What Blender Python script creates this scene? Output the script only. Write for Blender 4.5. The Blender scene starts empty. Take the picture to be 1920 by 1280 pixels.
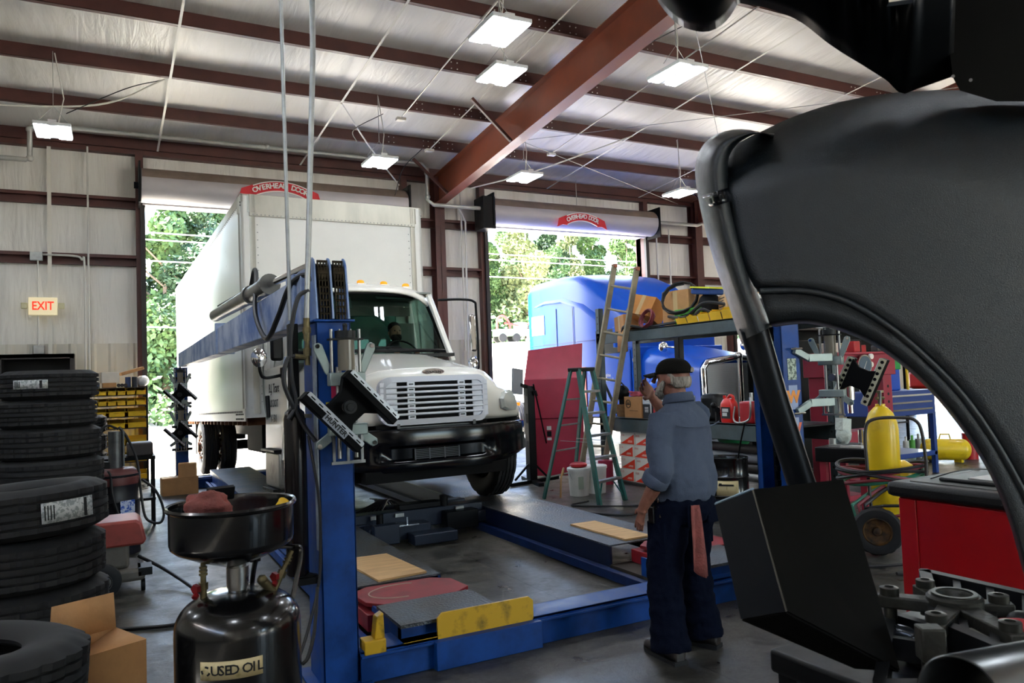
import bpy, bmesh, math, random
from mathutils import Vector as V, Matrix as M4, Euler
from math import sin, cos, pi, radians as rad, sqrt, atan2
S = bpy.context.scene
COL = S.collection
# ---------------- camera
F, CH = 1420.0, 1.60
yaw, pit, rol = rad(27.75), rad(2.66), rad(2.1)
FW = V((sin(yaw)*cos(pit), cos(yaw)*cos(pit), sin(pit)))
r0 = V((cos(yaw), -sin(yaw), 0)); u0 = r0.cross(FW)
RT = r0*cos(rol) - u0*sin(rol); UP = u0*cos(rol) + r0*sin(rol)
CC = V((0, 0, CH))
cam = bpy.data.cameras.new('camera'); cam.sensor_width = 36; cam.lens = F/1920*36; cam.clip_start = .05; cam.clip_end = 400
cam.dof.use_dof = True; cam.dof.focus_distance = 7.0; cam.dof.aperture_fstop = 9.0
co = bpy.data.objects.new('camera', cam); COL.objects.link(co)
m = M4((RT, UP, -FW)).transposed().to_4x4(); m.translation = CC; co.matrix_world = m
S.camera = co
def ray(x, y): return FW + RT*((x-960)/F) - UP*((y-640)/F)
def gp(x, y, z=0.0):
    d = ray(x, y); return CC + d*((z-CH)/d.z)
def yp(x, y, Y):
    d = ray(x, y); return CC + d*(Y/d.y)
def xp(x, y, X):
    d = ray(x, y); return CC + d*(X/d.x)
def cp(x, y, dist): return CC + ray(x, y)*dist
# ---------------- colour management, world, sun
S.view_settings.view_transform = 'Standard'; S.view_settings.look = 'None'; S.view_settings.gamma = 1
S.view_settings.exposure = 1.65
S.view_settings.use_curve_mapping = False
S.render.engine = 'CYCLES'
S.cycles.use_denoising = True
S.cycles.max_bounces = 8; S.cycles.diffuse_bounces = 5; S.cycles.glossy_bounces = 4; S.cycles.transmission_bounces = 6
S.cycles.transparent_max_bounces = 10; S.cycles.sample_clamp_indirect = 6; S.cycles.caustics_reflective = False; S.cycles.caustics_refractive = False
W = bpy.data.worlds.new('sky'); S.world = W; W.use_nodes = True
nt = W.node_tree; nt.nodes.clear()
sk = nt.nodes.new('ShaderNodeTexSky'); sk.sky_type = 'NISHITA'; sk.sun_disc = False; sk.sun_elevation = rad(48); sk.sun_rotation = rad(-70)
sk.altitude = 100; sk.air_density = 1.2; sk.dust_density = 3.0; sk.ozone_density = 1.0
bgn = nt.nodes.new('ShaderNodeBackground'); bgn.inputs[1].default_value = 1.0
wo = nt.nodes.new('ShaderNodeOutputWorld'); nt.links.new(sk.outputs[0], bgn.inputs[0]); nt.links.new(bgn.outputs[0], wo.inputs[0])
def light(name, typ, loc, energy, rot=None, **k):
    l = bpy.data.lights.new(name, typ); l.energy = energy
    for a, b in k.items(): setattr(l, a, b)
    o = bpy.data.objects.new(name, l); COL.objects.link(o); o.location = loc
    if rot: o.rotation_euler = rot
    return o
sdir = V((-.90, .05, .85)).normalized()
so = light('sun', 'SUN', (0, 0, 30), 20.0, angle=rad(.8), color=(1, .95, .86)); so.rotation_euler = sdir.to_track_quat('Z', 'Y').to_euler()
WY = 15.2            # the wall with the roller doors
RX0, RX1, RY0 = -9.0, 30.0, -11.0
ROOFS = .083
def roofz(y): return 5.93 + ROOFS*(WY-y)      # underside of the purlins
# daylight comes in through the door openings: portals guide the sky sampling
for nm, x0, x1, zt in (('door_portal', .5, 5.4, 4.95), ('door_portal', 7.35, 11.75, 4.9), ('door_portal', 14.6, 19, 4.9), ('door_portal', 21.8, 26.2, 4.9)):
    o = light(nm, 'AREA', ((x0+x1)/2, WY+.3, zt/2), 1, shape='RECTANGLE', size=x1-x0, size_y=zt, rot=(rad(-90), 0, 0)); o.data.cycles.is_portal = True
for x0, x1 in ((8, 13), (17, 22)):
    o = light('rear_door_portal', 'AREA', ((x0+x1)/2, RY0-.3, 2.4), 1, shape='RECTANGLE', size=x1-x0, size_y=4.8, rot=(rad(90), 0, 0)); o.data.cycles.is_portal = True
# ---------------- materials
MATS = {}
def hexl(h):
    h = h.lstrip('#'); c = [int(h[i:i+2], 16)/255 for i in (0, 2, 4)]
    return [((v/12.92) if v <= .04045 else ((v+.055)/1.055)**2.4) for v in c] + [1]
def mat(name, col='#888888', rough=.5, metal=0.0, var=0.0, vs=3.0, bump=0.0, bs=20.0, col2=None, stretch=(1, 1, 1), coat=0.0, emit=None, es=0.0, rv=0.0, spec=None, detail=5, lo=.35, hi=.65):
    if name in MATS: return MATS[name]
    mt = bpy.data.materials.new(name); mt.use_nodes = True; MATS[name] = mt
    n = mt.node_tree.nodes; L = mt.node_tree.links; b = n['Principled BSDF']
    c = hexl(col); b.inputs['Base Color'].default_value = c; b.inputs['Roughness'].default_value = rough; b.inputs['Metallic'].default_value = metal
    if coat: b.inputs['Coat Weight'].default_value = coat; b.inputs['Coat Roughness'].default_value = .06
    if spec is not None: b.inputs['Specular IOR Level'].default_value = spec
    if emit: b.inputs['Emission Color'].default_value = hexl(emit); b.inputs['Emission Strength'].default_value = es
    if var or bump or col2 or rv:
        tc = n.new('ShaderNodeTexCoord'); mp = n.new('ShaderNodeMapping'); mp.inputs['Scale'].default_value = stretch
        L.new(tc.outputs['Object'], mp.inputs[0])
    if var or col2 or rv:
        no = n.new('ShaderNodeTexNoise'); no.inputs['Scale'].default_value = vs; no.inputs['Detail'].default_value = detail; no.inputs['Roughness'].default_value = .6
        L.new(mp.outputs[0], no.inputs[0])
        if var or col2:
            cr = n.new('ShaderNodeValToRGB'); L.new(no.outputs[0], cr.inputs[0])
            cr.color_ramp.elements[0].position = lo; cr.color_ramp.elements[1].position = hi
            if col2: a, d = hexl(col2), c
            else: a = [max(0, v*(1-var)) for v in c[:3]]+[1]; d = [min(1, v*(1+var)) for v in c[:3]]+[1]
            cr.color_ramp.elements[0].color = a; cr.color_ramp.elements[1].color = d
            L.new(cr.outputs[0], b.inputs['Base Color'])
        if rv:
            mr = n.new('ShaderNodeMapRange'); L.new(no.outputs[0], mr.inputs[0]); mr.inputs[1].default_value = .3; mr.inputs[2].default_value = .7
            mr.inputs[3].default_value = max(.02, rough-rv); mr.inputs[4].default_value = min(1, rough+rv); L.new(mr.outputs[0], b.inputs['Roughness'])
    if bump:
        nb = n.new('ShaderNodeTexNoise'); nb.inputs['Scale'].default_value = bs; nb.inputs['Detail'].default_value = 4
        L.new(mp.outputs[0], nb.inputs[0]); bu = n.new('ShaderNodeBump'); bu.inputs['Strength'].default_value = bump; bu.inputs['Distance'].default_value = .02
        L.new(nb.outputs[0], bu.inputs['Height']); L.new(bu.outputs[0], b.inputs['Normal'])
    return mt
def glass(name, tint='#cfe0dc', mix=.12, rough=.02):
    if name in MATS: return MATS[name]
    mt = bpy.data.materials.new(name); mt.use_nodes = True; MATS[name] = mt
    n = mt.node_tree.nodes; L = mt.node_tree.links; n.clear()
    t = n.new('ShaderNodeBsdfTransparent'); t.inputs[0].default_value = hexl(tint)
    g = n.new('ShaderNodeBsdfGlossy'); g.inputs['Roughness'].default_value = rough
    fr = n.new('ShaderNodeFresnel'); fr.inputs[0].default_value = 1.5
    ad = n.new('ShaderNodeMath'); ad.operation = 'ADD'; ad.inputs[1].default_value = mix-.04; L.new(fr.outputs[0], ad.inputs[0])
    mx = n.new('ShaderNodeMixShader'); L.new(ad.outputs[0], mx.inputs[0]); L.new(t.outputs[0], mx.inputs[1]); L.new(g.outputs[0], mx.inputs[2])
    o = n.new('ShaderNodeOutputMaterial'); L.new(mx.outputs[0], o.inputs[0]); return mt
# ---------------- mesh builder
def rotm(rx=0, ry=0, rz=0): return Euler((rad(rx), rad(ry), rad(rz))).to_matrix()
class B:
    def __init__(s): s.v = []; s.f = []; s.mi = []; s.cm = 0
    def add(s, vs, fs):
        k = len(s.v); s.v += [V(p) for p in vs]
        for f in fs: s.f.append([i+k for i in f]); s.mi.append(s.cm)
        return s
    def box(s, x0, x1, y0, y1, z0, z1):
        return s.add([(x0,y0,z0),(x1,y0,z0),(x1,y1,z0),(x0,y1,z0),(x0,y0,z1),(x1,y0,z1),(x1,y1,z1),(x0,y1,z1)],
                     [(3,2,1,0),(4,5,6,7),(0,1,5,4),(1,2,6,5),(2,3,7,6),(3,0,4,7)])
    def ob(s, c, size, R=None):
        R = R or M4.Identity(3); c = V(c); h = [a/2 for a in size]
        vs = [c + R @ V((x*h[0], y*h[1], z*h[2])) for z in (-1,1) for x, y in ((-1,-1),(1,-1),(1,1),(-1,1))]
        return s.add(vs, [(3,2,1,0),(4,5,6,7),(0,1,5,4),(1,2,6,5),(2,3,7,6),(3,0,4,7)])
    def hexa(s, bot, top):
        return s.add(list(bot)+list(top), [(3,2,1,0),(4,5,6,7),(0,1,5,4),(1,2,6,5),(2,3,7,6),(3,0,4,7)])
    def bar(s, p, q, w, h, up=(0,0,1)):
        p, q = V(p), V(q); d = (q-p); L = d.length
        if L < 1e-6: return s
        d.normalize(); u = V(up); sd = d.cross(u)
        if sd.length < 1e-3: sd = d.cross(V((1,0,0)))
        sd.normalize(); u = sd.cross(d)
        R = M4((sd, d, u)).transposed()
        return s.ob((p+q)/2, (w, L, h), R)
    def rings(s, rs, cap0=True, cap1=True, close=True):
        k = len(s.v); n = len(rs[0])
        for r in rs: s.v += [V(p) for p in r]
        for i in range(len(rs)-1):
            for j in range(n if close else n-1):
                a = k+i*n+j; b = k+i*n+(j+1) % n
                s.f.append([a, b, b+n, a+n]); s.mi.append(s.cm)
        if cap0 and close: s.f.append([k+j for j in range(n)][::-1]); s.mi.append(s.cm)
        if cap1 and close: s.f.append([k+(len(rs)-1)*n+j for j in range(n)]); s.mi.append(s.cm)
        return s
    def cyl(s, p, q, r, r2=None, n=16, caps=True):
        p, q = V(p), V(q); r2 = r if r2 is None else r2
        d = (q-p).normalized(); a = d.orthogonal().normalized(); b = d.cross(a)
        R = lambda c, rr: [c+(a*cos(t)+b*sin(t))*rr for t in [2*pi*i/n for i in range(n)]]
        return s.rings([R(p, r), R(q, r2)], caps, caps)
    def tube(s, pts, r, n=8, caps=True):
        pts = [V(p) for p in pts]; rs = []; a = None
        for i, p in enumerate(pts):
            d = (pts[min(i+1, len(pts)-1)]-pts[max(i-1, 0)]).normalized()
            if a is None: a = d.orthogonal().normalized()
            else:
                a = (a - d*a.dot(d))
                a = a.normalized() if a.length > 1e-5 else d.orthogonal().normalized()
            b = d.cross(a); rr = r[i] if isinstance(r, (list, tuple)) else r
            rs.append([p+(a*cos(t)+b*sin(t))*rr for t in [2*pi*k/n for k in range(n)]])
        return s.rings(rs, caps, caps)
    def lathe(s, prof, c=(0,0,0), R=None, n=32, fn=None, cap=False):
        R = R or M4.Identity(3); c = V(c); rs = []
        for i, (r, z) in enumerate(prof):
            rs.append([c + R @ V(((r if not fn else fn(i, j, r))*cos(2*pi*j/n), (r if not fn else fn(i, j, r))*sin(2*pi*j/n), z)) for j in range(n)])
        return s.rings(rs, cap, cap)
    def prism(s, poly, O, ux, uy, dep):
        O, ux, uy = V(O), V(ux), V(uy); nz = ux.cross(uy).normalized()*dep
        a = [O+ux*x+uy*y for x, y in poly]; b = [p+nz for p in a]; n = len(poly)
        return s.add(a+b, [list(range(n))[::-1], [n+i for i in range(n)]]+[[i, (i+1) % n, n+(i+1) % n, n+i] for i in range(n)])
    def sph(s, c, r, sc=(1,1,1), n=16, R=None):
        R = R or M4.Identity(3); c = V(c); m_ = n//2; rs = []
        for i in range(1, m_):
            t = pi*i/m_; rs.append([c+R @ V((r*sin(t)*cos(2*pi*j/n)*sc[0], r*sin(t)*sin(2*pi*j/n)*sc[1], -r*cos(t)*sc[2])) for j in range(n)])
        return s.rings(rs)
    def grid(s, fn, nu, nv):
        k = len(s.v)
        for i in range(nu+1):
            for j in range(nv+1): s.v.append(V(fn(i/nu, j/nv)))
        for i in range(nu):
            for j in range(nv):
                a = k+i*(nv+1)+j; s.f.append([a, a+nv+1, a+nv+2, a+1]); s.mi.append(s.cm)
        return s
    def xf(s, R, t=(0,0,0)):
        t = V(t); s.v = [R @ p + t for p in s.v]; return s
    def done(s, name, mt, parent=None, label=None, smooth=40, bev=0.0, solid=0.0, sub=0, local=False):
        me = bpy.data.meshes.new(name); vs = s.v
        o = bpy.data.objects.new(name, me)
        if parent is not None:
            o.parent = parent
            if not local:
                iv = parent['_m'] if False else WM(parent).inverted(); vs = [iv @ p for p in vs]
        elif not local and vs:
            lo = V((min(p.x for p in vs), min(p.y for p in vs), min(p.z for p in vs))); hi = V((max(p.x for p in vs), max(p.y for p in vs), 0))
            c = V(((lo.x+hi.x)/2, (lo.y+hi.y)/2, lo.z)); o.location = c; vs = [p-c for p in vs]
        me.from_pydata([tuple(p) for p in vs], [], s.f)
        for x in (mt if isinstance(mt, (list, tuple)) else [mt]): me.materials.append(x)
        if isinstance(mt, (list, tuple)): me.polygons.foreach_set('material_index', s.mi)
        bm = bmesh.new(); bm.from_mesh(me); bmesh.ops.recalc_face_normals(bm, faces=bm.faces); bm.to_mesh(me); bm.free()
        if smooth:
            me.polygons.foreach_set('use_smooth', [True]*len(me.polygons)); me.set_sharp_from_angle(angle=rad(smooth))
        COL.objects.link(o)
        if solid: md = o.modifiers.new('thickness', 'SOLIDIFY'); md.thickness = solid; md.offset = 0
        if bev: md = o.modifiers.new('edges', 'BEVEL'); md.width = bev; md.segments = 2; md.limit_method = 'ANGLE'; md.angle_limit = rad(40); md.harden_normals = False
        if sub: md = o.modifiers.new('smooth', 'SUBSURF'); md.levels = sub; md.render_levels = sub
        if label: o['label'] = label
        return o
def WM(o):
    m = M4.LocRotScale(o.location, o.rotation_euler, o.scale)
    return WM(o.parent) @ m if o.parent else m
def tag(o, label, cat, group=None, kind=None):
    o['label'] = label; o['category'] = cat
    if group: o['group'] = group
    if kind: o['kind'] = kind
    return o
def thing(name, label, cat, loc=(0,0,0), rz=0.0, group=None, rot=None):
    o = bpy.data.objects.new(name, None); COL.objects.link(o); o.location = loc; o.rotation_euler = rot or (0, 0, rz); o.empty_display_size = .1
    return tag(o, label, cat, group)
def struct(o): o['kind'] = 'structure'; return o
KIDS = {}
def dup(root, loc, rot=(0,0,0), label=None, group=None, scale=None):
    r = root.copy(); COL.objects.link(r); r.location = loc; r.rotation_euler = rot
    if scale: r.scale = (scale,)*3 if isinstance(scale, (int, float)) else scale
    if label: r['label'] = label
    if group: r['group'] = group
    for ch in [o for o in COL.objects if o.parent is root]:
        c = ch.copy(); COL.objects.link(c); c.parent = r
        for g in [o for o in COL.objects if o.parent is ch]:
            d = g.copy(); COL.objects.link(d); d.parent = c
    return r
def text(name, s, mt, loc, ux, uy, size, parent=None, ext=.001, align='CENTER', bold=0.0):
    cu = bpy.data.curves.new(name, 'FONT'); cu.body = s; cu.size = size; cu.extrude = ext; cu.align_x = align; cu.align_y = 'CENTER'; cu.offset = bold
    cu.materials.append(mt); cu.resolution_u = 2
    o = bpy.data.objects.new(name, cu); COL.objects.link(o)
    ux, uy = V(ux).normalized(), V(uy).normalized(); nz = ux.cross(uy)
    m = M4((ux, uy, nz)).transposed().to_4x4(); m.translation = V(loc)
    if parent is not None: o.parent = parent; m = WM(parent).inverted() @ m
    bpy.context.view_layer.update()
    me = bpy.data.meshes.new_from_object(o); nm = o.name; bpy.data.objects.remove(o); me.name = name
    o = bpy.data.objects.new(name, me); COL.objects.link(o); o.parent = parent
    o.location, q, o.scale = m.decompose(); o.rotation_euler = q.to_euler()
    return o
def bez(pts, n=8):
    # Catmull-Rom through points
    pts = [V(p) for p in pts]; out = []
    P = [pts[0]*2-pts[1]]+pts+[pts[-1]*2-pts[-2]]
    for i in range(1, len(P)-2):
        a, b, c, d = P[i-1:i+3]
        for k in range(n):
            t = k/n; out.append(.5*((2*b)+(c-a)*t+(2*a-5*b+4*c-d)*t*t+(3*b-a-3*c+d)*t**3))
    out.append(pts[-1]); return out
def rrect(w, h, r, n=5, cx=0, cy=0):
    out = []
    for qx, qy, a0 in ((1,1,0),(-1,1,90),(-1,-1,180),(1,-1,270)):
        for k in range(n+1):
            a = rad(a0+90*k/n); out.append((cx+qx*(w/2-r)+r*cos(a), cy+qy*(h/2-r)+r*sin(a)))
    return out
rnd = random.Random(7)
# shared materials
m_brown = mat('brown_steel_paint', '#522c26', .5, 0, var=.25, vs=2, rv=.1)
m_rafter = mat('red_oxide_paint', '#84442f', .45, 0, var=.2, vs=1.5, rv=.1)
m_steel = mat('steel', '#9a9a98', .35, 1, var=.2, vs=8, rv=.1)
m_galv = mat('galvanised_steel', '#a3a5a2', .45, .8, var=.15, vs=10)
m_chrome = mat('chrome', '#dddddd', .08, 1)
m_blackp = mat('black_paint', '#07080a', .45, 0, rv=.08, vs=6, spec=.2)
m_blackpl = mat('black_plastic', '#0b0c0d', .5, 0, bump=.1, bs=90, spec=.35)
m_rubber = mat('rubber', '#0f0f10', .75, 0, var=.25, vs=12)
m_white = mat('white_paint', '#e8e8e2', .35, 0, var=.03, vs=2, coat=.4)
m_lblue = mat('lift_blue_paint', '#083a7c', .45, 0, var=.3, vs=5, rv=.12, bump=.05, bs=12, spec=.3)
m_yellow = mat('yellow_paint', '#c89c14', .45, 0, col2='#7c6210', vs=9, lo=.3, hi=.48, rv=.1)
m_red = mat('red_paint', '#a8121c', .35, 0, var=.15, vs=3, coat=.2)
m_card = mat('cardboard', '#b98a5a', .85, 0, var=.1, vs=6, bump=.1, bs=60)
m_hose = mat('hose_rubber', '#18181a', .5)
m_paper = mat('label_paper', '#c9cbc8', .7, 0, var=.06, vs=20)
m_ink = mat('black_ink', '#0c0c0c', .7)
m_yplast = mat('yellow_plastic', '#f0c020', .4, 0, var=.08, vs=4)
m_brass = mat('brass', '#6f6548', .5, .8, var=.2, vs=30)
m_wood = mat('plywood', '#c6a06c', .7, 0, var=.15, vs=3, stretch=(1, 6, 1))
m_whitepl = mat('white_plastic', '#dcdcd6', .5, var=.06, vs=5)
# ======================= SETTING =======================
def concrete():
    mt = bpy.data.materials.new('concrete_floor'); mt.use_nodes = True; n = mt.node_tree.nodes; L = mt.node_tree.links; b = n['Principled BSDF']
    tc = n.new('ShaderNodeTexCoord')
    a = n.new('ShaderNodeTexNoise'); a.inputs['Scale'].default_value = .55; a.inputs['Detail'].default_value = 9; a.inputs['Roughness'].default_value = .62
    c = n.new('ShaderNodeTexNoise'); c.inputs['Scale'].default_value = 3.2; c.inputs['Detail'].default_value = 8; c.inputs['Roughness'].default_value = .7
    for q in (a, c): L.new(tc.outputs['Object'], q.inputs[0])
    ra = n.new('ShaderNodeValToRGB'); L.new(a.outputs[0], ra.inputs[0]); e = ra.color_ramp.elements
    e[0].position = .3; e[0].color = hexl('#29261f'); e[1].position = .68; e[1].color = hexl('#585650')
    rc = n.new('ShaderNodeValToRGB'); L.new(c.outputs[0], rc.inputs[0]); e = rc.color_ramp.elements
    e[0].position = .36; e[0].color = hexl('#5a5650'); e[1].position = .55; e[1].color = hexl('#ffffff')
    mx = n.new('ShaderNodeMixRGB'); mx.blend_type = 'MULTIPLY'; mx.inputs[0].default_value = .8; L.new(ra.outputs[0], mx.inputs[1]); L.new(rc.outputs[0], mx.inputs[2])
    f_ = n.new('ShaderNodeTexNoise'); f_.inputs['Scale'].default_value = 16; f_.inputs['Detail'].default_value = 6; f_.inputs['Roughness'].default_value = .75; L.new(tc.outputs['Object'], f_.inputs[0])
    rf = n.new('ShaderNodeValToRGB'); L.new(f_.outputs[0], rf.inputs[0]); e = rf.color_ramp.elements
    e[0].position = .36; e[0].color = hexl('#7a756c'); e[1].position = .6; e[1].color = hexl('#ffffff')
    m0 = n.new('ShaderNodeMixRGB'); m0.blend_type = 'MULTIPLY'; m0.inputs[0].default_value = .7; L.new(mx.outputs[0], m0.inputs[1]); L.new(rf.outputs[0], m0.inputs[2]); mx = m0
    br = n.new('ShaderNodeTexBrick'); br.offset = 0; br.inputs['Scale'].default_value = 1; br.inputs['Brick Width'].default_value = 3.6; br.inputs['Row Height'].default_value = 3.8
    br.inputs['Mortar Size'].default_value = .007; br.inputs['Mortar Smooth'].default_value = .1; br.inputs['Color1'].default_value = br.inputs['Color2'].default_value = (1,1,1,1); br.inputs['Mortar'].default_value = (.12,.11,.1,1)
    mp = n.new('ShaderNodeMapping'); mp.inputs['Location'].default_value = (.8, 1.2, 0); L.new(tc.outputs['Object'], mp.inputs[0]); L.new(mp.outputs[0], br.inputs[0])
    m2 = n.new('ShaderNodeMixRGB'); m2.blend_type = 'MULTIPLY'; m2.inputs[0].default_value = .85; L.new(mx.outputs[0], m2.inputs[1]); L.new(br.outputs[0], m2.inputs[2]); L.new(m2.outputs[0], b.inputs['Base Color'])
    mr = n.new('ShaderNodeMapRange'); L.new(c.outputs[0], mr.inputs[0]); mr.inputs[1].default_value = .3; mr.inputs[2].default_value = .7; mr.inputs[3].default_value = .22; mr.inputs[4].default_value = .6
    L.new(mr.outputs[0], b.inputs['Roughness'])
    bu = n.new('ShaderNodeBump'); bu.inputs['Strength'].default_value = .35; bu.inputs['Distance'].default_value = .012; L.new(f_.outputs[0], bu.inputs['Height']); L.new(bu.outputs[0], b.inputs['Normal'])
    return mt
struct(B().add([(RX0,RY0,0),(RX1,RY0,0),(RX1,WY,0),(RX0,WY,0)], [(0,1,2,3)]).done('floor', concrete(), local=True, smooth=0))
m_lot = mat('pale_lot', '#d2ccbe', .9, 0, var=.12, vs=.4, bump=.1, bs=8)
o = struct(B().add([(-160,WY,-.02),(220,WY,-.02),(220,260,-.02),(-160,260,-.02)], [(0,1,2,3)]).done('ground', m_lot, local=True, smooth=0))
o = struct(B().add([(-160,-160,-.02),(220,-160,-.02),(220,RY0,-.02),(-160,RY0,-.02)], [(0,1,2,3)]).done('ground', m_lot, local=True, smooth=0))
# insulation facing: white vinyl with vertical folds
def insul(name, stretch, bstr=.55, col='#e6e3db', col2='#c2bdb2'):
    mt = mat(name, col, .38, 0, col2=col2, vs=.9, stretch=stretch, lo=.25, hi=.5, spec=.35)
    n = mt.node_tree.nodes; L = mt.node_tree.links; b = n['Principled BSDF']
    tc = [x for x in n if x.type == 'TEX_COORD'][0]
    mp = n.new('ShaderNodeMapping'); mp.inputs['Scale'].default_value = tuple(s*2.2 for s in stretch); mp.inputs['Rotation'].default_value = (.12, .1, .12); L.new(tc.outputs['Object'], mp.inputs[0])
    nb = n.new('ShaderNodeTexNoise'); nb.inputs['Scale'].default_value = 1.4; nb.inputs['Detail'].default_value = 5; nb.inputs['Roughness'].default_value = .5; nb.inputs['Distortion'].default_value = .6; L.new(mp.outputs[0], nb.inputs[0])
    bu = n.new('ShaderNodeBump'); bu.inputs['Strength'].default_value = bstr; bu.inputs['Distance'].default_value = .06
    L.new(nb.outputs[0], bu.inputs['Height']); L.new(bu.outputs[0], b.inputs['Normal']); return mt
m_iw = insul('wall_insulation_facing', (2.6, 2.6, .3))
m_ic = insul('ceiling_insulation_facing', (2.2, .35, 1), .3, '#eeece6', '#d6d3ca')
# ribbed liner for the lower wall
m_liner = mat('liner_panel_paint', '#cfcabc', .45, 0, var=.1, vs=1.2, stretch=(1, 1, .3))
DOORS = [(.5, 5.4), (7.35, 11.75), (14.6, 19.0), (21.8, 26.2)]
ZT = 4.95
def wallseg(x0, x1, z0, z1, name='wall_back', y=WY, mt=m_iw, th=.18):
    b = B().box(x0, x1, y, y+th, z0, z1)
    return struct(b.done(name, mt, local=True, smooth=0))
ZL = 2.45
edges = [RX0] + [e for d in DOORS for e in d] + [RX1]
for i in range(0, len(edges), 2):
    x0, x1 = edges[i], edges[i+1]
    wallseg(x0, x1, ZL, 6.6)
    wallseg(x0, x1, 0, ZL, mt=m_liner)
    b = B(); x = x0+.1
    while x < x1-.1:
        b.hexa([(x,WY-.03,0),(x+.05,WY-.03,0),(x+.09,WY+.001,0),(x-.04,WY+.001,0)], [(x,WY-.03,ZL),(x+.05,WY-.03,ZL),(x+.09,WY+.001,ZL),(x-.04,WY+.001,ZL)]); x += .305
    struct(b.done('trim_liner', m_liner, local=True, smooth=0))
for x0, x1 in DOORS: wallseg(x0, x1, ZT, 6.6)
# side and rear walls (rear wall has its own open doors)
struct(B().box(RX0-.2, RX0, RY0, WY+.2, 0, 6.8).done('wall_left', m_iw, local=True, smooth=0))
struct(B().box(RX1, RX1+.2, RY0, WY+.2, 0, 8.4).done('wall_right', m_iw, local=True, smooth=0))
RD = [(8, 13), (17, 22)]
ed = [RX0] + [e for d in RD for e in d] + [RX1]
for i in range(0, len(ed), 2): struct(B().box(ed[i], ed[i+1], RY0-.2, RY0, 0, 8.5).done('wall_rear', m_iw, local=True, smooth=0))
for x0, x1 in RD: struct(B().box(x0, x1, RY0-.2, RY0, 4.8, 8.5).done('wall_rear', m_iw, local=True, smooth=0))
# roof: insulation sagging between purlins
PS = 1.52
PY = [WY - .12 - PS*i for i in range(17)]
def ceil_fn(u, v):
    x = RX0 + (RX1-RX0)*u; y = WY+.2 - (WY+.2-RY0)*v
    t = ((WY-.12-y)/PS) % 1
    sag = .03*sin(pi*t)**.8 * (1+.25*sin(x*1.7+y)) if y < WY-.12 else 0
    return (x, y, roofz(y)+.22-sag)
b = B().grid(ceil_fn, 60, 17*8)
struct(b.done('ceiling', m_ic, local=True, smooth=80))
struct(B().add([(RX0-.3,RY0-.3,roofz(RY0)+.45),(RX1+.3,RY0-.3,roofz(RY0)+.45),(RX1+.3,WY+.4,roofz(WY)+.45),(RX0-.3,WY+.4,roofz(WY)+.45)], [(0,1,2,3)]).done('roof', m_galv, local=True, smooth=0))
for i, y in enumerate(PY):
    z = roofz(y); b = B(); x0, x1 = RX0, RX1
    b.box(x0, x1, y-.004, y+.004, z, z+.22).box(x0, x1, y-.07, y+.004, z, z+.006).box(x0, x1, y-.07, y-.064, z, z+.025).box(x0, x1, y-.004, y+.07, z+.214, z+.22)
    struct(b.done('trim_purlin', m_brown, local=True, smooth=0))
# lapped joint plates and bolts on the purlins by each rafter
m_bolt = mat('bolt_zinc', '#e6e6e0', .4, .3)
FR = [-1.0, 6.2, 13.4, 20.6, 27.8]
for y in PY[1:9]:
    for xr in FR[1:3]:
        b = B()
        z = roofz(y)
        for dx in (-1.55, -.85, -.62, -.34, .38, .62, 1.05):
            for ddx in (0, .1):
                for dz in (.06, .16): b.cyl((xr+dx+ddx, y-.012, z+dz), (xr+dx+ddx, y-.003, z+dz), .011, n=6)
        struct(b.done('trim_purlin_bolts', m_bolt, local=True, smooth=0))
# rafters and columns
for k, xr in enumerate(FR):
    if k == 0: continue
    ya, yb = WY-.15, RY0
    b = B()
    def sec(y, zt, zb): return None
    za, zb_ = roofz(ya), roofz(yb); da, db = .62, .62
    for (xa, xb, ta, tb) in ((-.006, .006, 0, 1), (-.11, .11, 0, .025), (-.11, .11, .975, 1)):
        b.hexa([(xr+xa, yb, zb_-db*tb), (xr+xb, yb, zb_-db*tb), (xr+xb, ya, za-da*tb), (xr+xa, ya, za-da*tb)],
               [(xr+xa, yb, zb_-db*ta), (xr+xb, yb, zb_-db*ta), (xr+xb, ya, za-da*ta), (xr+xa, ya, za-da*ta)])
    struct(b.done('trim_rafter', m_rafter, local=True, smooth=0))
    b = B(); b.box(xr-.11, xr+.11, WY-.32, WY-.305, 0, 5.95).box(xr-.006, xr+.006, WY-.32, WY-.02, 0, 5.95).box(xr-.11, xr+.11, WY-.03, WY-.015, 0, 5.95)
    struct(b.done('column', m_brown, local=True, smooth=0))
    if k in (1, 2):
        for yy in (11.35, 14.2):      # flange braces from rafter bottom up to the purlin
            z = roofz(yy)
            b = B().bar((xr-.1, yy, z-.6), (xr-.85, yy-.05, z-.02+.05), .05, .05)
            b.cyl((xr-.12, yy-.03, z-.59), (xr-.12, yy-.05, z-.59), .02, n=8)
            struct(b.done('trim_flange_brace', m_brown, local=True, smooth=0))
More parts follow.
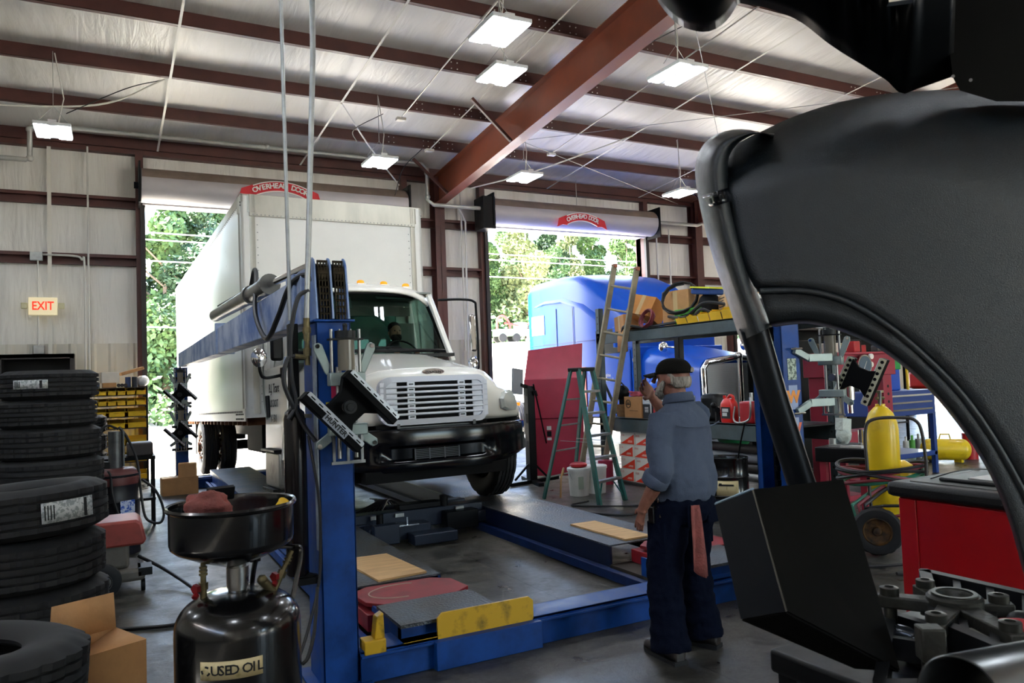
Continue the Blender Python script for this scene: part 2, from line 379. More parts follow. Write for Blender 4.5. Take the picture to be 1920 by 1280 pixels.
# eave strut, girts and door jambs
struct(B().box(RX0, RX1, WY-.16, WY-.01, 5.85, 5.93+.12).done('trim_eave', m_brown, local=True, smooth=0))
for z in (4.97, 3.93):
    for i in range(0, len(edges), 2):
        x0, x1 = edges[i], edges[i+1]
        b = B().box(x0, x1, WY-.16, WY-.004, z+.075, z+.085).box(x0, x1, WY-.014, WY-.004, z-.1, z+.08).box(x0, x1, WY-.16, WY-.15, z+.03, z+.08)
        b.box(x0, x1, WY-.1, WY-.004, z-.1, z-.09)
        struct(b.done('trim_girt', m_brown, local=True, smooth=0))
m_jamb = mat('dark_door_jamb', '#26211f', .5, var=.2, vs=4)
for x0, x1 in DOORS:
    for x, s in ((x0, -1), (x1, 1)):
        b = B(); xa, xb = sorted((x, x+s*.13)); b.box(xa, xb, WY-.17, WY+.2, 0, 5.86)
        struct(b.done('trim_jamb', m_brown, local=True, smooth=0))
        xa, xb = sorted((x-s*.02, x+s*.06))
        struct(B().box(xa, xb, WY-.24, WY-.16, 0, 5.0).done('trim_door_guide', m_jamb, local=True, smooth=0))
m_curtain = mat('rolled_door_curtain', '#b4b0b2', .5, .2, var=.1, vs=1.2, stretch=(.5, 1, 1))
m_dustshade = mat('dusty_shaded_curtain_top', '#7c6c60', .7, 0, var=.15, vs=3)  # brown holds both the dust and the shadow on the roll's upper part
m_sred = mat('sign_red', '#d0202c', .5)
m_swhite = mat('sign_white', '#f0ece6', .5)
def roller(i, x0, x1, signx, signpx):
    r = .30; y = WY-.45; z = 5.22
    b = B(); b.cyl((x0-.05, y, z), (x1+.05, y, z), r, n=48)
    d = struct(b.done('door_%d' % i, m_curtain, smooth=50))
    b = B(); b.box(x0, x1, WY-.25, WY-.2, ZT-.0, ZT+.25).box(x0-.02, x1+.02, WY-.28, WY-.17, ZT-.03, ZT+.02)
    b.done('curtain_end', m_curtain, d)
    b = B(); rs = []
    for k in range(13):
        q = rad(18+140*k/12); rs.append([(x0-.04, y-(r+.006)*cos(q), z+(r+.006)*sin(q)), (x1+.04, y-(r+.006)*cos(q), z+(r+.006)*sin(q))])
    b.rings(rs, close=False); b.done('dusty_shaded_cover', m_dustshade, d)
    for x, s in ((x0-.06, -1), (x1+.06, 1)):
        b = B().ob((x+s*.015, y, z), (.03, .66, .72)); b.cyl((x, y, z), (x+s*.1, y, z), .06)
        b.done('roller_bracket', m_blackp, d)
    return d
m_jb = m_blackp
for i, (x0, x1) in enumerate(DOORS):
    roller(i+1, x0, x1-.05 if i else x1-.1, 0, 0)
b = B().box(7.02, 7.32, WY-.75, WY-.3, 4.8, 5.5)
struct(b.done('trim_motor_housing', m_blackp, local=True, bev=.01))
# arched OVERHEAD DOOR signs on the rolled curtains
def ohsign(cx, y, cz, w, up=1):
    t = thing('door_sign', 'red arched ribbon sign on the rolled door curtain %s' % ('above the white box truck' if cx < 6 else 'above the blue truck'), 'sign', (cx, y, cz-.1), group='ribbon signs on the roller doors')
    Rr = w*1.05; a = math.asin(w/2/Rr)
    out, inn = [], []
    for k in range(17):
        q = -a+2*a*k/16
        out.append((Rr*sin(q), Rr*cos(q)-Rr)); inn.append(((Rr-.16)*sin(q), (Rr-.16)*cos(q)-Rr))
    B().prism(out+inn[::-1], (cx, y, cz), (1,0,0), (0,0,1), -.02).done('ribbon', m_sred, t, smooth=0)
    B().prism([(x*1.02, z+.02) for x, z in out]+[(x*1.0, z-.02) for x, z in inn[::-1]], (cx, y+.012, cz), (1,0,0), (0,0,1), -.008).done('ribbon_border', m_swhite, t, smooth=0)
    for s in (-1, 1):
        ex, ez = s*Rr*sin(a), Rr*cos(a)-Rr
        B().prism([(ex-s*.06, ez+.06), (ex+s*.14, ez-.02), (ex+s*.2, ez-.22), (ex+s*.06, ez-.16), (ex-s*.07, ez-.17)], (cx, y+.006, cz), (1,0,0), (0,0,1), -.015).done('ribbon_tail', m_sred, t, smooth=0)
    s = 'OVERHEAD DOOR'; n = len(s)
    for k, ch in enumerate(s):
        if ch == ' ': continue
        q = -a*.88+2*a*.88*k/(n-1); rr = Rr-.08
        text('lettering', ch, m_swhite, (cx+rr*sin(q), y-.024, cz+rr*cos(q)-Rr), (cos(q), 0, -sin(q)), (sin(q), 0, cos(q)), .135, t, .002, bold=.004)
    return t
ohsign(2.80, WY-.79, 5.40, 1.12)
ohsign(9.52, WY-.79, 5.27, .95)
# strapping, conduits, pipes
m_strap = mat('white_strap', '#e3e1d8', .5)
def strap(xa, ya, xb, yb, w=.035, dz=-.012):
    k = int(abs(yb-ya)/.5)+2
    pts = [(xa+(xb-xa)*t/k, ya+(yb-ya)*t/k) for t in range(k+1)]
    b = B()
    for (x0, y0), (x1, y1) in zip(pts, pts[1:]): b.bar((x0, y0, roofz(y0)+dz), (x1, y1, roofz(y1)+dz), w, .004)
    return struct(b.done('trim_strap', m_strap, local=True, smooth=0))
for x in (.74, 3.3, 8.95, 11.6, -3.2, 15.6): strap(x, WY-.2, x+.15, 3)
m_cond = mat('conduit', '#d2d0c8', .45, .2)
for x, yb in ((4.45, 12.3), (5.45, 13.5), (6.75, 12.2), (7.9, 13.0)):
    pts = [(x+(.0), y, roofz(y)-.02) for y in (yb, 9, 6, 3)]
    b = B().tube(pts, .012, 6); b.ob((x, yb, roofz(yb)-.04), (.16, .1, .05))
    struct(b.done('trim_conduit', m_cond, local=True))
# bowed loose straps / cables under the roof
for p in ([(-1.9,13.4,5.9),(-.2,12.8,5.92),(.7,12.0,6.15)], [(6.6,14.2,5.55),(7.6,13.2,5.75),(8.9,11.6,6.15)], [(3.3,11.9,6.12),(4.2,13.3,5.9),(5.2,14.6,5.6)]):
    struct(B().tube(bez(p), .014, 6).done('trim_loose_strap', m_strap, local=True))
for p in ([(6.75,12.4,6.1),(6.6,9.0,6.4),(7.1,6.0,6.5),(7.4,4.0,6.9)], [(6.9,12.4,6.1),(6.8,9.4,6.32),(7.3,6.2,6.4),(7.5,4.0,6.8)], [(4.1,12.2,6.15),(3.7,12.6,5.95),(3.9,13.1,5.9)],
          [(5.3,13.5,6.05),(5.05,13.9,5.75),(5.0,14.3,5.3)], [(.7,12.0,6.15),(.2,12.5,6.12),(-.6,13.0,5.8)]):
    struct(B().tube(bez(p), .008, 5).done('trim_cable', m_hose, local=True))
# crossed guy wires of the roof bracing
for a_, b_ in (((6.3,11.4,5.7),(12.5,14.6,5.75)), ((6.3,7.0,6.3),(11.8,12.2,6.0)), ((13.2,7.5,6.3),(6.8,12.0,5.95))):
    struct(B().tube([a_, b_], .006, 5).done('trim_wire', m_galv, local=True))
PX0 = -1.2
# air pipe along the wall and down the column
pp = [(PX0, 14.6, 5.5), (PX0, 14.6, 6.0), (PX0+.1, 14.6, 6.08), (5.7, 14.6, 6.1), (5.82, 14.6, 6.0), (5.82, 14.6, 5.34), (5.95, 14.6, 5.25), (13.1, 14.6, 5.25), (13.4, 14.75, 5.35)]
b = B().tube([(-2.8, 14.6, 5.47), (PX0-.06, 14.6, 5.47)]+pp, .042, 10)
for x, z in ((PX0, 5.5), (PX0, 5.98), (5.82, 5.9), (5.82, 5.4), (2.6, 6.1), (9.5, 5.25)): b.sph((x, 14.6, z), .06, n=10)
m_pipe = mat('grey_pipe', '#b9bab4', .4, .5, var=.1, vs=4)
struct(b.done('trim_air_pipe', m_pipe, local=True))
for x, z in ((1.9, 6.1), (9.5, 5.25)):
    struct(B().tube([(x, 14.6, z-.06), (x, 14.6, roofz(14.6)+.1)], .008, 5).done('trim_pipe_hanger', m_pipe, local=True))
# droppers at the column between the doors and by door 2
for p in ([(6.75,15.0,5.9),(6.75,15.0,2.2)], [(12.1,15.0,5.6),(12.1,15.0,2.0)], [(12.5,15.0,5.2),(12.5,15.0,2.2)], [(6.5,14.6,5.25),(6.8,14.9,5.0),(6.8,15.0,2.0)]):
    struct(B().tube(p, .022, 6).done('trim_conduit', m_cond, local=True))
struct(B().box(-.99, -.93, WY-.17, WY-.15, 2.2, 5.85).done('trim_wall_strap', mat('wall_strap', '#dedace', .6), local=True))
struct(B().tube([(-.38, WY-.2, 5.9), (-.38, WY-.2, 1.2)], .016, 6).done('trim_conduit', m_cond, local=True))
struct(B().tube(bez([(-1.1,WY-.2,3.97),(-.6,WY-.2,3.96),(-.48,WY-.2,3.9),(-.44,WY-.2,3.7),(-.44,WY-.2,1.2)]), .018, 6).done('trim_conduit', m_cond, local=True))
struct(B().tube([(-1.13, WY-.2, 3.93), (-1.13, WY-.2, 2.3)], .012, 6).done('trim_conduit', m_cond, local=True))
struct(B().box(-1.24,-1.06,WY-.25,WY-.16,3.86,4.0).box(-1.2,-1.05,WY-.22,WY-.03,2.28,2.42).done('trim_junction_box', m_galv, local=True))
# exit sign
t = thing('exit_sign', 'lit EXIT sign with red letters on the insulated wall', 'sign', (-1.06, WY-.17, 2.98))
m_exit = mat('exit_sign_face', '#e8dcb8', .5, emit='#e8d8a8', es=.15); m_exr = mat('exit_red', '#e03018', .5, emit='#f03010', es=.35)
B().box(-1.27, -.85, WY-.24, WY-.16, 2.93, 3.23).done('housing', m_exit, t, bev=.008)
text('lettering', 'EXIT', m_exr, (-1.06, WY-.243, 3.08), (1,0,0), (0,0,1), .2, t, .002, bold=.004).scale = (.78, 1, 1)
for x in (-1.33, -.79): B().ob((x, WY-.2, 3.09), (.09, .07, .1)).done('lamp_head', mat('exit_lamp', '#cfc9a0', .4), t, bev=.01)
# door in the wall behind the tyres: dark frame of a cabinet/opening
t = thing('wall_cabinet', 'dark grey open steel cabinet frame against the wall behind the tyres', 'cabinet', (-1.0, WY-.3, 0))
m_dgrey = mat('dark_grey_steel', '#3c3836', .5, .3, var=.1, vs=3)
B().box(-1.68, -.6, WY-.5, WY-.42, 2.18, 2.26).box(-1.68, -1.62, WY-.5, WY-.1, 0, 2.2).box(-.66, -.6, WY-.5, WY-.1, 0, 2.2).box(-1.68, -.6, WY-.5, WY-.1, 2.2, 2.26).done('frame', m_dgrey, t)
B().box(-1.62, -.66, WY-.12, WY-.09, .02, 2.2).done('back_panel', m_blackp, t)
# high-bay LED fixtures
m_led = mat('led_lens', '#ffffff', .4, emit='#eef6ff', es=19.0)
m_fixt = mat('fixture_housing', '#d8dadc', .4, .1)
FX = [(-.69, 11.66), (3.8, 11.55), (6.45, 11.56), (9.97, 11.56), (3.5, 6.68), (5.94, 6.84), (4.3, 8.2), (13.8, 11.6), (17.5, 11.6), (-4.5, 11.6), (-.4, 6.7), (-4, 6.7), (10, 6.8), (14, 6.8), (-.5, .5), (4, .5), (8.5, .5), (13, .5), (3.5, -5), (9, -5)]
FXL = ['above the tyre stacks', 'over the white box truck door', 'between the two roller doors', 'near the right end of the second roller door', 'big bright one under the second purlin', 'above the parts rack', 'half hidden behind the rafter']
FXM = ['right of the second roller door, behind the fender', 'near the fourth door, behind the fender', 'at the far left above the tyre wall', 'over the used tyres, out of frame', 'over the left wall, out of frame', 'above the gas cylinder', 'above the blue tool cart', 'over the camera on the left', 'over the camera', 'over the hood', 'over the parts stand', 'far behind the camera', 'far behind the hood']
led0 = None
for i, (x, y) in enumerate(FX):
    z = 5.1 if i != 6 else 5.35
    lab = 'white twin panel LED high bay light ' + (FXL[i] if i < 7 else FXM[i-7])
    if not led0:
        led0 = t = thing('ceiling_light', lab, 'light', (x, y, z), group='LED high bay lights')
        q = lambda b: b.xf(M4.Identity(3), (x, y, z))
        q(B().box(-.22, .22, -.3, .3, .0, .045)).done('housing', m_fixt, t, bev=.01)
        q(B().box(-.05, .05, -.25, .25, .045, .09)).done('driver_box', m_fixt, t)
        for s in (-1, 1): q(B().box(*sorted((s*.055, s*.205)), -.285, .285, -.012, 0)).done('led_panel', m_led, t)
        q(B().tube([(-.2,0,.1),(0,0,.35),(.2,0,.1)], .004, 4).tube([(0,0,.35),(0,0,1.1)], .006, 4)).done('hanging_wire', m_galv, t)
        q(B().tube([(.05,.05,.1),(.12,.1,.5),(.02,.05,1.1)], .008, 5)).done('power_cord', m_cond, t)
    else: dup(led0, (x, y, z), (0, 0, 0), lab, 'LED high bay lights')
# ======================= OUTSIDE =======================
def sst(t): t = max(0, min(1, t)); return t*t*(3-2*t)
def bank(x, y): return 3.3*sst((x-12)/4.5)*sst((y-21)/11)
struct(B().grid(lambda u, v: (11.5+60*u, 20.5+60*v, bank(11.5+60*u, 20.5+60*v)-.04), 60, 60).done('ground_bank', m_lot, local=True, smooth=80))
def foliage_mat(n, c1, c2):
    mt = mat(n, c1, .7, 0, col2=c2, vs=.9, lo=.35, hi=.65); return mt
m_leafs = [foliage_mat('leaves_green', '#66804a', '#3c5630'), foliage_mat('leaves_yellow_green', '#82885a', '#59653c'), foliage_mat('leaves_dark', '#4a6040', '#2c4228')]
m_trunk = mat('bark', '#8a7460', .9, var=.2, vs=3)
def tree_proto(kind, h, w, seed, n=10000):
    r = random.Random(seed)
    t = thing('tree', 'tree', 'tree')
    b = B(); blobs = []
    for i in range(15):
        a = r.uniform(0, 2*pi); zz = h*(.16+.8*(i/14)); q = w*(.55 if kind != 1 else .7)*(1-.75*abs(i/14-.4)**1.3)
        rr = q*r.uniform(.1, .9); blobs.append((rr*cos(a), rr*sin(a), zz, w*r.uniform(.28, .46)*(1.15-i/20)))
    for k in range(n):
        x, y, z, s = r.choice(blobs); d = V((r.gauss(0,1), r.gauss(0,1), r.gauss(0,.8))).normalized()*s*r.uniform(.65, 1.0)
        c = V((x, y, z))+d; s2 = r.uniform(.075, .17)*w/3
        u = V((r.gauss(0,1), r.gauss(0,1), r.gauss(0,1))).normalized(); v = u.orthogonal().normalized()
        b.add([c-u*s2, c-v*s2*.6, c+u*s2, c+v*s2*.6], [(0,1,2,3)])
    b.done('foliage', m_leafs[kind], t, local=True, smooth=0)
    b = B().tube([(0,0,0),(.1,0,h*.4),(0,.1,h*.9)], [.2*w/3,.15*w/3,.04], 7)
    for k in range(6):
        a = r.uniform(0, 2*pi); zz = h*r.uniform(.3, .7); b.tube([(0,0,zz),(cos(a)*w*.45, sin(a)*w*.45, zz+h*.14)], [.07,.02], 5)
    b.done('trunk', m_trunk, t, local=True)
    return t
protos = [tree_proto(0, 12, 4.2, 1), tree_proto(1, 12, 4.6, 2), tree_proto(2, 13, 4.0, 3)]
cn = {}; ORD = ['first', 'second', 'third', 'fourth', 'fifth', 'sixth', 'seventh', 'eighth', 'ninth', 'tenth', 'eleventh']
used = [0, 0, 0]; r = random.Random(5)
spots = []
for row, (Yd, dx) in enumerate(((39, 2.9), (43, 3.3), (47, 3.8))):
    x = -4
    while x < 34:
        if x < 12 or x > 15: spots.append((x+r.uniform(-.8, .8), Yd+r.uniform(-1.2, 1.2), row))
        x += dx
for i, (x, y, row) in enumerate(spots):
    k = r.choice((0, 0, 1, 2)); sc = r.uniform(.72, .98)*(1+.07*row)
    if x > 14: sc *= .66
    side = 'behind the white truck' if x < 14 else 'behind the blue truck'
    cn[(row, x < 14)] = cn.get((row, x < 14), 0)+1
    lab = ['leafy green', 'yellowish green', 'darker green'][k] + ' tree, ' + ORD[cn[(row, x < 14)]-1] + ' along the ' + ['front', 'middle', 'back'][row] + ' row of the wood ' + side
    if not used[k]: used[k] = 1; o = protos[k]; o.location = (x, y, bank(x, y)-.1); o.scale = (sc,)*3; o['label'] = lab; o['group'] = 'trees in the woodline'
    else: dup(protos[k], (x, y, bank(x, y)-.1), (0, 0, r.uniform(0, 6.3)), lab, 'trees in the woodline', sc)
b = B(); r = random.Random(3)
for i in range(9000):
    x = r.uniform(-8, 64); y = 37.5+r.gauss(0, .7); z = bank(x, y)+abs(r.gauss(0, .9)); s2 = r.uniform(.1, .26); c = V((x, y, z))
    u = V((r.gauss(0,1), r.gauss(0,1), r.gauss(0,1))).normalized(); v = u.orthogonal().normalized()
    b.add([c-u*s2, c-v*s2*.6, c+u*s2, c+v*s2*.6], [(0,1,2,3)])
tag(b.done('undergrowth', m_leafs[0], local=True, smooth=0), 'low green undergrowth along the edge of the yard', 'bushes', kind='stuff')
m_wire = mat('power_line_wire', '#c8ccd0', .5)
for yp_, z1, z2, w_ in ((25, 6.6, 6.3, 'uppermost'), (25.3, 6.45, 6.1, 'second'), (26, 5.9, 5.6, 'third'), (27, 3.9, 3.6, 'lowest')):
    tag(B().tube([(-14+8*k, yp_, z1+(z2-z1)*k/9-.35*sin(pi*k/9)) for k in range(10)], .02, 5).done('power_line', m_wire, local=True), 'thin pale overhead wire across the yard, %s of four' % w_, 'wire', 'overhead wires across the yard')
for x, lab in ((-14, 'wooden utility pole beyond the tyre side of the shop'), (58, 'wooden utility pole far out past the blue truck')):
    tag(B().tube([(x, 26, 0), (x, 26, 8)], .14, 8).ob((x, 26, 7), (1.8, .1, .12)).done('utility_pole', m_trunk), lab, 'pole')
# equipment in the yard behind door 2
m_mred = mat('machine_red', '#b8302c', .5, var=.15, vs=2); m_mgrn = mat('machine_green', '#8fb08c', .5, var=.1, vs=2)
t = thing('loader', 'red and pale green loader parked out in the yard', 'machine', (18.6, 30, 0))
B().box(16.6, 21.2, 29.3, 30.8, .7, 1.5).box(20.6, 22.3, 29.4, 30.7, .7, 1.15).done('body', m_mgrn, t, bev=.1)
B().tube(bez([(16.6,29.5,1.4),(16.7,29.5,2.7),(17.5,29.5,3.0),(18.2,29.5,2.2),(18.3,29.5,1.3)]), .14, 8).tube([(17.6,29.5,2.2),(19.6,29.5,1.9),(20.8,29.5,2.1)], .12, 8).done('boom', m_mred, t)
B().box(19.2, 20.7, 29.4, 30.6, 1.5, 2.3).done('canopy', mat('canopy_pale', '#e6e2d6', .6), t, bev=.25)
for x in (17.2, 19.0, 21.4):
    for q in (29.2, 30.6): B().cyl((x, q, .49), (x, q+.3, .49), .5, n=20).done('wheel', m_rubber, t)
t = thing('pallet_load', 'low brownish pile of boxes on pallets in the sunny yard', 'pallet', (20.6, 28, 0))
for k in range(4): B().ob((19.6+k*.8, 28, .53), (.6, .5, .5)).done('crate', m_card, t)
B().box(19.2, 22.4, 27.7, 28.3, -.02, .28).done('pallet_deck', m_wood, t)
for o in COL.objects:
    if o.name == 'loader': o.location = (17.3, 33, bank(17.3, 33)); o.scale = (.42,)*3; o['label'] = 'small red and pale green machine parked up on the pale bank outside'
    if o.name == 'pallet_load': o.location = (18.0, 31.6, bank(18, 31.6)); o.scale = (.4,)*3
# ======================= LIFT =======================
PXL, PYF, PYR, PXR = 1.045, 4.13, 13.3, 4.48
lift = thing('truck_lift', 'blue four post truck lift with runways and cross beams under the white truck', 'vehicle lift', (2.75, 4.1, 0))
m_deck = mat('runway_deck_steel', '#58616a', .42, .5, col2='#3d3832', vs=3, rv=.12, bump=.6, bs=55)
def post(x, y, s, lab=None):
    b = B(); h = 1.93; w = .19; ya, yb = y-.085, y+.215     # C-shaped post, open towards the middle
    xo = x-s*w/2
    b.box(x-w/2, x+w/2, ya, ya+.012, 0, h).box(x-w/2, x+w/2, yb-.012, yb, 0, h)
    xa, xb = sorted((xo, xo+s*.012)); b.box(xa, xb, ya, yb, 0, h)
    xa, xb = sorted((x+s*w/2, x+s*(w/2-.012))); b.box(xa, xb, ya, ya+.07, 0, h).box(xa, xb, yb-.05, yb, 0, h)
    b.box(x-w/2-.06, x+w/2+.06, ya-.06, yb+.06, 0, .015)
    b.box(x-w/2-.015, x+w/2+.02, ya-.02, yb+.02, h, h+.012)
    b.done('post', m_lblue, lift, bev=.004)
    b = B().box(x-.02, x+.02, y+.1, y+.12, .05, h-.03)
    for k in range(16): b.box(x-.04, x+.02, y+.07, y+.1, .15+k*.11, .19+k*.11)
    b.done('lock_ladder', m_blackp, lift)
post(PXL, PYF, 1); post(PXR, PYF, -1); post(PXL-.1, PYR, 1); post(PXR, PYR, -1)
m_scratch = mat('worn_tape', '#9fa8ab', .6, col2='#6d7a88', vs=9)
B().box(PXL-.102, PXL-.095, PYF-.09, PYF-.02, .72, 1.86).done('tape_strip', m_scratch, lift, 'worn pale tape strip')
# cross beams
def beam(y, x0, x1, nm='cross_beam'):
    b = B().box(x0, x1, y-.11, y-.1, .0, .17).box(x0, x1, y+.1, y+.11, 0, .17).box(x0, x1, y-.11, y+.11, .155, .17).box(x0, x1, y-.13, y-.1, .135, .15)
    return b.done(nm, m_lblue, lift, bev=.003)
beam(PYF, 1.14, 4.39); beam(PYR, 1.1, 4.4)
B().box(1.55, 2.22, PYF-.165, PYF+.12, -.0, .155).done('beam_sleeve', m_lblue, lift, bev=.004)
for s in (0, 1):
    x = 1.22 if not s else 4.0
    B().box(x-.06, x+.06, PYF-.12, PYF-.02, .14, .22).hexa([(x+.0,PYF-.1,.21),(x+.06,PYF-.1,.21),(x+.06,PYF-.03,.21),(x+.0,PYF-.03,.21)],[(x+.015,PYF-.1,.33),(x+.055,PYF-.1,.35),(x+.055,PYF-.03,.35),(x+.015,PYF-.03,.33)]).done('lock_lever', m_yellow, lift, 'yellow lock lever', bev=.006)
# runways
def runway(x0, x1, y0, y1):
    b = B().box(x0, x1, y0, y1, .238, .25); b.done('runway_deck', m_deck, lift)
    b = B().box(x0, x0+.02, y0, y1, .06, .238).box(x1-.02, x1, y0, y1, .06, .238).box(x0-.04, x0, y0, y1, .06, .08).box(x1, x1+.04, y0, y1, .06, .08)
    b.done('runway_rail', m_lblue if x0 < 2 else mat('dark_blue_rail', '#0a1730', .45, var=.2, vs=4), lift)
runway(1.38, 2.0, 5.0, PYR+.2); runway(3.43, 4.1, 5.0, PYR+.2)
B().box(3.34, 3.4, 4.25, PYR, .02, .09).box(3.4, 3.43, 4.25, PYR, .02, .03).done('jack_rail', mat('track_blue', '#07204a', .5, var=.3, vs=6, spec=.3), lift, bev=.004)
for x_ in (1.37, 3.43): B().box(x_, x_+.64, 4.5, 5.0, .08, .1).done('recess_plate', mat('dirty_recess', '#2e261e', .7), lift)
for x0, x1 in ((1.38, 2.0), (3.43, 4.1)):
    B().box(x0, x1, 4.06, 4.5, .235, .255).done('front_pad', m_deck, lift)
    B().box(x0, x0+.015, 4.1, 4.6, .1, .235).box(x1-.015, x1, 4.1, 4.6, .1, .235).box(x0, x1, 4.1, 4.115, .1, .235).done('front_frame', m_lblue, lift)
    if x0 > 2: continue
    b = B().prism([(0, .01), (0, .13), (.03, .155), (.58, .155), (.61, .13), (.61, .03), (.6, .01)], (x0+.2 if x0 < 2 else x0-.05, 4.03, .14), (1,0,0), (0,0,1), .014)
    b.box(x0+.0, x0+.22, 4.02, 4.1, .155, .17)
    b.done('wheel_stop', m_yellow, lift, 'yellow wheel stop plate')
# ridge rails beside the left runway (jack track on the floor)
B().box(1.27, 1.31, 4.3, PYR, .02, .1).box(1.31, 1.38, 4.3, PYR, .02, .03).done('jack_rail', m_lblue, lift, bev=.004)
m_rplate = mat('red_turnplate', '#8e2028', .45, 0, col2='#5e1c20', vs=4, lo=.3, hi=.5)
def turnplate(x0, lab):
    t = thing('turn_plate', lab, 'turn plate', (x0+.3, 4.75, .09), group='red turn plates on the lift')
    B().box(x0, x0+.66, 4.52, 4.98, .1, .2).done('base', m_rplate, t, bev=.004)
    pl = [(0, .10), (.10, -.02), (.54, -.02), (.68, .08), (.66, .32), (.55, .42), (.10, .44), (-.02, .34)]
    B().prism(pl, (x0+.02, 4.52, .225), (1,0,0), (0,1,0), .025).done('plate', m_rplate, t, bev=.003)
    B().tube([(x0+.3+.22*cos(a), 4.74+.15*sin(a), .2515) for a in [rad(60+9*k) for k in range(24)]], .005, 4).done('scuff_ring', mat('scuff', '#b09a8a', .7), t)
turnplate(1.33, 'dark red turn plate on the near end of the lift runway beside the plywood')
turnplate(3.62, 'dark red turn plate on the far runway partly behind the standing man')
def ply(pts, lab):
    return tag(B().prism([(p[0], p[1]) for p in pts], (0,0,.2505), (1,0,0), (0,1,0), .014).done('plywood_sheet', m_wood), lab, 'plywood')
ply([(1.50, 5.78), (1.86, 5.76), (1.92, 5.06), (1.56, 5.03)], 'thin plywood sheet on the near runway next to the red turn plate')
ply([(3.6, 5.85), (3.86, 5.85), (3.88, 5.05), (3.62, 5.05)], 'thin plywood sheet on the far runway by the standing man')
# side hydraulic beam joining the left posts, chain sheaves and cylinder
b = B()
x = .98
b.hexa([(x-.07,4.2,1.93),(x+.07,4.2,1.93),(x+.07,13.25,1.95),(x-.07,13.25,1.95)], [(x-.07,4.2,2.2),(x+.07,4.2,2.2),(x+.07,13.25,2.17),(x-.07,13.25,2.17)])
b.box(x-.09, x+.09, 4.3, 4.5, 1.93, 2.22).box(x-.09, x+.09, 8.0, 8.06, 1.93, 2.24)
b.done('side_beam', mat('sunlit_blue_paint', '#4c6ca6', .45, 0, col2='#a6b4cc', vs=2.6, lo=.4, hi=.62, rv=.1), lift, bev=.006)  # paler blue and pale patches: sunlight on the beam put into its colour
b = B()
for dx in (-.085, .0, .085):
    xx = PXL+dx
    b.prism([(-.1, 0), (.1, 0), (.075, .2), (.045, .32), (.0, .345), (-.03, .33), (-.05, .3)], (xx-.006, PYF, 1.945), (0,1,0), (0,0,1), .012)
b.done('sheave_bracket', mat('bracket_blue', '#4870b4', .4, 0, col2='#8fa4c8', vs=6, lo=.4, hi=.7), lift, bev=.003)
m_chain = mat('greasy_chain', '#2e2618', .5, .7, var=.3, vs=30)
for dx in (-.042, .043):
    b = B()
    for k in range(9):
        z = 1.96+k*.036; y = PYF-.085+.0*k+ (.045*(k/8)**2)
        for q in (-.024, -.008, .008, .024): b.ob((PXL+dx+q, y, z), (.005, .02, .03))
        b.cyl((PXL+dx-.028, y, z+.015), (PXL+dx+.028, y, z+.015), .007, n=6)
    b.cyl((PXL+dx-.03, PYF+.0, 2.19), (PXL+dx+.03, PYF, 2.19), .065, n=20)
    b.done('lift_chain', m_chain, lift)
b = B().cyl((.93, 8.3, 2.34), (.93, 5.35, 2.28), .062, n=20).cyl((.93, 5.35, 2.28), (.93, 5.22, 2.28), .07, n=20).cyl((.93, 6.05, 2.295), (.93, 5.95, 2.29), .075, n=20)
b.done('lift_cylinder', mat('cylinder_grey', '#6f6f6c', .35, .5, var=.2, vs=4), lift, 'grey hydraulic cylinder')
B().cyl((.93, 5.25, 2.28), (.96, 4.2, 2.25), .024, n=12).done('piston_rod', m_chrome, lift, 'bright piston rod')
B().tube(bez([(.93,6.0,2.37),(.93,5.85,2.46),(.92,5.7,2.4),(.86,5.4,2.1),(.86,5.0,1.9),(.86,4.6,2.0),(.88,4.35,2.15),(.93,4.2,2.2),(.98,4.12,2.15)]), .016, 8).tube([(.93,8.1,2.42),(.93,6.1,2.36)], .008, 6).done('hydraulic_hose', m_hose, lift)
# pipes dropping from the roof beside the front post
t = thing('air_drop_pipe', 'thick galvanised pipe running from the roof down to brass valves beside the blue post', 'pipe', (.9, 4.1, .6))
B().tube([(1.08, 4.35, 6.8), (.985, 4.1, 3.4), (.905, 4.05, 1.93)], .0155, 10).done('pipe', m_galv, t)
b = B().cyl((.905,4.05,1.95),(.905,4.05,1.83),.018,n=10).cyl((.905,4.05,1.9),(.905,4.05,1.87),.022,n=6).cyl((.905,4.05,1.83),(.905,4.05,1.7),.014,n=10).cyl((.905,4.05,1.79),(.905,4.05,1.75),.021,n=6).cyl((.905,4.05,1.74),(.84,4.05,1.75),.014,n=8)
b.done('valve', m_brass, t)
B().tube(bez([(.84,4.05,1.75),(.8,4.05,1.73),(.78,4.05,1.62),(.82,4.05,1.5),(.88,4.05,1.38),(.93,4.02,1.3)]), .012, 8).tube(bez([(.92,4.05,2.1),(.86,4.05,2.05),(.82,4.05,1.85),(.82,4.05,1.65),(.84,4.05,1.5),(.8,4.05,1.42)]), .012, 8).done('air_hose', m_hose, t)
t = thing('drop_conduit', 'thinner grey conduit hanging from the roof behind the thick pipe', 'conduit', (.86, 4.2, 1.5))
B().tube([(.82, 4.2, 6.9), (.85, 4.2, 1.95)], .0105, 8).done('pipe', m_galv, t)
B().box(.835, .885, 4.17, 4.23, 1.4, 1.93).done('control_box', m_blackp, t, bev=.004)
B().box(.84, .87, 4.165, 4.168, 1.48, 1.53).done('control_label', m_card, t)
B().bar((.8,4.1,1.44),(.93,4.1,1.43),.02,.02).bar((.8,4.1,1.44),(.86,4.1,1.5),.012,.012).done('valve_handle', m_steel, t)
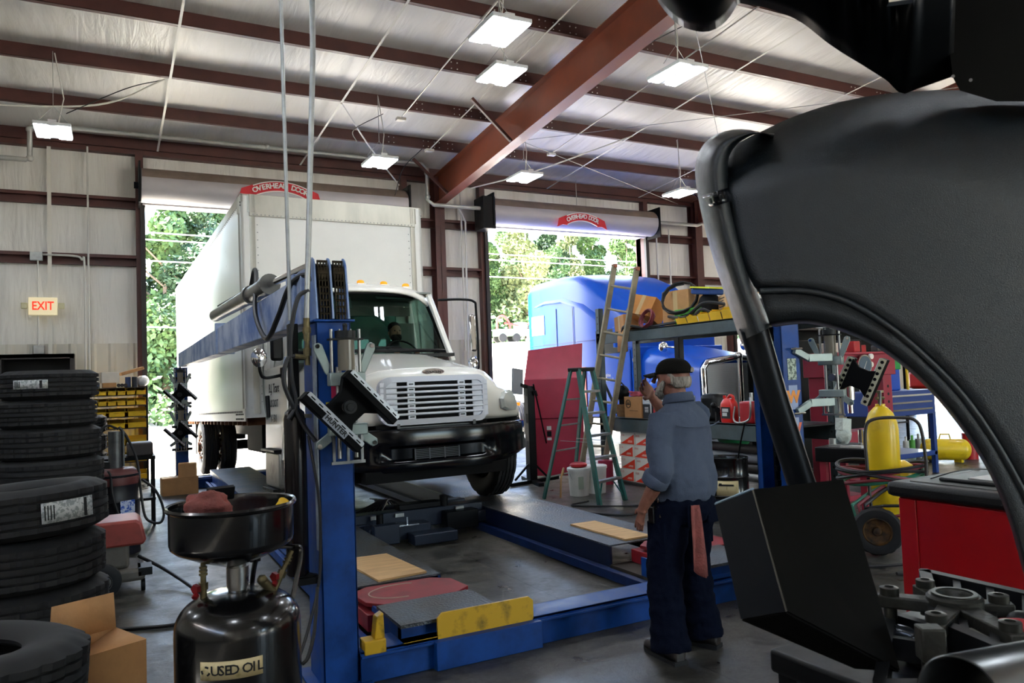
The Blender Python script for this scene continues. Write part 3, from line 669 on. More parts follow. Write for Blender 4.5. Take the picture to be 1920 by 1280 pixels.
# black tank strapped beside the post
t = thing('black_cylinder', 'tall black air cylinder standing against the side of the near blue post', 'cylinder', (.87, 4.15, .57))
prof = [(.0,.0),(.05,.0),(.058,.01),(.058,.82),(.05,.855),(.028,.875),(.02,.9),(.02,.94),(.0,.94)]
m_cylm = mat('black_gloss_tube', '#141012', .22, .2)
B().lathe(prof, (.845, 4.12, .6), n=28).done('body', m_cylm, t)
B().bar((.8,4.12,.62),(.95,4.12,.57),.05,.03).box(.84,.96,4.08,4.16,.55,.585).done('bracket', m_blackp, t)
B().tube(bez([(.9,4.05,1.33),(.94,4.02,1.0),(.94,4.02,.7),(.92,4.0,.55),(.85,3.95,.35),(.76,3.85,.2)]), .008, 7).done('tube', m_hose, t)
# ======================= ALIGNER TARGET WITH WHEEL CLAMP =======================
m_gclamp = mat('clamp_grey', '#8d9a96', .45, .4, var=.08, vs=8)
m_tface = mat('target_face', '#b9b79c', .5); m_alu = mat('target_edge_alu', '#d0d4da', .3, .7)
m_tblack = mat('target_black', '#050506', .55, spec=.1)
def target(lab, s=1.0, label_txt=True):
    # local frame: x right, z up, front = -y ; bars tilted
    t = thing('alignment_target', lab, 'wheel alignment target', group='wheel alignment targets stored on the lift posts')
    # clamp frame: rods, slides, claws
    b = B()
    for x in (-.075, .075, -.03, .03): b.cyl((x, -.06, .06), (x, -.06, .3), .009 if abs(x) > .05 else .005, n=10)
    b.cyl((-.045,-.06,-.38),(-.045,-.06,.1),.011,n=10).cyl((.045,-.06,-.38),(.045,-.06,.1),.011,n=10)
    for x in (-.075, 0, .075): b.bar((x, -.06, -.4), (x, -.06, -.26), .014, .014)
    b.box(-.09, .09, -.07, -.05, -.41, -.395)
    b.done('clamp_rods', m_steel, t, local=True)
    for bx_ in ((-.095, .095, -.1, -.03, .0, .07), (-.1, .1, -.1, -.03, -.26, -.2)): B().box(*bx_).done('clamp_slide', m_gclamp, t, local=True, bev=.006)
    b = B().box(-.09, .09, -.09, -.03, .24, .25); b.cyl((0,-.06,.25),(0,-.06,.29),.055,n=20).cyl((0,-.06,.29),(0,-.06,.315),.012,n=10).sph((0,-.06,.32),.014,n=10)
    b.done('tightening_knob', m_blackpl, t, local=True)
    b = B()
    b.cyl((0,-.07,.08),(0,-.07,.24),.045,n=20); b.done('spring_cover', mat('smoked_plastic', '#6c665a', .25), t, local=True)
    for sx in (-1, 1):
        for z0, z1 in ((.05, .22), (-.23, -.32)):
            d = 1 if z1 > 0 else -1
            pl = [(sx*.09, z0), (sx*.11, z0+d*.02), (sx*.165, z1-d*.03), (sx*.165, z1), (sx*.14, z1+d*.01), (sx*.12, z1), (sx*.08, z0+d*.06)]
            if sx < 0: pl = pl[::-1]
            bb = B().prism(pl, (0, -.04, 0), (1,0,0), (0,0,1), .012); bb.done('claw', m_gclamp, t, local=True, bev=.004)
            B().cyl((sx*.147,-.06,z1-d*.01),(sx*.147,-.03,z1-d*.01),.012,n=10).done('claw_pin', m_chrome, t, local=True)
    # target head
    R = rotm(0, 0, 0)
    a = rad(-46); ux = V((cos(a), 0, sin(a))); uy = V((-sin(a), 0, cos(a))); O = V((-.02, -.16, -.11))
    def P(x, y, d=0): return O+ux*x+uy*y+V((0, d, 0))
    RR = M4((ux, V((0,1,0)), uy)).transposed()
    for sgn, off, L in ((-1, -.01, .40), (1, .05, .36)):
        c = P(off, sgn*.115)
        b = B().ob(c, (L, .09, .052), RR); b.done('target_bar', m_tblack, t, local=True, bev=.004)
        b = B().ob(P(off, sgn*.115+.0295), (L*.96, .085, .006), RR)
        bb = b.done('edge_strip', m_alu, t, local=True)
        B().ob(P(off, sgn*.115+.017, -.0465), (L*.97, .004, .017), RR).done('edge_strip', m_alu, t, 'silver perforated edge strip', local=True)
        b = B()
        for k in range(7): b.ob(P(off-L*.4+L*.8*k/6, sgn*.115+.017, -.049), (L*.07, .002, .006), RR)
        b.done('strip_slots', m_tblack, t, local=True)
        b = B().ob(P(off, sgn*.115, .048), (L, .006, .05), RR); f = b.done('target_face', m_tface, t, local=True)
        b = B()
        for k in range(8): q = P(off-L*.43+L*.86*k/7, sgn*.115, .05); b.cyl(q, q+V((0,.004,0)), .0135, n=12)
        b.done('target_dots', m_tblack, t, local=True)
        if sgn < 0 and label_txt:
            B().ob(P(off+.02, sgn*.115-.004, -.046), (.155, .002, .042), RR).done('maker_label', mat('label_grey', '#8a9097', .5), t, local=True)
            q = P(off+.02, sgn*.115-.004, -.048); tx = text('lettering', 'HUNTER', m_ink, q, ux, uy, .036, t, .0006, bold=.0012)
    pl = [(-.1, -.1), (.13, -.1), (.085, -.04), (.09, .04), (.16, .1), (-.13, .1), (-.08, .03), (-.08, -.05)]
    B().prism(pl, P(0, 0, .02), ux, uy, -.04).done('hub_plate', m_tblack, t, local=True, bev=.006)
    q = P(0, .0, -.02); B().cyl(q, q+V((0,-.02,0)), .036, n=24).cyl(q, q+V((0,-.028,0)), .02, n=18).done('lock_knob', m_blackpl, t, local=True, bev=.002)
    # shaft from the clamp to the head
    B().cyl((0,-.06,-.1),(-.02,-.15,-.11),.03,n=16).done('shaft', m_steel, t, local=True)
    return t
tg = target('black bow tie shaped alignment target clamped to the near blue post, HUNTER lettering')
tg.location = (PXL+.04, PYF-.11, 1.585)
mt_ = dup(tg, (4.86, 4.03, 1.60), (0, 0, rad(112)), 'alignment target with two dotted bars clamped to the far right blue post')
mt_.scale = (.95, .95, .95)
off_ = rotm(0, 0, -112) @ V((.64, -.77, 0))*.17
for o in [c for c in COL.objects if c.parent is mt_]:
    if o.name.split('.')[0] in ('target_bar', 'edge_strip', 'target_face', 'target_dots', 'hub_plate', 'lock_knob', 'strip_slots'):
        pv = V((-.02, -.16, -.11)); o.rotation_euler = (0, rad(19), 0); o.location = off_+pv-rotm(0, 19, 0) @ pv
for z_ in (1.66, 1.32):
    B().bar((PXR+.02, PYF-.1, z_+(.06 if z_ > 1.5 else -.06)), (PXR+.16, PYF-.1, z_), .03, .05).bar((PXR+.16, PYF-.1, z_), (4.86, 4.0, z_), .03, .06).done('target_holder_arm', m_gclamp, lift, bev=.004)
    B().cyl((PXR-.03, PYF-.11, z_+(.07 if z_ > 1.5 else -.07)), (PXR+.09, PYF-.11, z_+(.07 if z_ > 1.5 else -.07)), .008, n=8).done('holder_pin', m_chrome, lift)
for o in [c for c in COL.objects if c.parent is mt_ and c.name.startswith(('maker', 'lettering'))]: bpy.data.objects.remove(o)
dup(tg, (PXL-.12, PYR-.11, 1.62), (0, 0, 0), 'dark alignment target on the rear blue post by the open door, upper of two')
dup(tg, (PXL-.12, PYR-.11, 1.02), (0, 0, 0), 'dark alignment target on the rear blue post by the open door, lower of two')
# safety stickers on the posts
t = lift
B().box(PXL-.02, PXL+.05, PYF-.088, PYF-.086, 1.52, 1.6).done('safety_sticker', mat('sticker_red', '#c02850', .5), t, 'red sticker')
B().box(PXL-.05, PXL+.05, PYF-.088, PYF-.086, 1.43, 1.5).done('safety_sticker', mat('sticker_yellow', '#dcc81e', .5), t, 'yellow sticker')
b = B(); b.prism([(0,-.022),(.03,0),(0,.022),(-.03,0)], (PXL-.0, PYF-.089, 1.465), (1,0,0), (0,0,1), -.001); b.done('sticker_symbol', m_ink, t)
# aligner sensors / fans of rear post: small side brackets
for z in (1.75, 1.35, .98, .62): B().box(PXL-.25, PXL+.05, PYR-.12, PYR-.08, z, z+.04).done('post_hook', m_blackp, t)
# rear jack bridge between the runways: black rolling jack
t = thing('rolling_jack', 'black rolling bridge jack between the lift runways under the truck bumper', 'jack', (2.7, 8.0, 0))
m_nvy = mat('dark_machine_paint', '#1c2533', .4, .2, var=.15, vs=4)
b = B().box(2.02, 3.42, 7.3, 7.48, .12, .3).box(2.02, 3.42, 7.75, 7.9, .14, .28).box(2.0, 2.2, 7.25, 7.95, .1, .22).box(3.24, 3.44, 7.25, 7.95, .1, .22)
b.done('bridge_frame', m_nvy, t, bev=.01)
b = B().box(2.12, 2.75, 7.08, 7.28, .06, .2).box(2.5, 2.95, 6.88, 7.08, .03, .13).box(2.15, 2.4, 7.0, 7.1, .05, .24); b.done('pump_box', m_nvy, t, bev=.01)
B().box(2.5, 2.95, 7.3, 7.45, .3, .36).box(2.95, 3.3, 7.15, 7.35, .08, .26).done('saddle', m_blackp, t, bev=.01)
B().cyl((3.0,7.35,.3),(3.0,7.35,.4),.045,n=14).cyl((2.25,7.15,.22),(2.25,7.15,.32),.035,n=12).done('lift_ram', m_blackp, t)
B().box(2.2, 2.29, 7.075, 7.079, .07, .17).done('rating_label', m_paper, t)
for x in (2.2, 3.1, 2.45): B().box(x, x+.09, 7.27, 7.295, .25, .285).done('end_clip', m_galv, t)
B().bar((2.38,7.02,.21),(2.6,7.02,.21),.02,.01).bar((2.48,7.02,.21),(2.48,7.02,.29),.015,.015).done('lever', m_chrome, t, 'bright release lever')
b = B()
for k in range(8): b.tube(bez([(2.1+k*.04, 7.5, .29),(2.6+k*.02,8.3,.27),(2.9,9.6-.2*k,.1)]), .01, 5)
b.done('hose_bundle', m_hose, t)
tag(B().tube(bez([(2.35,13,.06),(2.5,11,.05),(2.3,9.5,.05),(2.45,8.2,.05),(2.7,7.6,.05)]), .018, 6).done('air_hose', m_hose), 'black hose lying on the floor between the lift runways', 'hose')
# ======================= TYRES =======================
def tyre_mesh(R=.39, w=.25, ri=.21, n=80, blocks=5, deep=.018):
    # lathe profile: (radius, z), axis z, centred; circumferential grooves and lateral shoulder notches
    h = w/2; prof = [(ri+.005, -h*.62), (ri, -h*.72), (ri+.02, -h*.84), (ri+(R-ri)*.35, -h*.97), (ri+(R-ri)*.62, -h), (R-.045, -h*.92), (R-.022, -h*.82)]
    tw = h*.78; zz = []
    k = blocks; gw = tw*2/(k*6)
    for i in range(k):
        a = -tw+2*tw*i/k; c = -tw+2*tw*(i+1)/k
        zz += [(R, a+gw), (R, c-gw)]
        if i < k-1: zz += [(R-deep, c-gw*.6), (R-deep, c+gw*.6)]
    prof += zz+[(R-.022, h*.82), (R-.045, h*.92), (ri+(R-ri)*.62, h), (ri+(R-ri)*.35, h*.97), (ri+.02, h*.84), (ri, h*.72), (ri+.005, h*.62)]
    m_ = len(prof)
    def fn(i, j, r):
        z = prof[i][1]
        if r >= R-.001 and j % 4 == 0 and abs(z) > tw*.2: return r-deep*.8
        if R-.05 <= r < R-.011 and abs(z) > tw and j % 4 == 0: return r-.006
        return r
    b = B(); b.lathe(prof, n=n, fn=fn)
    # inner surface
    b.lathe([(ri+.005, h*.62), (ri+.03, h*.5), (R-.05, h*.4), (R-.03, 0), (R-.05, -h*.4), (ri+.03, -h*.5), (ri+.005, -h*.62)], n=n)
    return b
# ======================= BOX TRUCK =======================
m_twhite = mat('truck_white_paint', '#f3f1e8', .22, 0, coat=.6, var=.02, vs=1)
m_boxw = mat('box_white_panel', '#e2e2dc', .32, 0, var=.03, vs=1.5, rv=.05)
m_alub = mat('box_aluminium', '#b4b2a6', .42, .6, var=.12, vs=3, stretch=(1, 1, .3))
m_glasst = glass('windshield_glass', '#a3bdb5', .03)
m_int = mat('cab_interior_grey', '#858a84', .8, var=.08, vs=3)
m_dull = mat('dull_grey_metal', '#4c4e50', .5, .5)
m_under = mat('underbody_black', '#0d0d0d', .8, var=.2, vs=6, spec=.15)
m_rust = mat('rusty_steel', '#6b4630', .8, .3, var=.3, vs=6)
m_grs = mat('grille_silver_plastic', '#d3d8e2', .4, .05)
m_amber = mat('amber_lens', '#e08a1a', .2, emit='#f09a20', es=.25)
m_bump = mat('black_bumper_gloss', '#05060a', .15, 0, spec=.3)
truck = thing('box_truck', 'white box truck with black bumper driven onto the blue lift, driver at the wheel', 'truck', (2.785, 7.9, .25), rot=(rad(-1.85), 0, rad(1.65)))
T = lambda b, n, m, p=truck, **k: b.done(n, m, p, local=True, **k)
AR = .60
def hoodsec(t):
    zt = 1.44+.28*t; xs = .60+.1*t; zf = 1.19+.05*sin(pi*min(1, t*1.2))-.02*t; hw = 1.12-.06*t
    y = -.86+1.72*t
    pr = [(0, zt), (.3, zt-.006), (xs-.08, zt-.022), (xs+.02, zt-.05), (xs+.12, zt-.12), (xs+.19, zt-.19 if t < .3 else zt-.21), (.90, zf+.03), (.98, zf-.01), (hw-.05, zf-.06), (hw, zf-.14), (hw+.015, zf-.28)]
    return y, pr, hw
def hoodpts(t, sgn):
    y, pr, hw = hoodsec(t)
    out = []
    for x, z in pr:
        sw = .34*(x/1.15)**2.4*(1-t)**1.2
        out.append((sgn*x, y+sw, z))
    # side skirt points down to the arch
    sw = .34*(hw/1.15)**2.4*(1-t)**1.2; ys = y+sw
    for k in range(1, 5):
        z0 = pr[-1][1]; zb = .88 if ys < 0 else .60
        if abs(ys) < AR: zb = max(zb, .5+sqrt(max(0, AR*AR-ys*ys)))
        z = z0+(zb-z0)*k/4; out.append((sgn*(hw+.015), ys, max(z, zb) if z0 > zb else z0-.001*k))
    return out
b = B(); NT = 36; rs = []
for i in range(NT+1):
    t = i/NT; L_ = hoodpts(t, -1)[::-1]; R_ = hoodpts(t, 1)
    rs.append(L_+R_[1:])
b.rings(rs, close=False)
# nose: from the hood front edge down to the bumper
pr = hoodsec(0)[1]; fx = [x for x, z in pr]; fz = [z for x, z in pr]
row = [(-x, z) for x, z in pr[::-1]]+[(x, z) for x, z in pr[1:]]
rs = []
for k in range(9):
    u = k/8; r_ = []
    for x, z in row:
        zb = .90; zz = z+(zb-z)*u; y = -.86+.34*(abs(x)/1.15)**2.4-.085*sin(pi*min(1, u*.9+.06))*(1-.4*(abs(x)/1.15)**2)
        r_.append((x, y if u > 0 else -.86+.34*(abs(x)/1.15)**2.4, zz))
    rs.append(r_)
b.rings(rs, close=False)
hood = T(b, 'hood', m_twhite, solid=.012, smooth=50)
T(B().box(-.09, .09, -.40, -.385, 1.500, 1.513), 'hood_latch_slot', m_blackp)
# wheel arch flares
for s in (-1, 1):
    b = B(); rs = []
    for k in range(21):
        a = rad(5+170*k/20); c, q = cos(a), sin(a); rr = AR+.02
        rs.append([(s*1.02, rr*c*.995, .5+rr*q), (s*1.155, rr*c, .5+rr*q), (s*1.16, (rr+.045)*c, .5+(rr+.045)*q), (s*1.12, (rr+.05)*c, .5+(rr+.05)*q)])
    b.rings(rs, close=True); T(b, 'wheel_arch', m_blackpl if s > 0 else m_twhite)
    b = B(); rs = []
    for k in range(17):
        a = rad(0+180*k/16); rs.append([(s*.72, AR*cos(a), .52+AR*sin(a)), (s*1.1, AR*cos(a), .52+AR*sin(a))])
    b.rings(rs, close=False); T(b, 'inner_fender', m_under)
# grille
def gy(x): return -.965+.34*(abs(x)/1.15)**2.4
gr = T(B().box(-.0, .0, 0, 0, 0, 0) if False else B().grid(lambda u, v: ((-.53+1.06*u), gy(-.53+1.06*u)+.010, .935+.38*v), 16, 2), 'grille', m_under)
outer = rrect(1.17, .47, .12, 6, 0, 1.125); inner = rrect(1.03, .36, .07, 6, 0, 1.125)
b = B()
o3 = [(x, gy(x)-.02, z) for x, z in outer]; i3 = [(x, gy(x)-.03, z) for x, z in inner]; o4 = [(x, gy(x)+.04, z) for x, z in outer]; i4 = [(x, gy(x)+.04, z) for x, z in inner]
b.rings([o4, o3, i3, i4], cap0=False, cap1=False); T(b, 'grille_surround', m_grs, gr)
for k in range(6):
    z = 1.125-.37/2+.37*(k+1)/7; b = B(); rs = []
    for j in range(13):
        x = -.52+1.04*j/12; y = gy(x)-.02; rs.append([(x, y, z-.012), (x, y-.014, z-.004), (x, y-.012, z+.012), (x, y+.02, z+.013)])
    b.rings(rs); T(b, 'grille_bar', m_grs, gr)
for x in (-.49, -.30 if 0 else -.27, .27, .49):
    for k in range(7):
        z = 1.125-.37/2+.37*(k+.5)/7; w = .05 if abs(x) < .4 else .085
        T(B().ob((x, gy(x)-.005, z), (w*2 if abs(x) > .4 else w*1.5, .02, .04)), 'grille_spacer', m_grs, gr)
        if abs(x) < .4: T(B().ob((x, gy(x)-.018, z), (.045, .006, .011)), 'spacer_slot', m_blackp, gr)
t_em = T(B().prism([(.12*cos(q), .032*sin(q)) for q in [2*pi*k/24 for k in range(24)]], (0, -.90, 1.402), (1,0,0), (0,.15,1), -.02), 'emblem', m_chrome)
o = text('lettering', 'FREIGHTLINER', m_ink, (0, -.928, 1.401), (1,0,0), (0,.15,1), .03, None, .001); o.parent = t_em
# headlights
for s in (-1, 1):
    b = B(); rs = []
    pl = [(.80, 1.0), (.78, 1.1), (.84, 1.17), (.95, 1.19), (1.03, 1.12), (1.06, 1.02), (1.03, .97), (.9, .97)]
    rs = [[(s*x, gy(x)+.06+.05*(x > 1), z) for x, z in pl], [(s*x, gy(x)+.0, z) for x, z in pl], [(s*(.92+(x-.92)*.8), gy(x)-.02, 1.08+(z-1.08)*.8) for x, z in pl]]
    b.rings(rs); T(b, 'headlight', mat('headlight_lens', '#b4b8b2', .25, 0, coat=.8))
    T(B().ob((s*1.14, -.55, 1.03), (.02, .09, .035)), 'side_marker', m_amber)
# bumper with swept ends and recess
def by(x): return -1.02+.42*(abs(x)/1.18)**3
b = B(); rs = []
for j in range(31):
    x = -1.18+2.36*j/30; y = by(x); d = .16
    zt, zb = .86, .45+.10*max(0, (abs(x)-.55)/.63)**1.5
    inr = abs(x) < .62
    e = max(0, min(1, (.62-abs(x))/.12)); e = e*e*(3-2*e); prof = [(y+d, zt), (y+.03, zt), (y+.006, zt-.012), (y, zt-.04), (y-.004, zt-.12), (y, .70), (y+.055*e, .67), (y+.06*e, .57), (y+.01*e, .545), (y, max(.52, zb+.03)), (y+.02, zb), (y+d, zb)]
    rs.append([(x, yy, max(z, zb)) for yy, z in prof])
b.rings(rs); T(b, 'bumper', m_bump, smooth=50)
b = B().box(-.27, .2, -.985, -.975, .555, .66); bl = T(b, 'bumper_grille', m_under)
b = B()
for k in range(6): b.box(-.27, .2, -.992, -.985, .565+.016*k, .572+.016*k)
for x in (-.27, -.12, .04, .195): b.box(x, x+.012, -.995, -.985, .555, .66)
T(b, 'grille_mesh', mat('dull_grey_plastic', '#3a3d46', .5), bl)
T(B().box(-.42, .42, -.9, -.86, .86, .875).box(-.42, -.39, -.95, -.86, .84, .93).box(.39, .42, -.95, -.86, .84, .93), 'tow_bracket', m_dull)
T(B().box(-.6, .6, -.85, -.7, .5, .9), 'radiator', m_under)
# skirt under bumper
T(B().box(-.75, .75, -.95, -.8, .36, .47).box(-.95, .95, -.15, .15, .3, .5), 'axle_and_skirt', m_under)
# cab
hwb, hwr = 1.04, .93
cab = T(B().box(-1.04, 1.04, .84, 2.0, .62, .66).box(-1.04, 1.04, 1.97, 2.0, .62, 1.72).box(-1.0, 1.0, 1.97, 2.0, 2.32, 2.58).box(-1.0, -.72, 1.97, 2.0, 1.72, 2.32).box(.72, 1.0, 1.97, 2.0, 1.72, 2.32), 'cab', m_twhite)
b = B(); rs = []   # roof
for y, zt, hw in ((.98, 2.49, .86), (1.02, 2.535, .885), (1.12, 2.58, .91), (1.35, 2.63, .93), (1.7, 2.65, .93), (1.97, 2.63, .92), (2.0, 2.58, .9)):
    r_ = []
    for j in range(17):
        x = -hw+2*hw*j/16; e = (abs(x)/hw); z = zt-.13*e**5-.02*e**2
        yy = y+(.2*e**2 if y < 1.4 else 0)*(1.4-y)/.4 if y < 1.4 else y
        r_.append((x, yy, z))
    rs.append(r_)
b.rings(rs, close=False); T(b, 'cab_roof', m_twhite, cab, solid=.03, smooth=60)
for s in (-1, 1):
    # door lower panel, pillars
    b = B().hexa([(s*1.03,.80,.62),(s*1.06,.80,.62),(s*1.06,2.0,.62),(s*1.03,2.0,.62)], [(s*1.0,.84,1.62),(s*1.04,.84,1.62),(s*1.04,2.0,1.62),(s*1.0,2.0,1.62)])
    door = T(b, 'cab_door', m_twhite, cab, bev=.006)
    b = B().bar((s*1.01, .80, 1.60), (s*.885, 1.2, 2.50), .07, .05).bar((s*1.0, 1.93, 1.6), (s*.92, 1.93, 2.52), .05, .14).bar((s*.885, 1.2, 2.50), (s*.91, 1.97, 2.53), .05, .06)
    T(b, 'pillar', m_twhite, cab, bev=.01)
    T(B().add([(s*1.01,.93,1.62),(s*1.01,1.88,1.62),(s*.92,1.88,2.5),(s*.9,1.28,2.5)], [(0,1,2,3)]), 'side_window', m_glasst, cab)
    b = B(); b.cyl((s*1.065, 1.78, 1.28), (s*1.065, 1.72, 1.02), .03, n=12); T(b, 'door_grab_recess', m_blackp, cab)
    b = B().tube(bez([(s*1.06,1.95,2.2),(s*1.075,1.96,1.6),(s*1.075,1.94,1.25),(s*1.07,1.8,1.0)]), .012, 6); T(b, 'door_seam', m_int, cab)
for k, (s_, zz, sz) in enumerate((('B.J. Trans', 1.36, .15), ('US DOT', 1.18, .12), ('K-501', 1.0, .13))):
    text('lettering', s_, m_ink, WM(truck) @ V((-1.075, 1.36+.02*k, zz)), WM(truck).to_3x3() @ V((0,-1,0)), WM(truck).to_3x3() @ V((.03,0,1)), sz, truck, .001, bold=.002)
# windshield
def wsf(u, v):
    x = (-1+2*u); hw = .985+(.865-.985)*v; return (x*hw, .72+.44*v+.2*x*x*(1-.2*v), 1.74+.76*v-.02*x*x*v)
T(B().grid(wsf, 20, 6), 'windshield', m_glasst, cab)
b = B(); path = [wsf(i/20, 0) for i in range(21)]+[wsf(1, j/6) for j in range(1, 7)]+[wsf(1-i/20, 1) for i in range(1, 21)]+[wsf(0, 1-j/6) for j in range(1, 6)]
b.tube([V(p)+V((0,-.005,0)) for p in path]+[V(path[0])+V((0,-.005,0))], .022, 6); T(b, 'windshield_seal', m_blackp, cab)
T(B().box(-1.0, 1.0, .72, .95, 1.66, 1.70), 'cowl', m_blackpl, cab)
for a_, c_ in (((.72,.80,1.73),(-.05,.72,1.79)), ((.0,.69,1.725),(-.72,.78,1.77))):
    T(B().tube([a_, c_], .009, 5).tube([V(c_)+V((.0,0,0)), V(c_)+V((.35,.02,-.01))], .006, 5), 'wiper', m_blackp, cab)
T(B().box(-.95, .95, .95, 1.25, 1.45, 1.63).box(.25, .78, .92, 1.0, 1.63, 1.69).box(-.9, .9, 1.25, 1.3, 1.35, 1.6), 'dashboard', m_int, cab, bev=.03)
T(B().box(-.9, .9, 1.9, 1.95, .7, 1.74).box(-.9, .9, 1.15, 1.95, 2.50, 2.52).box(-.95, -.7, 1.9, 1.95, 1.6, 2.2).box(.7, .95, 1.9, 1.95, 1.6, 2.2).box(-.9, .9, 1.9, 1.95, 2.3, 2.52), 'cab_lining', m_int, cab)
T(B().box(-.72, .72, 1.96, 1.965, 1.72, 2.32), 'rear_window', glass('tinted_rear_glass', '#8fc8c0', .05), cab)
T(B().ob((-.45, 1.22, 2.38), (.62, .02, .17), rotm(-25)).ob((.45, 1.28, 2.46), (.5, .02, .06), rotm(-60)), 'sun_visor', mat('visor_teal_grey', '#7d9a94', .7), cab, bev=.02)
for x in (.47, -.5): T(B().box(x-.25, x+.25, 1.35, 1.8, .95, 1.22).box(x-.23, x+.23, 1.76, 1.88, 1.1, 1.86), 'seat', m_int, cab, bev=.05)
b = B(); Rw = rotm(60)
b.tube([V((.52, 1.26, 1.72))+Rw @ V((.22*cos(q), .22*sin(q), 0)) for q in [2*pi*k/24 for k in range(25)]], .013, 6).bar((.52,1.1,1.6),(.52,1.26,1.72),.06,.04)
b.tube([V((.47,1.32,1.62))+Rw @ V((-.22,0,0)), V((.47,1.32,1.62))+Rw @ V((.22,0,0))], .012, 6); T(b, 'steering_wheel', m_blackp, cab)
for x in (-.62, -.31, .0, .31, .62):
    ml = T(B().sph((x, 1.26+.12*x*x, 2.645-.05*x*x), .05, (1, .6, .62), 12), 'roof_marker_light', m_amber); T(B().box(x-.055, x+.055, 1.2+.12*x*x, 1.32+.12*x*x, 2.59-.05*x*x, 2.625-.05*x*x), 'base', m_twhite, ml)
# mirrors
for s in (-1, 1):
    b = B()
    if s > 0: b.tube(bez([(.93,1.0,2.40),(1.2,.9,2.40),(1.37,.86,2.37),(1.40,.86,2.25),(1.40,.86,1.6),(1.36,.88,1.5),(1.06,.95,1.5)]), .016, 8)
    else: b.tube(bez([(-1.04,.95,1.5),(-1.3,.7,1.46),(-1.36,.66,1.52),(-1.37,.66,1.62)]), .018, 8).ob((-1.05,.93,1.52),(.06,.12,.12))
    arm = T(b, 'mirror_arm', m_blackp, cab)
    if s > 0:
        T(B().ob((s*1.33, .85, 1.96), (.1, .05, .48)), 'mirror_head', m_chrome, cab, bev=.03)
        T(B().sph((s*1.32, .85, 1.55), .1, (.7, .5, 1.15), 16), 'convex_mirror', m_chrome, cab)
    else:
        T(B().sph((-1.37, .66, 1.68), .1, (.85, .5, 1.1), 16), 'convex_mirror', m_chrome, cab)
        T(B().ob((-1.15, .8, 1.82), (.14, .07, .34)), 'mirror_head', m_blackp, cab, bev=.03)
# cargo box
BX, BY0, BY1, BZ0, BZ1 = 1.25, 2.2, 10.4, 1.12, 3.90
box = T(B().box(-BX, -BX+.03, BY0, BY1, BZ0, BZ1).box(BX-.03, BX, BY0, BY1, BZ0, BZ1).box(-BX, BX, BY0, BY0+.04, BZ0, BZ1).box(-BX, BX, BY0, BY1, BZ0-.1, BZ0), 'cargo_box', m_boxw)
T(B().box(-BX, BX, BY0, BY1, BZ1, BZ1+.02), 'box_roof', m_alub, box)
b = B().box(-BX+.1, BX-.1, BY0-.02, BY0, BZ1-.27, BZ1+.02).box(-BX-.005, -BX+.03, BY0, BY1, BZ1-.1, BZ1+.025).box(BX-.03, BX+.005, BY0, BY1, BZ1-.1, BZ1+.025)
T(b, 'top_rail', m_alub, box, bev=.006)
for s in (-1, 1):
    b = B(); rs = []
    for z in (BZ0-.05, BZ1-.02):
        r_ = []
        for k in range(9):
            a = rad(90*k/8); r_.append((s*(BX-.17+.18*sin(a)), BY0+.17-.185*cos(a), z))
        rs.append(r_+[(s*(BX-.18), BY0+.18, z)])
    b.rings(rs); cpost = T(b, 'corner_post', m_alub, box)
    b = B()
    for z in (BZ1-.02,):
        rs = []
        for zz, g in ((BZ1-.22, .012), (BZ1+.0, .012), (BZ1+.025, -.02)):
            rs.append([(s*(BX-.17+(.18+g)*sin(rad(90*k/8))), BY0+.17-(.185+g)*cos(rad(90*k/8)), zz) for k in range(9)]+[(s*(BX-.13), BY0+.13, zz)])
        b.rings(rs)
    T(b, 'corner_cap', m_alub, box)
    b = B().box(-.05, .05, 0, .01, 0, .012).box(-.05, .05, 0, .01, .04, .052)
    b.xf(rotm(0, 0, -38*s if s > 0 else 38), (s*(BX-.03), BY0+.03, BZ1-.14)); T(b, 'cap_slot', m_blackp, box)
b = B()
for k in range(44): b.sph((-BX+.15+k*(2*BX-.3)/43, BY0-.02, BZ1-.25), .011, n=6)
for s in (-1, 1):
    for k in range(24): b.sph((s*(BX-.2), BY0-.004, BZ0+.1+k*.1), .009, n=6)
for k in range(80): b.sph((-BX-.004, BY0+.15+k*.1, BZ1-.12), .009, n=6)
T(b, 'rivets', m_galv, box)
b = B().box(-BX-.012, -BX, BY0, BY1, BZ0-.14, BZ0+.02).box(BX, BX+.012, BY0, BY1, BZ0-.14, BZ0+.02); T(b, 'bottom_rail', mat('rail_white', '#dedcd2', .4), box)
b = B()
for k in range(78): b.box(-BX-.016, -BX-.01, BY0+.2+k*.1, BY0+.235+k*.1, BZ0-.03, BZ0-.005)
for k in range(5):
    for z in (.04, .1): b.box(-BX-.016, -BX-.01, BY0+.12+k*.12, BY0+.19+k*.12, BZ0-z-.02, BZ0-z)
T(b, 'rail_slots', m_under, box)
b = B()
for k in range(22): b.box(-BX+.05, BX-.05, BY0+.2+k*.37, BY0+.26+k*.37, BZ0-.2, BZ0-.1)
T(b, 'cross_member', m_rust, box)
b = B().box(-.43, -.35, -.7, 10.2, .68, .92).box(.35, .43, -.7, 10.2, .68, .92).box(-.5, -.3, 2.0, 10.2, .92, 1.0).box(.3, .5, 2.0, 10.2, .92, 1.0)
T(b, 'chassis_frame', m_under)
T(B().box(-.35, .35, -.3, 1.9, .5, 1.15).cyl((0,1.9,.6),(0,7.0,.5),.05,n=10), 'engine_and_driveshaft', m_under)
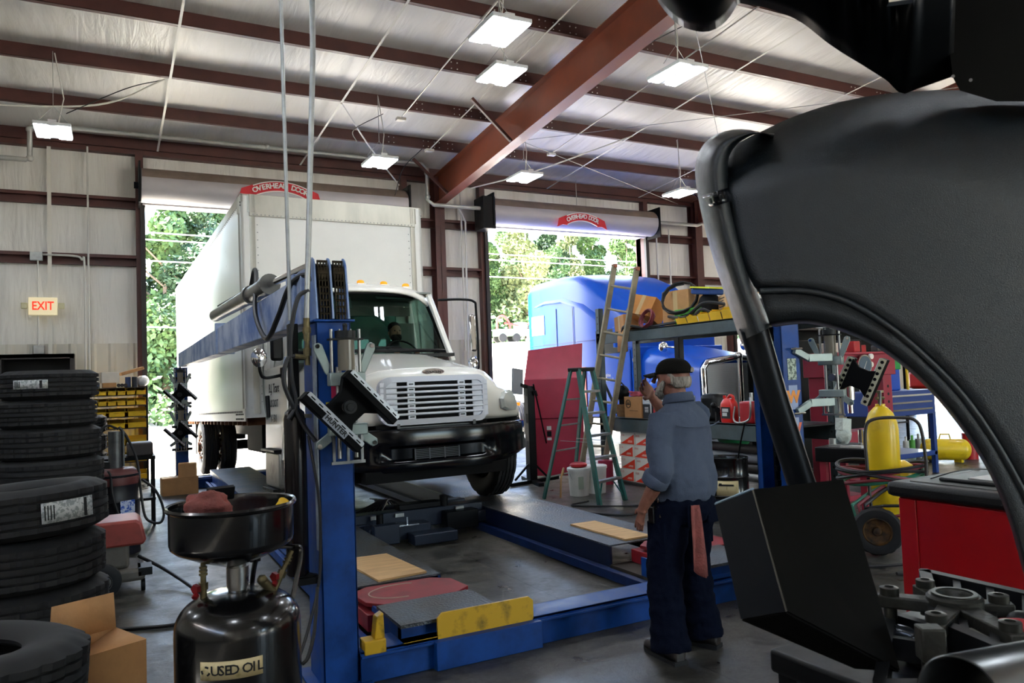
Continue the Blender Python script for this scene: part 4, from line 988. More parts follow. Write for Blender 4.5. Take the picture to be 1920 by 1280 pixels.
# front steps, tank
T(B().box(-1.12, -.72, 1.0, 1.75, .2, .62), 'fuel_tank', mat('dirty_aluminium_tank', '#a8a69c', .45, .5, col2='#6d6658', vs=5, lo=.3, hi=.5), bev=.03)
T(B().box(-1.17, -.7, 1.0, 1.75, .62, .65), 'cab_step', m_blackp, bev=.005); T(B().box(-1.17, -.8, 1.1, 1.7, .16, .2), 'cab_step', m_blackp, bev=.005)
T(B().box(.72, 1.12, 1.0, 1.75, .2, .62), 'battery_box', m_under, bev=.02)
T(B().box(-1.0, -.5, 2.5, 3.6, .55, .95), 'side_box', m_under, bev=.02); T(B().box(.5, 1.0, 2.6, 3.4, .5, .95), 'side_box', m_under, bev=.02)
T(B().cyl((-.6,7.2,.5),(.6,7.2,.5),.09,n=14).sph((0,7.2,.5),.22,n=14).box(-.62,-.5,6.6,7.8,.62,.7).box(.5,.62,6.6,7.8,.62,.7), 'rear_axle', m_under)
for s in (-1, 1): T(B().box(*sorted((s*1.2, s*.62)), 7.78, 7.8, .35, 1.0), 'mudflap', m_under)
def wheel(parent, x, y, s, w=.27, R=.5, dual=False):
    t = tyre_mesh(R, w, .29, 72, 5, .014); Rm = M4(((0,0,1),(0,1,0),(-1,0,0)))
    t.xf(Rm, (x, y, R)); o = T(t, 'wheel_tyre', m_rubber, parent)
    b = B(); a = x+s*w*.3
    b.lathe([(.29, -s*w*.3), (.285, 0), (.27, s*.0), (.25, -s*.05), (.15, -s*.07), (.14, s*.03), (.0, s*.04)], (a, y, R), Rm, 32)
    T(b, 'wheel_rim', m_galv, o)
    b = B()
    for k in range(10):
        q = 2*pi*k/10; b.cyl((a-s*.06, y+.2*cos(q), R+.2*sin(q)), (a+s*.05, y+.2*cos(q), R+.2*sin(q)), .022, n=6)
    b.cyl((a-s*.05, y, R), (a+s*.09, y, R), .09, n=16)
    T(b, 'hub', m_rust, o)
wheel(truck, -1.03, 0, -1); wheel(truck, 1.03, 0, 1)
for x, s in ((-1.07, -1), (-.75, -1), (1.07, 1), (.75, 1)): wheel(truck, x, 7.2, s)
# driver
drv = thing('person', 'bearded driver in dark clothes sitting behind the truck windshield', 'person', (0,0,0)); drv.parent = None
M_T = WM(truck)
drv.matrix_world = M_T @ M4.Translation((.54, 1.58, 1.27)); drv.location = (M_T @ M4.Translation((.54, 1.58, 1.27))).translation; drv.rotation_euler = truck.rotation_euler
m_skin = mat('skin', '#b98468', .55, var=.06, vs=20); m_dshirt = mat('driver_shirt', '#20242c', .8)
b = B()
def ell(c, rx, ry, n=14): return [(c[0]+rx*cos(2*pi*k/n), c[1]+ry*sin(2*pi*k/n), c[2]) for k in range(n)]
b.rings([ell((0,0,0),.17,.13), ell((0,-.01,.2),.18,.14), ell((0,0,.4),.21,.13), ell((0,0,.5),.2,.11), ell((0,0,.55),.12,.09), ell((0,-.01,.6),.06,.06), ell((0,-.02,.66),.06,.06)])
for s in (-1, 1):
    b.tube(bez([(s*.19,0,.48),(s*.25,-.08,.35),(s*.24,-.2,.25),(s*.16,-.36,.42),(s*.14,-.40,.45)]), [.062]*8+[.055]*8+[.045]*8+[.035]*9 if False else .05, 10)
    b.tube(bez([(s*.09,-.02,.03),(s*.1,-.3,.08),(s*.11,-.48,.05),(s*.11,-.5,-.2),(s*.11,-.48,-.38)]), .08, 10)
bd = b.done('body', m_dshirt, drv, local=True, smooth=80)
md = bd.modifiers.new('fuse', 'REMESH'); md.mode = 'VOXEL'; md.voxel_size = .014; md.use_smooth_shade = True
b = B().sph((0,-.03,.77),.1,(.8,.98,1.25),20).sph((0,-.13,.76),.018,(.8,1,1.3),8)
for s in (-1, 1): b.sph((s*.083,-.01,.76),.025,(.4,.8,1.2),8)
b.done('head', m_skin, drv, local=True, smooth=80)
B().sph((0,-.07,.70),.078,(.95,.85,.85),16).done('beard', mat('dark_hair', '#1c1512', .9, bump=.4, bs=60), drv, local=True)
B().sph((0,-.005,.83),.1,(.85,1.0,.85),16).done('hair', MATS['dark_hair'], drv, local=True)
for s in (-1, 1):
    B().sph((s*.034,-.118,.785),.011,n=8).done('eye', m_ink, drv, local=True)
    b = B().sph((s*.14,-.43,.46),.035,(1,.9,1),10)
    for k in range(4): b.tube([(s*.14+(k-1.5)*.018,-.45,.48),(s*.14+(k-1.5)*.018,-.48,.5),(s*.14+(k-1.5)*.018,-.47,.475)], .009, 6)
    b.done('hand', m_skin, drv, local=True)
# ======================= BLUE TRACTOR =======================
m_bblue = mat('tractor_blue_paint', '#0b4cb4', .3, 0, spec=.3)
bt = thing('semi_truck', 'bright blue sleeper semi truck half inside the second roller door', 'truck', (10.1, 12, 0))
T2 = lambda b, n, m, p=None, **k: b.done(n, m, p or bt, **k)
def bsec(y, zt, hw, cr=.22, zb=.7, cx=10.1):
    pts = []
    for s in (-1, 1):
        q = []
        q.append((s*hw, zb)); q.append((s*hw, (zb+zt)/2)); q.append((s*hw, zt-cr))
        for k in range(1, 7): a = rad(90*k/6); q.append((s*(hw-cr*(1-cos(a))), zt-cr+cr*sin(a)))
        q.append((s*(hw-cr)*.5, zt+.03))
        pts.append(q)
    L_ = pts[0]; R_ = pts[1][::-1]
    return [(cx+x, y, z) for x, z in L_+R_]
b = B(); rs = [bsec(16.05, 3.62, 1.15), bsec(16.0, 3.72, 1.2), bsec(15.8, 3.80, 1.2), bsec(14.6, 3.82, 1.2), bsec(13.9, 3.76, 1.19), bsec(13.2, 3.5, 1.17, .3), bsec(12.6, 3.12, 1.1, .3), bsec(12.2, 2.8, 1.02, .25), bsec(12.0, 2.62, .98, .2)]
b.rings(rs); T2(b, 'sleeper_cab', m_bblue, smooth=50)
# side fairing ridge, cab lower, bulges over the sleeper
for s in (-1, 1):
    b = B(); rs = []
    for y, z, w in ((15.7,3.2,.0),(15.2,3.25,.05),(14.4,3.22,.08),(13.6,3.0,.07),(12.9,2.6,.03)):
        x = 10.1+s*1.2; rs.append([(x-s*.05, y, z-.02), (x+s*w, y, z), (x+s*w*.8, y, z+.04), (x-s*.05, y, z+.12)])
    b.rings(rs); T2(b, 'roof_fairing', m_bblue)
T2(B().box(9.0, 11.2, 11.9, 13.6, .9, 2.1).box(8.96, 9.0, 12.1, 13.5, .95, 2.05), 'cab_side', m_bblue, bev=.06)
def bh(y, zt, hw): return bsec(y, zt, hw, .32, 1.05)
b = B().rings([bsec(12.0, 2.08, .98, .32, 1.05, 10.08), bsec(11.4, 2.0, .94, .32, 1.05, 9.95), bsec(10.6, 1.88, .86, .3, 1.05, 9.82), bsec(10.1, 1.80, .80, .26, .8, 9.75)]); T2(b, 'hood', m_bblue, smooth=50)
for s in (-1, 1):
    b = B(); rs = []
    for k in range(19):
        a = rad(180*k/18); c, q = cos(a), sin(a)
        rs.append([(10.1+s*.62, 11.15+.72*c, .75+.78*q), (10.1+s*.9, 11.15+.76*c, .75+.84*q), (10.1+s*1.12, 11.15+.74*c, .75+.8*q), (10.1+s*1.2, 11.15+.68*c, .72+.68*q), (10.1+s*1.2, 11.15+.6*c, .7+.58*q), (10.1+s*.7, 11.15+.6*c, .7+.58*q)])
    b.rings(rs); T2(b, 'front_fender', m_bblue, smooth=60)
    T2(B().box(*sorted((10.1+s*.62, 10.1+s*1.15)), 10.2, 10.6, .75, 1.15), 'headlight_pod', m_bblue, bev=.1)
    T2(B().sph((10.1+s*.9, 10.18, 1.0), .14, (1.2,.4,.8), 14), 'headlight', m_chrome)
    tb = tyre_mesh(.5, .28, .29, 48, 4).xf(M4(((0,0,1),(0,1,0),(-1,0,0))), (10.1+s*1.0, 11.15, .5)); T2(tb, 'wheel_tyre', m_rubber)
    for y in (16.4,): T2(tyre_mesh(.5, .28, .29, 48, 4).xf(M4(((0,0,1),(0,1,0),(-1,0,0))), (10.1+s*1.0, y+.9, .5)), 'wheel_tyre', m_rubber)
    b = B().sph((10.1+s*1.02, 11.2, 2.05), .1, (1, .7, 1), 16).tube(bez([(10.1+s*1.0,11.15,2.05),(10.1+s*.85,11.0,2.0),(10.1+s*.75,10.9,1.8)]), .015, 6); T2(b, 'hood_mirror', m_chrome)
    # side windows, trims
    x = 10.1+s*1.205; xa, xb = sorted((x, x+s*.01))
    T2(B().box(xa, xb, 15.25, 15.85, 2.55, 3.0), 'sleeper_window', mat('window_reflective', '#9fb4c4', .08, .6), bev=.05)
    T2(B().box(xa, xb, 15.35, 15.85, 2.0, 2.16), 'vent_window', m_blackp, bev=.02)
    b = B()
    for z0, z1, y0, y1 in ((1.96, 2.2, 15.3, 15.9),): 
        for q in ((y0,z0,y1,z0),(y0,z1,y1,z1),(y0,z0,y0,z1),(y1,z0,y1,z1)): b.bar((x+s*.012,q[0],q[1]),(x+s*.012,q[2],q[3]),.012,.02)
    T2(b, 'window_trim', m_chrome)
    b = B().box(xa, xb, 14.7, 14.715, 1.0, 3.1).box(xa, xb, 14.0, 14.015, .8, 3.2).box(xa, xb, 13.2, 15.9, 2.30, 2.31).box(xa, xb, 13.2, 14.7, 1.2, 1.21); T2(b, 'panel_seam', mat('seam_dark_blue', '#0a1f66', .5))
    T2(B().box(*sorted((8.93 if s < 0 else 11.27, 8.96 if s < 0 else 11.24)), 12.35, 13.25, 2.0, 2.5), 'door_window', m_blackp, bev=.05)
    b = B().box(*sorted((10.1+s*.96, 10.1+s*.99)), 11.55, 11.95, 1.74, 1.86); T2(b, 'side_vent', m_blackp, bev=.03)
T2(B().sph((9.0, 12.0, 1.84), .06, (.3, 1, 1), 12), 'round_badge', m_swhite)
T2(B().sph((8.985, 12.0, 1.84), .03, (.3, 1, 1), 12), 'badge_center', m_sred)
for s_, z in (('Engine', 1.56), ('Command', 1.47)):
    text('lettering', s_, m_swhite, (8.955, 12.9, z), (0,-1,0), (0,0,1), .11, bt, .001)
T2(B().box(8.9, 8.93, 13.6, 14.2, .9, 1.75), 'side_panel_red_and_white', m_red)
# exhaust stack / grab
gr = T2(B().box(9.0, 10.5, 10.0, 10.05, .75, 1.7), 'grille', mat('grille_mesh_grey', '#c4cace', .6, .1, var=.1, vs=60))
b = B()
for k in range(46): b.box(9.02, 10.48, 9.985, 10.0, .77+k*.0197, .776+k*.0197)
T2(b, 'grille_louvers', mat('louver_grey', '#e4e7e8', .5, .2), gr)
b = B().tube([(8.98,10.0,.7),(8.96,10.0,1.62),(9.04,10.0,1.72),(9.7,9.99,1.80)], .055, 10).tube([(10.52,10.0,.7),(10.54,10.0,1.62),(10.46,10.0,1.72),(9.8,9.99,1.80)], .055, 10).tube([(9.75,9.97,.7),(9.75,9.97,1.8)], .06, 10).sph((9.75,9.98,1.82),.08,n=12)
T2(b, 'grille_surround', m_chrome, gr)
T2(B().box(9.0, 11.2, 9.9, 10.2, .4, .72), 'bumper', m_chrome, bev=.06)
T2(B().box(9.6, 10.6, 10.3, 18, .6, .9), 'chassis_frame', m_under)
T2(B().ob((8.75, 12.2, 2.3), (.14, .08, .4)).tube([(8.95,12.3,2.5),(8.75,12.2,2.45)], .015, 6), 'side_mirror', m_bblue, bev=.03)
# ======================= THE MAN =======================
man = thing('person', 'man in grey blue shirt, navy trousers and cap, standing, shading his eyes with one hand', 'person', (2.88, 3.43, 0), rz=rad(10))
def er(c, rx, ry, n=20, R=None):
    R = R or M4.Identity(3); return [V(c)+R @ V((rx*cos(2*pi*k/n), ry*sin(2*pi*k/n), 0)) for k in range(n)]
def limb(b, pts, rad_, n=14):
    p = bez(pts, 6); k = len(p); m_ = len(rad_)
    rr = []
    for i in range(k):
        t = i/(k-1)*(m_-1); a = int(min(t, m_-2)); rr.append(rad_[a]+(rad_[a+1]-rad_[a])*(t-a))
    b.tube(p, rr, n)
def fuse(o, vox, disp=None, smooth=6):
    md = o.modifiers.new('fuse', 'REMESH'); md.mode = 'VOXEL'; md.voxel_size = vox; md.use_smooth_shade = True
    if smooth: s = o.modifiers.new('relax', 'SMOOTH'); s.iterations = smooth; s.factor = .5
    if disp:
        tx = bpy.data.textures.get(disp[0]) or bpy.data.textures.new(disp[0], 'CLOUDS'); tx.noise_scale = disp[1]; tx.noise_depth = 2
        d = o.modifiers.new('folds', 'DISPLACE'); d.texture = tx; d.strength = disp[2]; d.mid_level = .5; d.texture_coords = 'LOCAL'
    return o
LA, LK, LH = V((-.17, .0, .09)), V((-.135, .05, .48)), V((-.095, .0, .88))
RA, RK, RH = V((.15, .02, .09)), V((.135, .07, .48)), V((.095, .0, .88))
HC = V((-.015, .035, 1.555))      # head centre
Rh = rotm(0, 0, 20)
b = B()
b.rings([er((0,0,.82),.14,.10), er((0,0,.95),.15,.11), er((0,0,1.1),.16,.11), er((0,.0,1.25),.18,.11), er((0,0,1.35),.17,.085), er((0,.005,1.40),.08,.065), er((-.003,.012,1.45),.055,.06), er((-.01,.025,1.52),.052,.058)])
limb(b, [LH, LK, LA], [.085, .07, .055, .05, .038]); limb(b, [RH, RK, RA], [.085, .07, .055, .05, .038])
LS, LE, LW = V((-.18,0,1.34)), V((-.245,-.05,1.06)), V((-.27,.07,.84))
RS, RE, RW = V((.18,0,1.34)), V((.24,.24,1.25)), V((.04,.25,1.46))
limb(b, [LS-V((0,0,.02)), LE, LW], [.042, .045, .045, .042, .028]); limb(b, [RS-V((0,0,.02)), RE, RW], [.042, .045, .045, .04, .028])
# head: skull, jaw, nose, ears
def hp(x, y, z): return HC + Rh @ V((x, y, z))
b.sph(hp(0,-.01,.015), .1, (.78, .96, .90), 24, Rh); b.sph(hp(0,.025,-.04), .07, (.85, .95, 1.0), 20, Rh)
b.tube([hp(0,.095,.02), hp(0,.118,-.022)], [.01,.015], 8)
for s in (-1, 1):
    b.sph(hp(s*.081,-.008,-.005), .027, (.35,.75,1.1), 10, Rh)
    b.sph(hp(s*.03,.085,.02), .014, (1,.5,.6), 8, Rh)
b.sph(hp(0,.098,-.055), .018, (1.3,.5,.45), 10, Rh)
# hands: palm, four unequal fingers, thumb
def hand(b, w, d, palm, side, curl, L=.082):
    # w wrist, d along fingers, palm normal, side = thumb side
    d, palm, side = V(d).normalized(), V(palm).normalized(), V(side).normalized()
    R = M4((side, d, palm)).transposed()
    b.ob(w+d*.045, (.074, .085, .026), R)
    b.cyl(w-d*.02, w+d*.02, .026, .03, n=12)
    for k, (ln, off) in enumerate(((.062,.031),(.072,.0105),(.068,-.0105),(.054,-.031))):
        p0 = w+d*.083+side*off*1.05; c = curl*(1+.12*k)
        p1 = p0+(d*cos(c*.4)+palm*sin(c*.4)+side*off*2.5)*ln*.45; p2 = p1+(d*cos(c)+palm*sin(c))*ln*.33; p3 = p2+(d*cos(c*1.5)+palm*sin(c*1.5))*ln*.28
        b.tube([w+d*.06+side*off, p0, p1, p2, p3], [.009,.0084,.008,.0074,.006], 8)
    t0 = w+d*.02+side*.028; t1 = t0+(side*.75+d*.6+palm*.2).normalized()*.034; t2 = t1+(side*.25+d*.9+palm*.35).normalized()*.03
    b.tube([w+d*.01+side*.012, t0, t1, t2], [.013,.0125,.011,.008], 8)
hand(b, LW, (-.05,.28,-.95), (.75,.5,.1), (.25,.85,.3), .55)
hand(b, RW, (-.80,-.12,.55), (-.1,-1,.1), (-.5,.1,-.85), .45)
o = b.done('body', m_skin2 if 'm_skin2' in globals() else mat('man_skin', '#966450', .55, 0, col2='#744838', vs=14), man, local=True, smooth=80); fuse(o, .0048, None, 2)
# eyes
for s in (-1, 1): B().sph(hp(s*.03,.092,.018), .009, n=8).done('eye', m_ink, man, local=True)
# hair, beard, cap
m_hair = mat('white_hair', '#a59d90', .9, 0, col2='#6b645b', vs=60, bump=.6, bs=120, stretch=(1,1,.3))
b = B(); rs = []
for k in range(7):
    z = -.052+.062*k/6; sc = (.070, .078, .081, .083, .083, .082, .08)[k]
    rs.append([hp(sc*sin(rad(a))*(1.0), -.008-sc*1.22*cos(rad(a)), z+ (0.02 if abs(a) > 70 else 0)) for a in range(-92, 93, 12)])
b.rings(rs, close=False); b.done('hair', m_hair, man, local=True, solid=.008, smooth=80)
b = B().sph(hp(0,.06,-.075), .05, (1.1,.75,1.0), 16, Rh)
for s in (-1, 1): b.tube([hp(s*.072,.02,-.01), hp(s*.066,.045,-.05), hp(s*.03,.075,-.085)], [.012,.02,.025], 10)
fuse(b.done('beard', m_hair, man, local=True, smooth=80), .008, ('beard_noise', .02, .01), 1)
m_cap = mat('dark_cap_cloth', '#14120f', .95, 0, spec=.1, col2='#1c1a14', vs=5, bump=.2, bs=150)
b = B(); rs = []
for k in range(9):
    a = rad(90*k/8); r_ = .094*cos(a)**.75 if k < 8 else .004
    rs.append([hp(r_*.90*sin(q), -.012+r_*1.14*cos(q), .030+.088*sin(a)) for q in [2*pi*j/24 for j in range(24)]])
b.rings(rs, cap0=False)
cap = b.done('cap', m_cap, man, local=True, solid=.004, smooth=80)
b = B(); rs = []
for k in range(5):
    u = k/4; rs.append([hp((.082-.012*u)*x, .060+.04*(1-x*x)+.075*u*(1-.35*x*x), .038-.014*u-.020*x*x) for x in [-1+2*j/12 for j in range(13)]])
b.rings(rs, close=False); b.done('cap_brim', m_cap, man, local=True, solid=.004, smooth=80)
b = B(); 
b.prism([(-.024,-.012),(.024,-.012),(.022,.004),(.012,.014),(-.012,.014),(-.022,.004)], hp(.0,-.121,.048), Rh @ V((1,0,0)), (0,0,1), .004); b.done('cap_opening_patch', m_hair, man, local=True)
# shirt
m_shirt = mat('grey_blue_shirt', '#4d5666', .9, 0, var=.1, vs=2, bump=.35, bs=260, spec=.12)
def shirt_r(z, rx, ry, ph=0, am=.0, yy=0):
    n = 40; return [V((rx*(1+am*sin(5*2*pi*k/n+ph))*cos(2*pi*k/n), yy+ry*(1+am*sin(7*2*pi*k/n+ph*1.7))*sin(2*pi*k/n), z)) for k in range(n)]
b = B(); b.rings([shirt_r(.855,.165,.125,0,.0), shirt_r(.875,.20,.15,0,.03), shirt_r(.92,.215,.165,.5,.05), shirt_r(.98,.215,.165,1,.05), shirt_r(1.08,.205,.152,1.4,.035), shirt_r(1.18,.203,.145,1.7,.025), shirt_r(1.27,.206,.138,2,.015,-.005), shirt_r(1.33,.195,.12,2,.01,-.005), shirt_r(1.37,.165,.10,0,0,-.005), shirt_r(1.40,.105,.082,0,0,0), shirt_r(1.43,.078,.074,0,0,.005), shirt_r(1.46,.07,.072,0,0,.01)])
limb(b, [LS+V((.03,0,.0)), (LS+LE)/2+V((-.012,0,0)), LE+V((0,-.005,.0)), LE+(LW-LE)*.22], [.08, .074, .07, .067, .064])
limb(b, [RS+V((-.03,0,0)), (RS+RE)/2, RE, RE+(RW-RE)*.25], [.085, .08, .075, .068, .062])
o = fuse(b.done('shirt', m_shirt, man, local=True, smooth=80), .009, ('cloth_noise', .085, .02), 4)
# rolled cuffs and collar
for E_, W_ in ((LE, LW), (RE, RW)):
    d = (W_-E_); b = B().tube([E_+d*.12, E_+d*.17, E_+d*.36, E_+d*.40], [.068,.076,.074,.062], 18)
    b.done('rolled_cuff', m_shirt, man, local=True, smooth=80)
b = B(); rs = []
for rr, z in ((.073, 1.475), (.083, 1.478), (.094, 1.435), (.088, 1.425)):
    rs.append([V((rr*sin(rad(a)), .008-rr*.95*cos(rad(a)), z-(.03*(abs(a)/150)**2))) for a in range(-150, 151, 12)])
b.rings(rs, close=False); b.done('collar', m_shirt, man, local=True, solid=.004, smooth=80)
b = B().tube(bez([(-.19,-.125,1.30),(-.1,-.147,1.285),(0,-.152,1.282),(.1,-.147,1.285),(.19,-.125,1.30)]), .0035, 6); b.done('yoke_seam', m_shirt, man, local=True)
# trousers
m_tr = mat('navy_trousers', '#0b101e', .95, 0, var=.18, vs=3, bump=.25, bs=200, spec=.06)
b = B(); b.rings([er((0,0,.93),.19,.145), er((0,0,.86),.2,.155), er((0,0,.80),.2,.155), er((0,0,.76),.18,.135)])
def leg(b, H, K, A, w):
    p = bez([H, K, A+V((0,0,-.035))], 12); rr = []
    for i, q in enumerate(p):
        t = i/(len(p)-1); r_ = .122-.022*min(1, t*1.8)+(.004*sin(t*60) if t > .5 else 0)+.012*max(0, t-.8)/.2; rr.append(r_)
    b.tube(p, rr, 18)
leg(b, LH+V((.0,0,-.02)), LK, LA, 0); leg(b, RH+V((0,0,-.02)), RK, RA, 0)
fuse(b.done('trousers', m_tr, man, local=True, smooth=80), .009, ('cloth_noise2', .07, .024), 3)
for s, K_, H_ in ((-1, LK, LH), (1, RK, RH)):
    c = H_*.42+K_*.58+V((s*.092, .0, .03)); B().ob(c, (.018, .13, .17)).done('cargo_pocket', m_tr, man, local=True, bev=.008)
for s in (-1, 1): B().ob((s*.085, -.137, .80), (.11, .012, .12)).done('back_pocket', m_tr, man, local=True, bev=.005)
B().tube([V((.188*cos(q), .138*sin(q), .905)) for q in [2*pi*k/24 for k in range(25)]], .014, 6).done('belt', m_blackp, man, local=True)
# boots
m_boot = mat('dark_leather_boot', '#2a241f', .5, var=.2, vs=8)
for A, ang in ((LA, -12), (RA, 14)):
    R = rotm(0, 0, ang); b = B(); rs = []
    for y, w, h, z0 in ((-.085,.03,.06,.0), (-.075,.04,.11,.0), (-.02,.045,.13,.0), (.03,.046,.12,.0), (.08,.048,.085,.0), (.13,.052,.07,.0), (.18,.047,.062,.0), (.215,.03,.045,.0), (.225,.012,.03,.0)):
        rs.append([V((A.x, A.y, 0))+R @ V((w*cos(q)*(1 if sin(q) > 0 else 1.08), y, max(.012, h/2+.012+h/2*sin(q)))) for q in [2*pi*j/16 for j in range(16)]])
    b.rings(rs); bo = b.done('boot', m_boot, man, local=True, smooth=60)
    b = B(); pl = [V((A.x, A.y, .0))+R @ V((x, y, 0)) for x, y in ((-.042,-.09),(.042,-.09),(.046,0),(.052,.12),(.045,.19),(.02,.232),(-.02,.232),(-.045,.19),(-.052,.12),(-.046,0))]
    b.add(pl+[p+V((0,0,.022)) for p in pl], [list(range(10)), list(range(10, 20))]+[[i, (i+1) % 10, 10+(i+1) % 10, 10+i] for i in range(10)]); b.done('boot_sole', m_rubber, bo, local=True)
t = thing('shop_rag', 'faded red shop rag hanging out of the standing man\'s back pocket', 'rag', man.location+V((.0, -.1, .5)))
R = WM(man)
m_rag = mat('faded_red_cloth', '#9c544c', .9, 0, col2='#74403a', vs=9, bump=.4, bs=90)
b = B(); rs = []
for k in range(12):
    u = k/11; z = .86-.32*u; w = .022+.026*u**.8; c = -.10+.01*u
    r_ = []
    for j in range(17):
        a = j/16; x = c+(-1+2*a)*w; y = -.158-.45*(x-c)-.012*sin(a*pi*3+u*2)*(.3+u)-.012*u; r_.append(R @ V((x, y, z-(.07*a if k == 11 else 0)-.03*sin(a*pi)*u)))
    rs.append(r_)
b.rings(rs, close=False); b.done('cloth', m_rag, t, solid=.005, smooth=80)
t = thing('key_ring', 'bunch of keys and carabiner clipped at the standing man\'s hip', 'keys', R @ V((-.2, .0, .8)))
b = B().tube([R @ V((-.205,.03+.018*cos(q),.885+.03*sin(q))) for q in [2*pi*k/14 for k in range(15)]], .0035, 6); b.done('carabiner', m_chrome, t)
b = B()
for k in range(5): b.ob(R @ V((-.215, .0+.018*k, .82-.008*(k % 2))), (.006, .012, .06), rotm(6*k-12, 0, 0))
b.done('keys', m_brass, t); B().ob(R @ V((-.225,.05,.80)), (.012,.05,.09)).done('key_pouch', m_blackpl, t, bev=.01)
# ======================= LEFT SIDE: TYRES, OIL DRAINER, BOXES =======================
m_tyrel = mat('tyre_label', '#c4c8c6', .6, 0, col2='#8f9694', vs=45, lo=.48, hi=.5)
protoT = {}
def tyre(name_key, R, w, ri, loc, rot, lab, grp, lb=None, blocks=5):
    if name_key not in protoT:
        o = tyre_mesh(R, w, ri, 96, blocks).done('tyre', m_rubber, local=True, smooth=30); protoT[name_key] = o
    else:
        o = protoT[name_key].copy(); COL.objects.link(o)
    o.location = loc; o.rotation_euler = rot
    tag(o, lab, 'tyre', grp)
    if lb is not None:
        a0, a1, z0, z1 = lb; b = B(); rs = []
        for k in range(9):
            a = rad(a0+(a1-a0)*k/8); c, q = cos(a), sin(a); rs.append([((R+.002)*c, (R+.002)*q, z0+.0), ((R+.002)*c, (R+.002)*q, z1)])
        b.rings(rs, close=False); l_ = b.done('tyre_label', m_tyrel, o, 'white paper label', local=True, solid=.001)
        b = B(); rs = []
        for k in range(3):
            a = rad(a0+(a1-a0)*(.78+.07*k/2)); rs.append([((R+.0035)*cos(a), (R+.0035)*sin(a), z0+.005), ((R+.0035)*cos(a), (R+.0035)*sin(a), z1-.005)])
        b.rings(rs, close=False); b.done('label_print', m_ink, l_, local=True)
        b = B()
        for j in range(4):
            a = rad(a0+(a1-a0)*(.06+.05*j)); b.ob(((R+.0035)*cos(a), (R+.0035)*sin(a), (z0+z1)/2), (.001, .006, (z1-z0)*.7), rotm(0, 0, math.degrees(a)))
        b.done('label_print', m_ink, l_, local=True)
    return o
# back stack
c = gp(90, 1080, 0)
bx, by_ = -.51, 7.84
hs = [.26, .26, .27, .25, .27, .24, .25]; z = 0
names = ['bottom tyre', 'second tyre from the bottom', 'third tyre from the bottom', 'chunky tread fourth tyre', 'wide fifth tyre', 'sixth tyre', 'topmost tyre with a white label']
for k, h in enumerate(hs):
    Rr = [.40, .40, .41, .42, .41, .39, .385][k]
    key = 'b%d' % k
    tyre(key, Rr, h, .21 if k < 6 else .22, (bx+[0,.01,-.01,.0,-.01,-.02,0][k], by_+[0,.01,0,-.02,.01,0,.0][k], z+h/2), (0, 0, k*.37), names[k]+' in the tall tyre stack behind the labelled stack', 'tyres in the tall back stack', (-128, -88, -.03, .045) if k == 6 else None, 4 if k == 3 else 5)
    protoT[key].rotation_euler = (0, 0, 0) if k == 6 else (0, 0, k*.37); z += h
# front stack
fx_, fy = -.45, 5.15; z = 0
names = ['bottom tyre', 'second tyre', 'third tyre', 'top tyre with a large white label']
for k, h in enumerate([.27, .27, .275, .27]):
    key = 'f%d' % k
    tyre(key, .41, h, .21, (fx_+[.015,0,-.015,0][k], fy, z+h/2), (rad([0,0,0,-1.5][k]), rad([0,0,0,-2.5][k]), 0), names[k]+' of the tyre stack nearer the oil drainer', 'tyres in the front stack', (-76, -36, -.055, .055) if k == 3 else None, 5)
    z += h
# foreground stack of three
gx, gy_ = -.50, 3.155; z = 0
for k, h in enumerate([.25, .25, .26]):
    tyre('g%d' % k, .41 if k == 2 else .40, h, .20, (gx+(.02 if k < 2 else 0), gy_, z+h/2+(.02 if k == 2 else 0)), (rad(-3 if k == 2 else 0), rad(4 if k == 2 else 0), 0), ['bottom tyre', 'middle tyre', 'large top tyre with open centre'][k]+' of the low stack next to the open cardboard box', 'tyres in the low stack', None, 6)
    z += h
# tyres behind, beside the yellow bin rack
for k in range(5): tyre('h', .36, .255, .2, (-.46, 12.3, .1275+.255*k), (0, 0, k), ['bottom', 'second', 'third', 'fourth', 'top'][k]+' tyre of the far stack in front of the yellow bins', 'tyres in the far stack')
for k in range(6): tyre('h', .36, .26, .2, (-1.75, 10.9, .13+.26*k), (0, 0, k), ['bottom', 'second', 'third', 'fourth', 'fifth', 'top'][k]+' tyre of the stack half hidden behind the tall stack', 'tyres in the hidden stack')
# open cardboard box
t = thing('cardboard_box', 'open cardboard box on the floor between the low tyre stack and the oil drainer', 'box', (-.08, 3.64, 0))
Rb = rotm(0, 0, 24); O = V((-.075, 3.66, 0))
def wallb(x0, y0, x1, y1, z0, z1, nm):
    p = [O+Rb @ V((x0,y0,z0)), O+Rb @ V((x1,y1,z0)), O+Rb @ V((x1,y1,z1)), O+Rb @ V((x0,y0,z1))]
    B().add(p, [(0,1,2,3)]).done(nm, m_card, t, solid=.006, smooth=0)
a = .135
wallb(-a,-a,a,-a,0,.56,'side'); wallb(a,-a,a,a,0,.56,'side'); wallb(a,a,-a,a,0,.56,'side'); wallb(-a,a,-a,-a,0,.56,'side')
B().add([O+Rb @ V(p) for p in ((-a,-a,.03),(a,-a,.03),(a,a,.03),(-a,a,.03))], [(0,1,2,3)]).done('bottom', m_card, t, solid=.006)
B().add([O+Rb @ V(p) for p in ((-a,a,.56),(a,a,.56),(a+.0,a+.02,.71),(-a+.02,a+.02,.71))], [(0,1,2,3)]).done('flap', m_card, t, solid=.005)
B().add([O+Rb @ V(p) for p in ((a,-a,.56),(a,a,.56),(a-.15,a-.02,.50),(a-.15,-a+.02,.50))], [(0,1,2,3)]).done('flap', m_card, t, solid=.005)
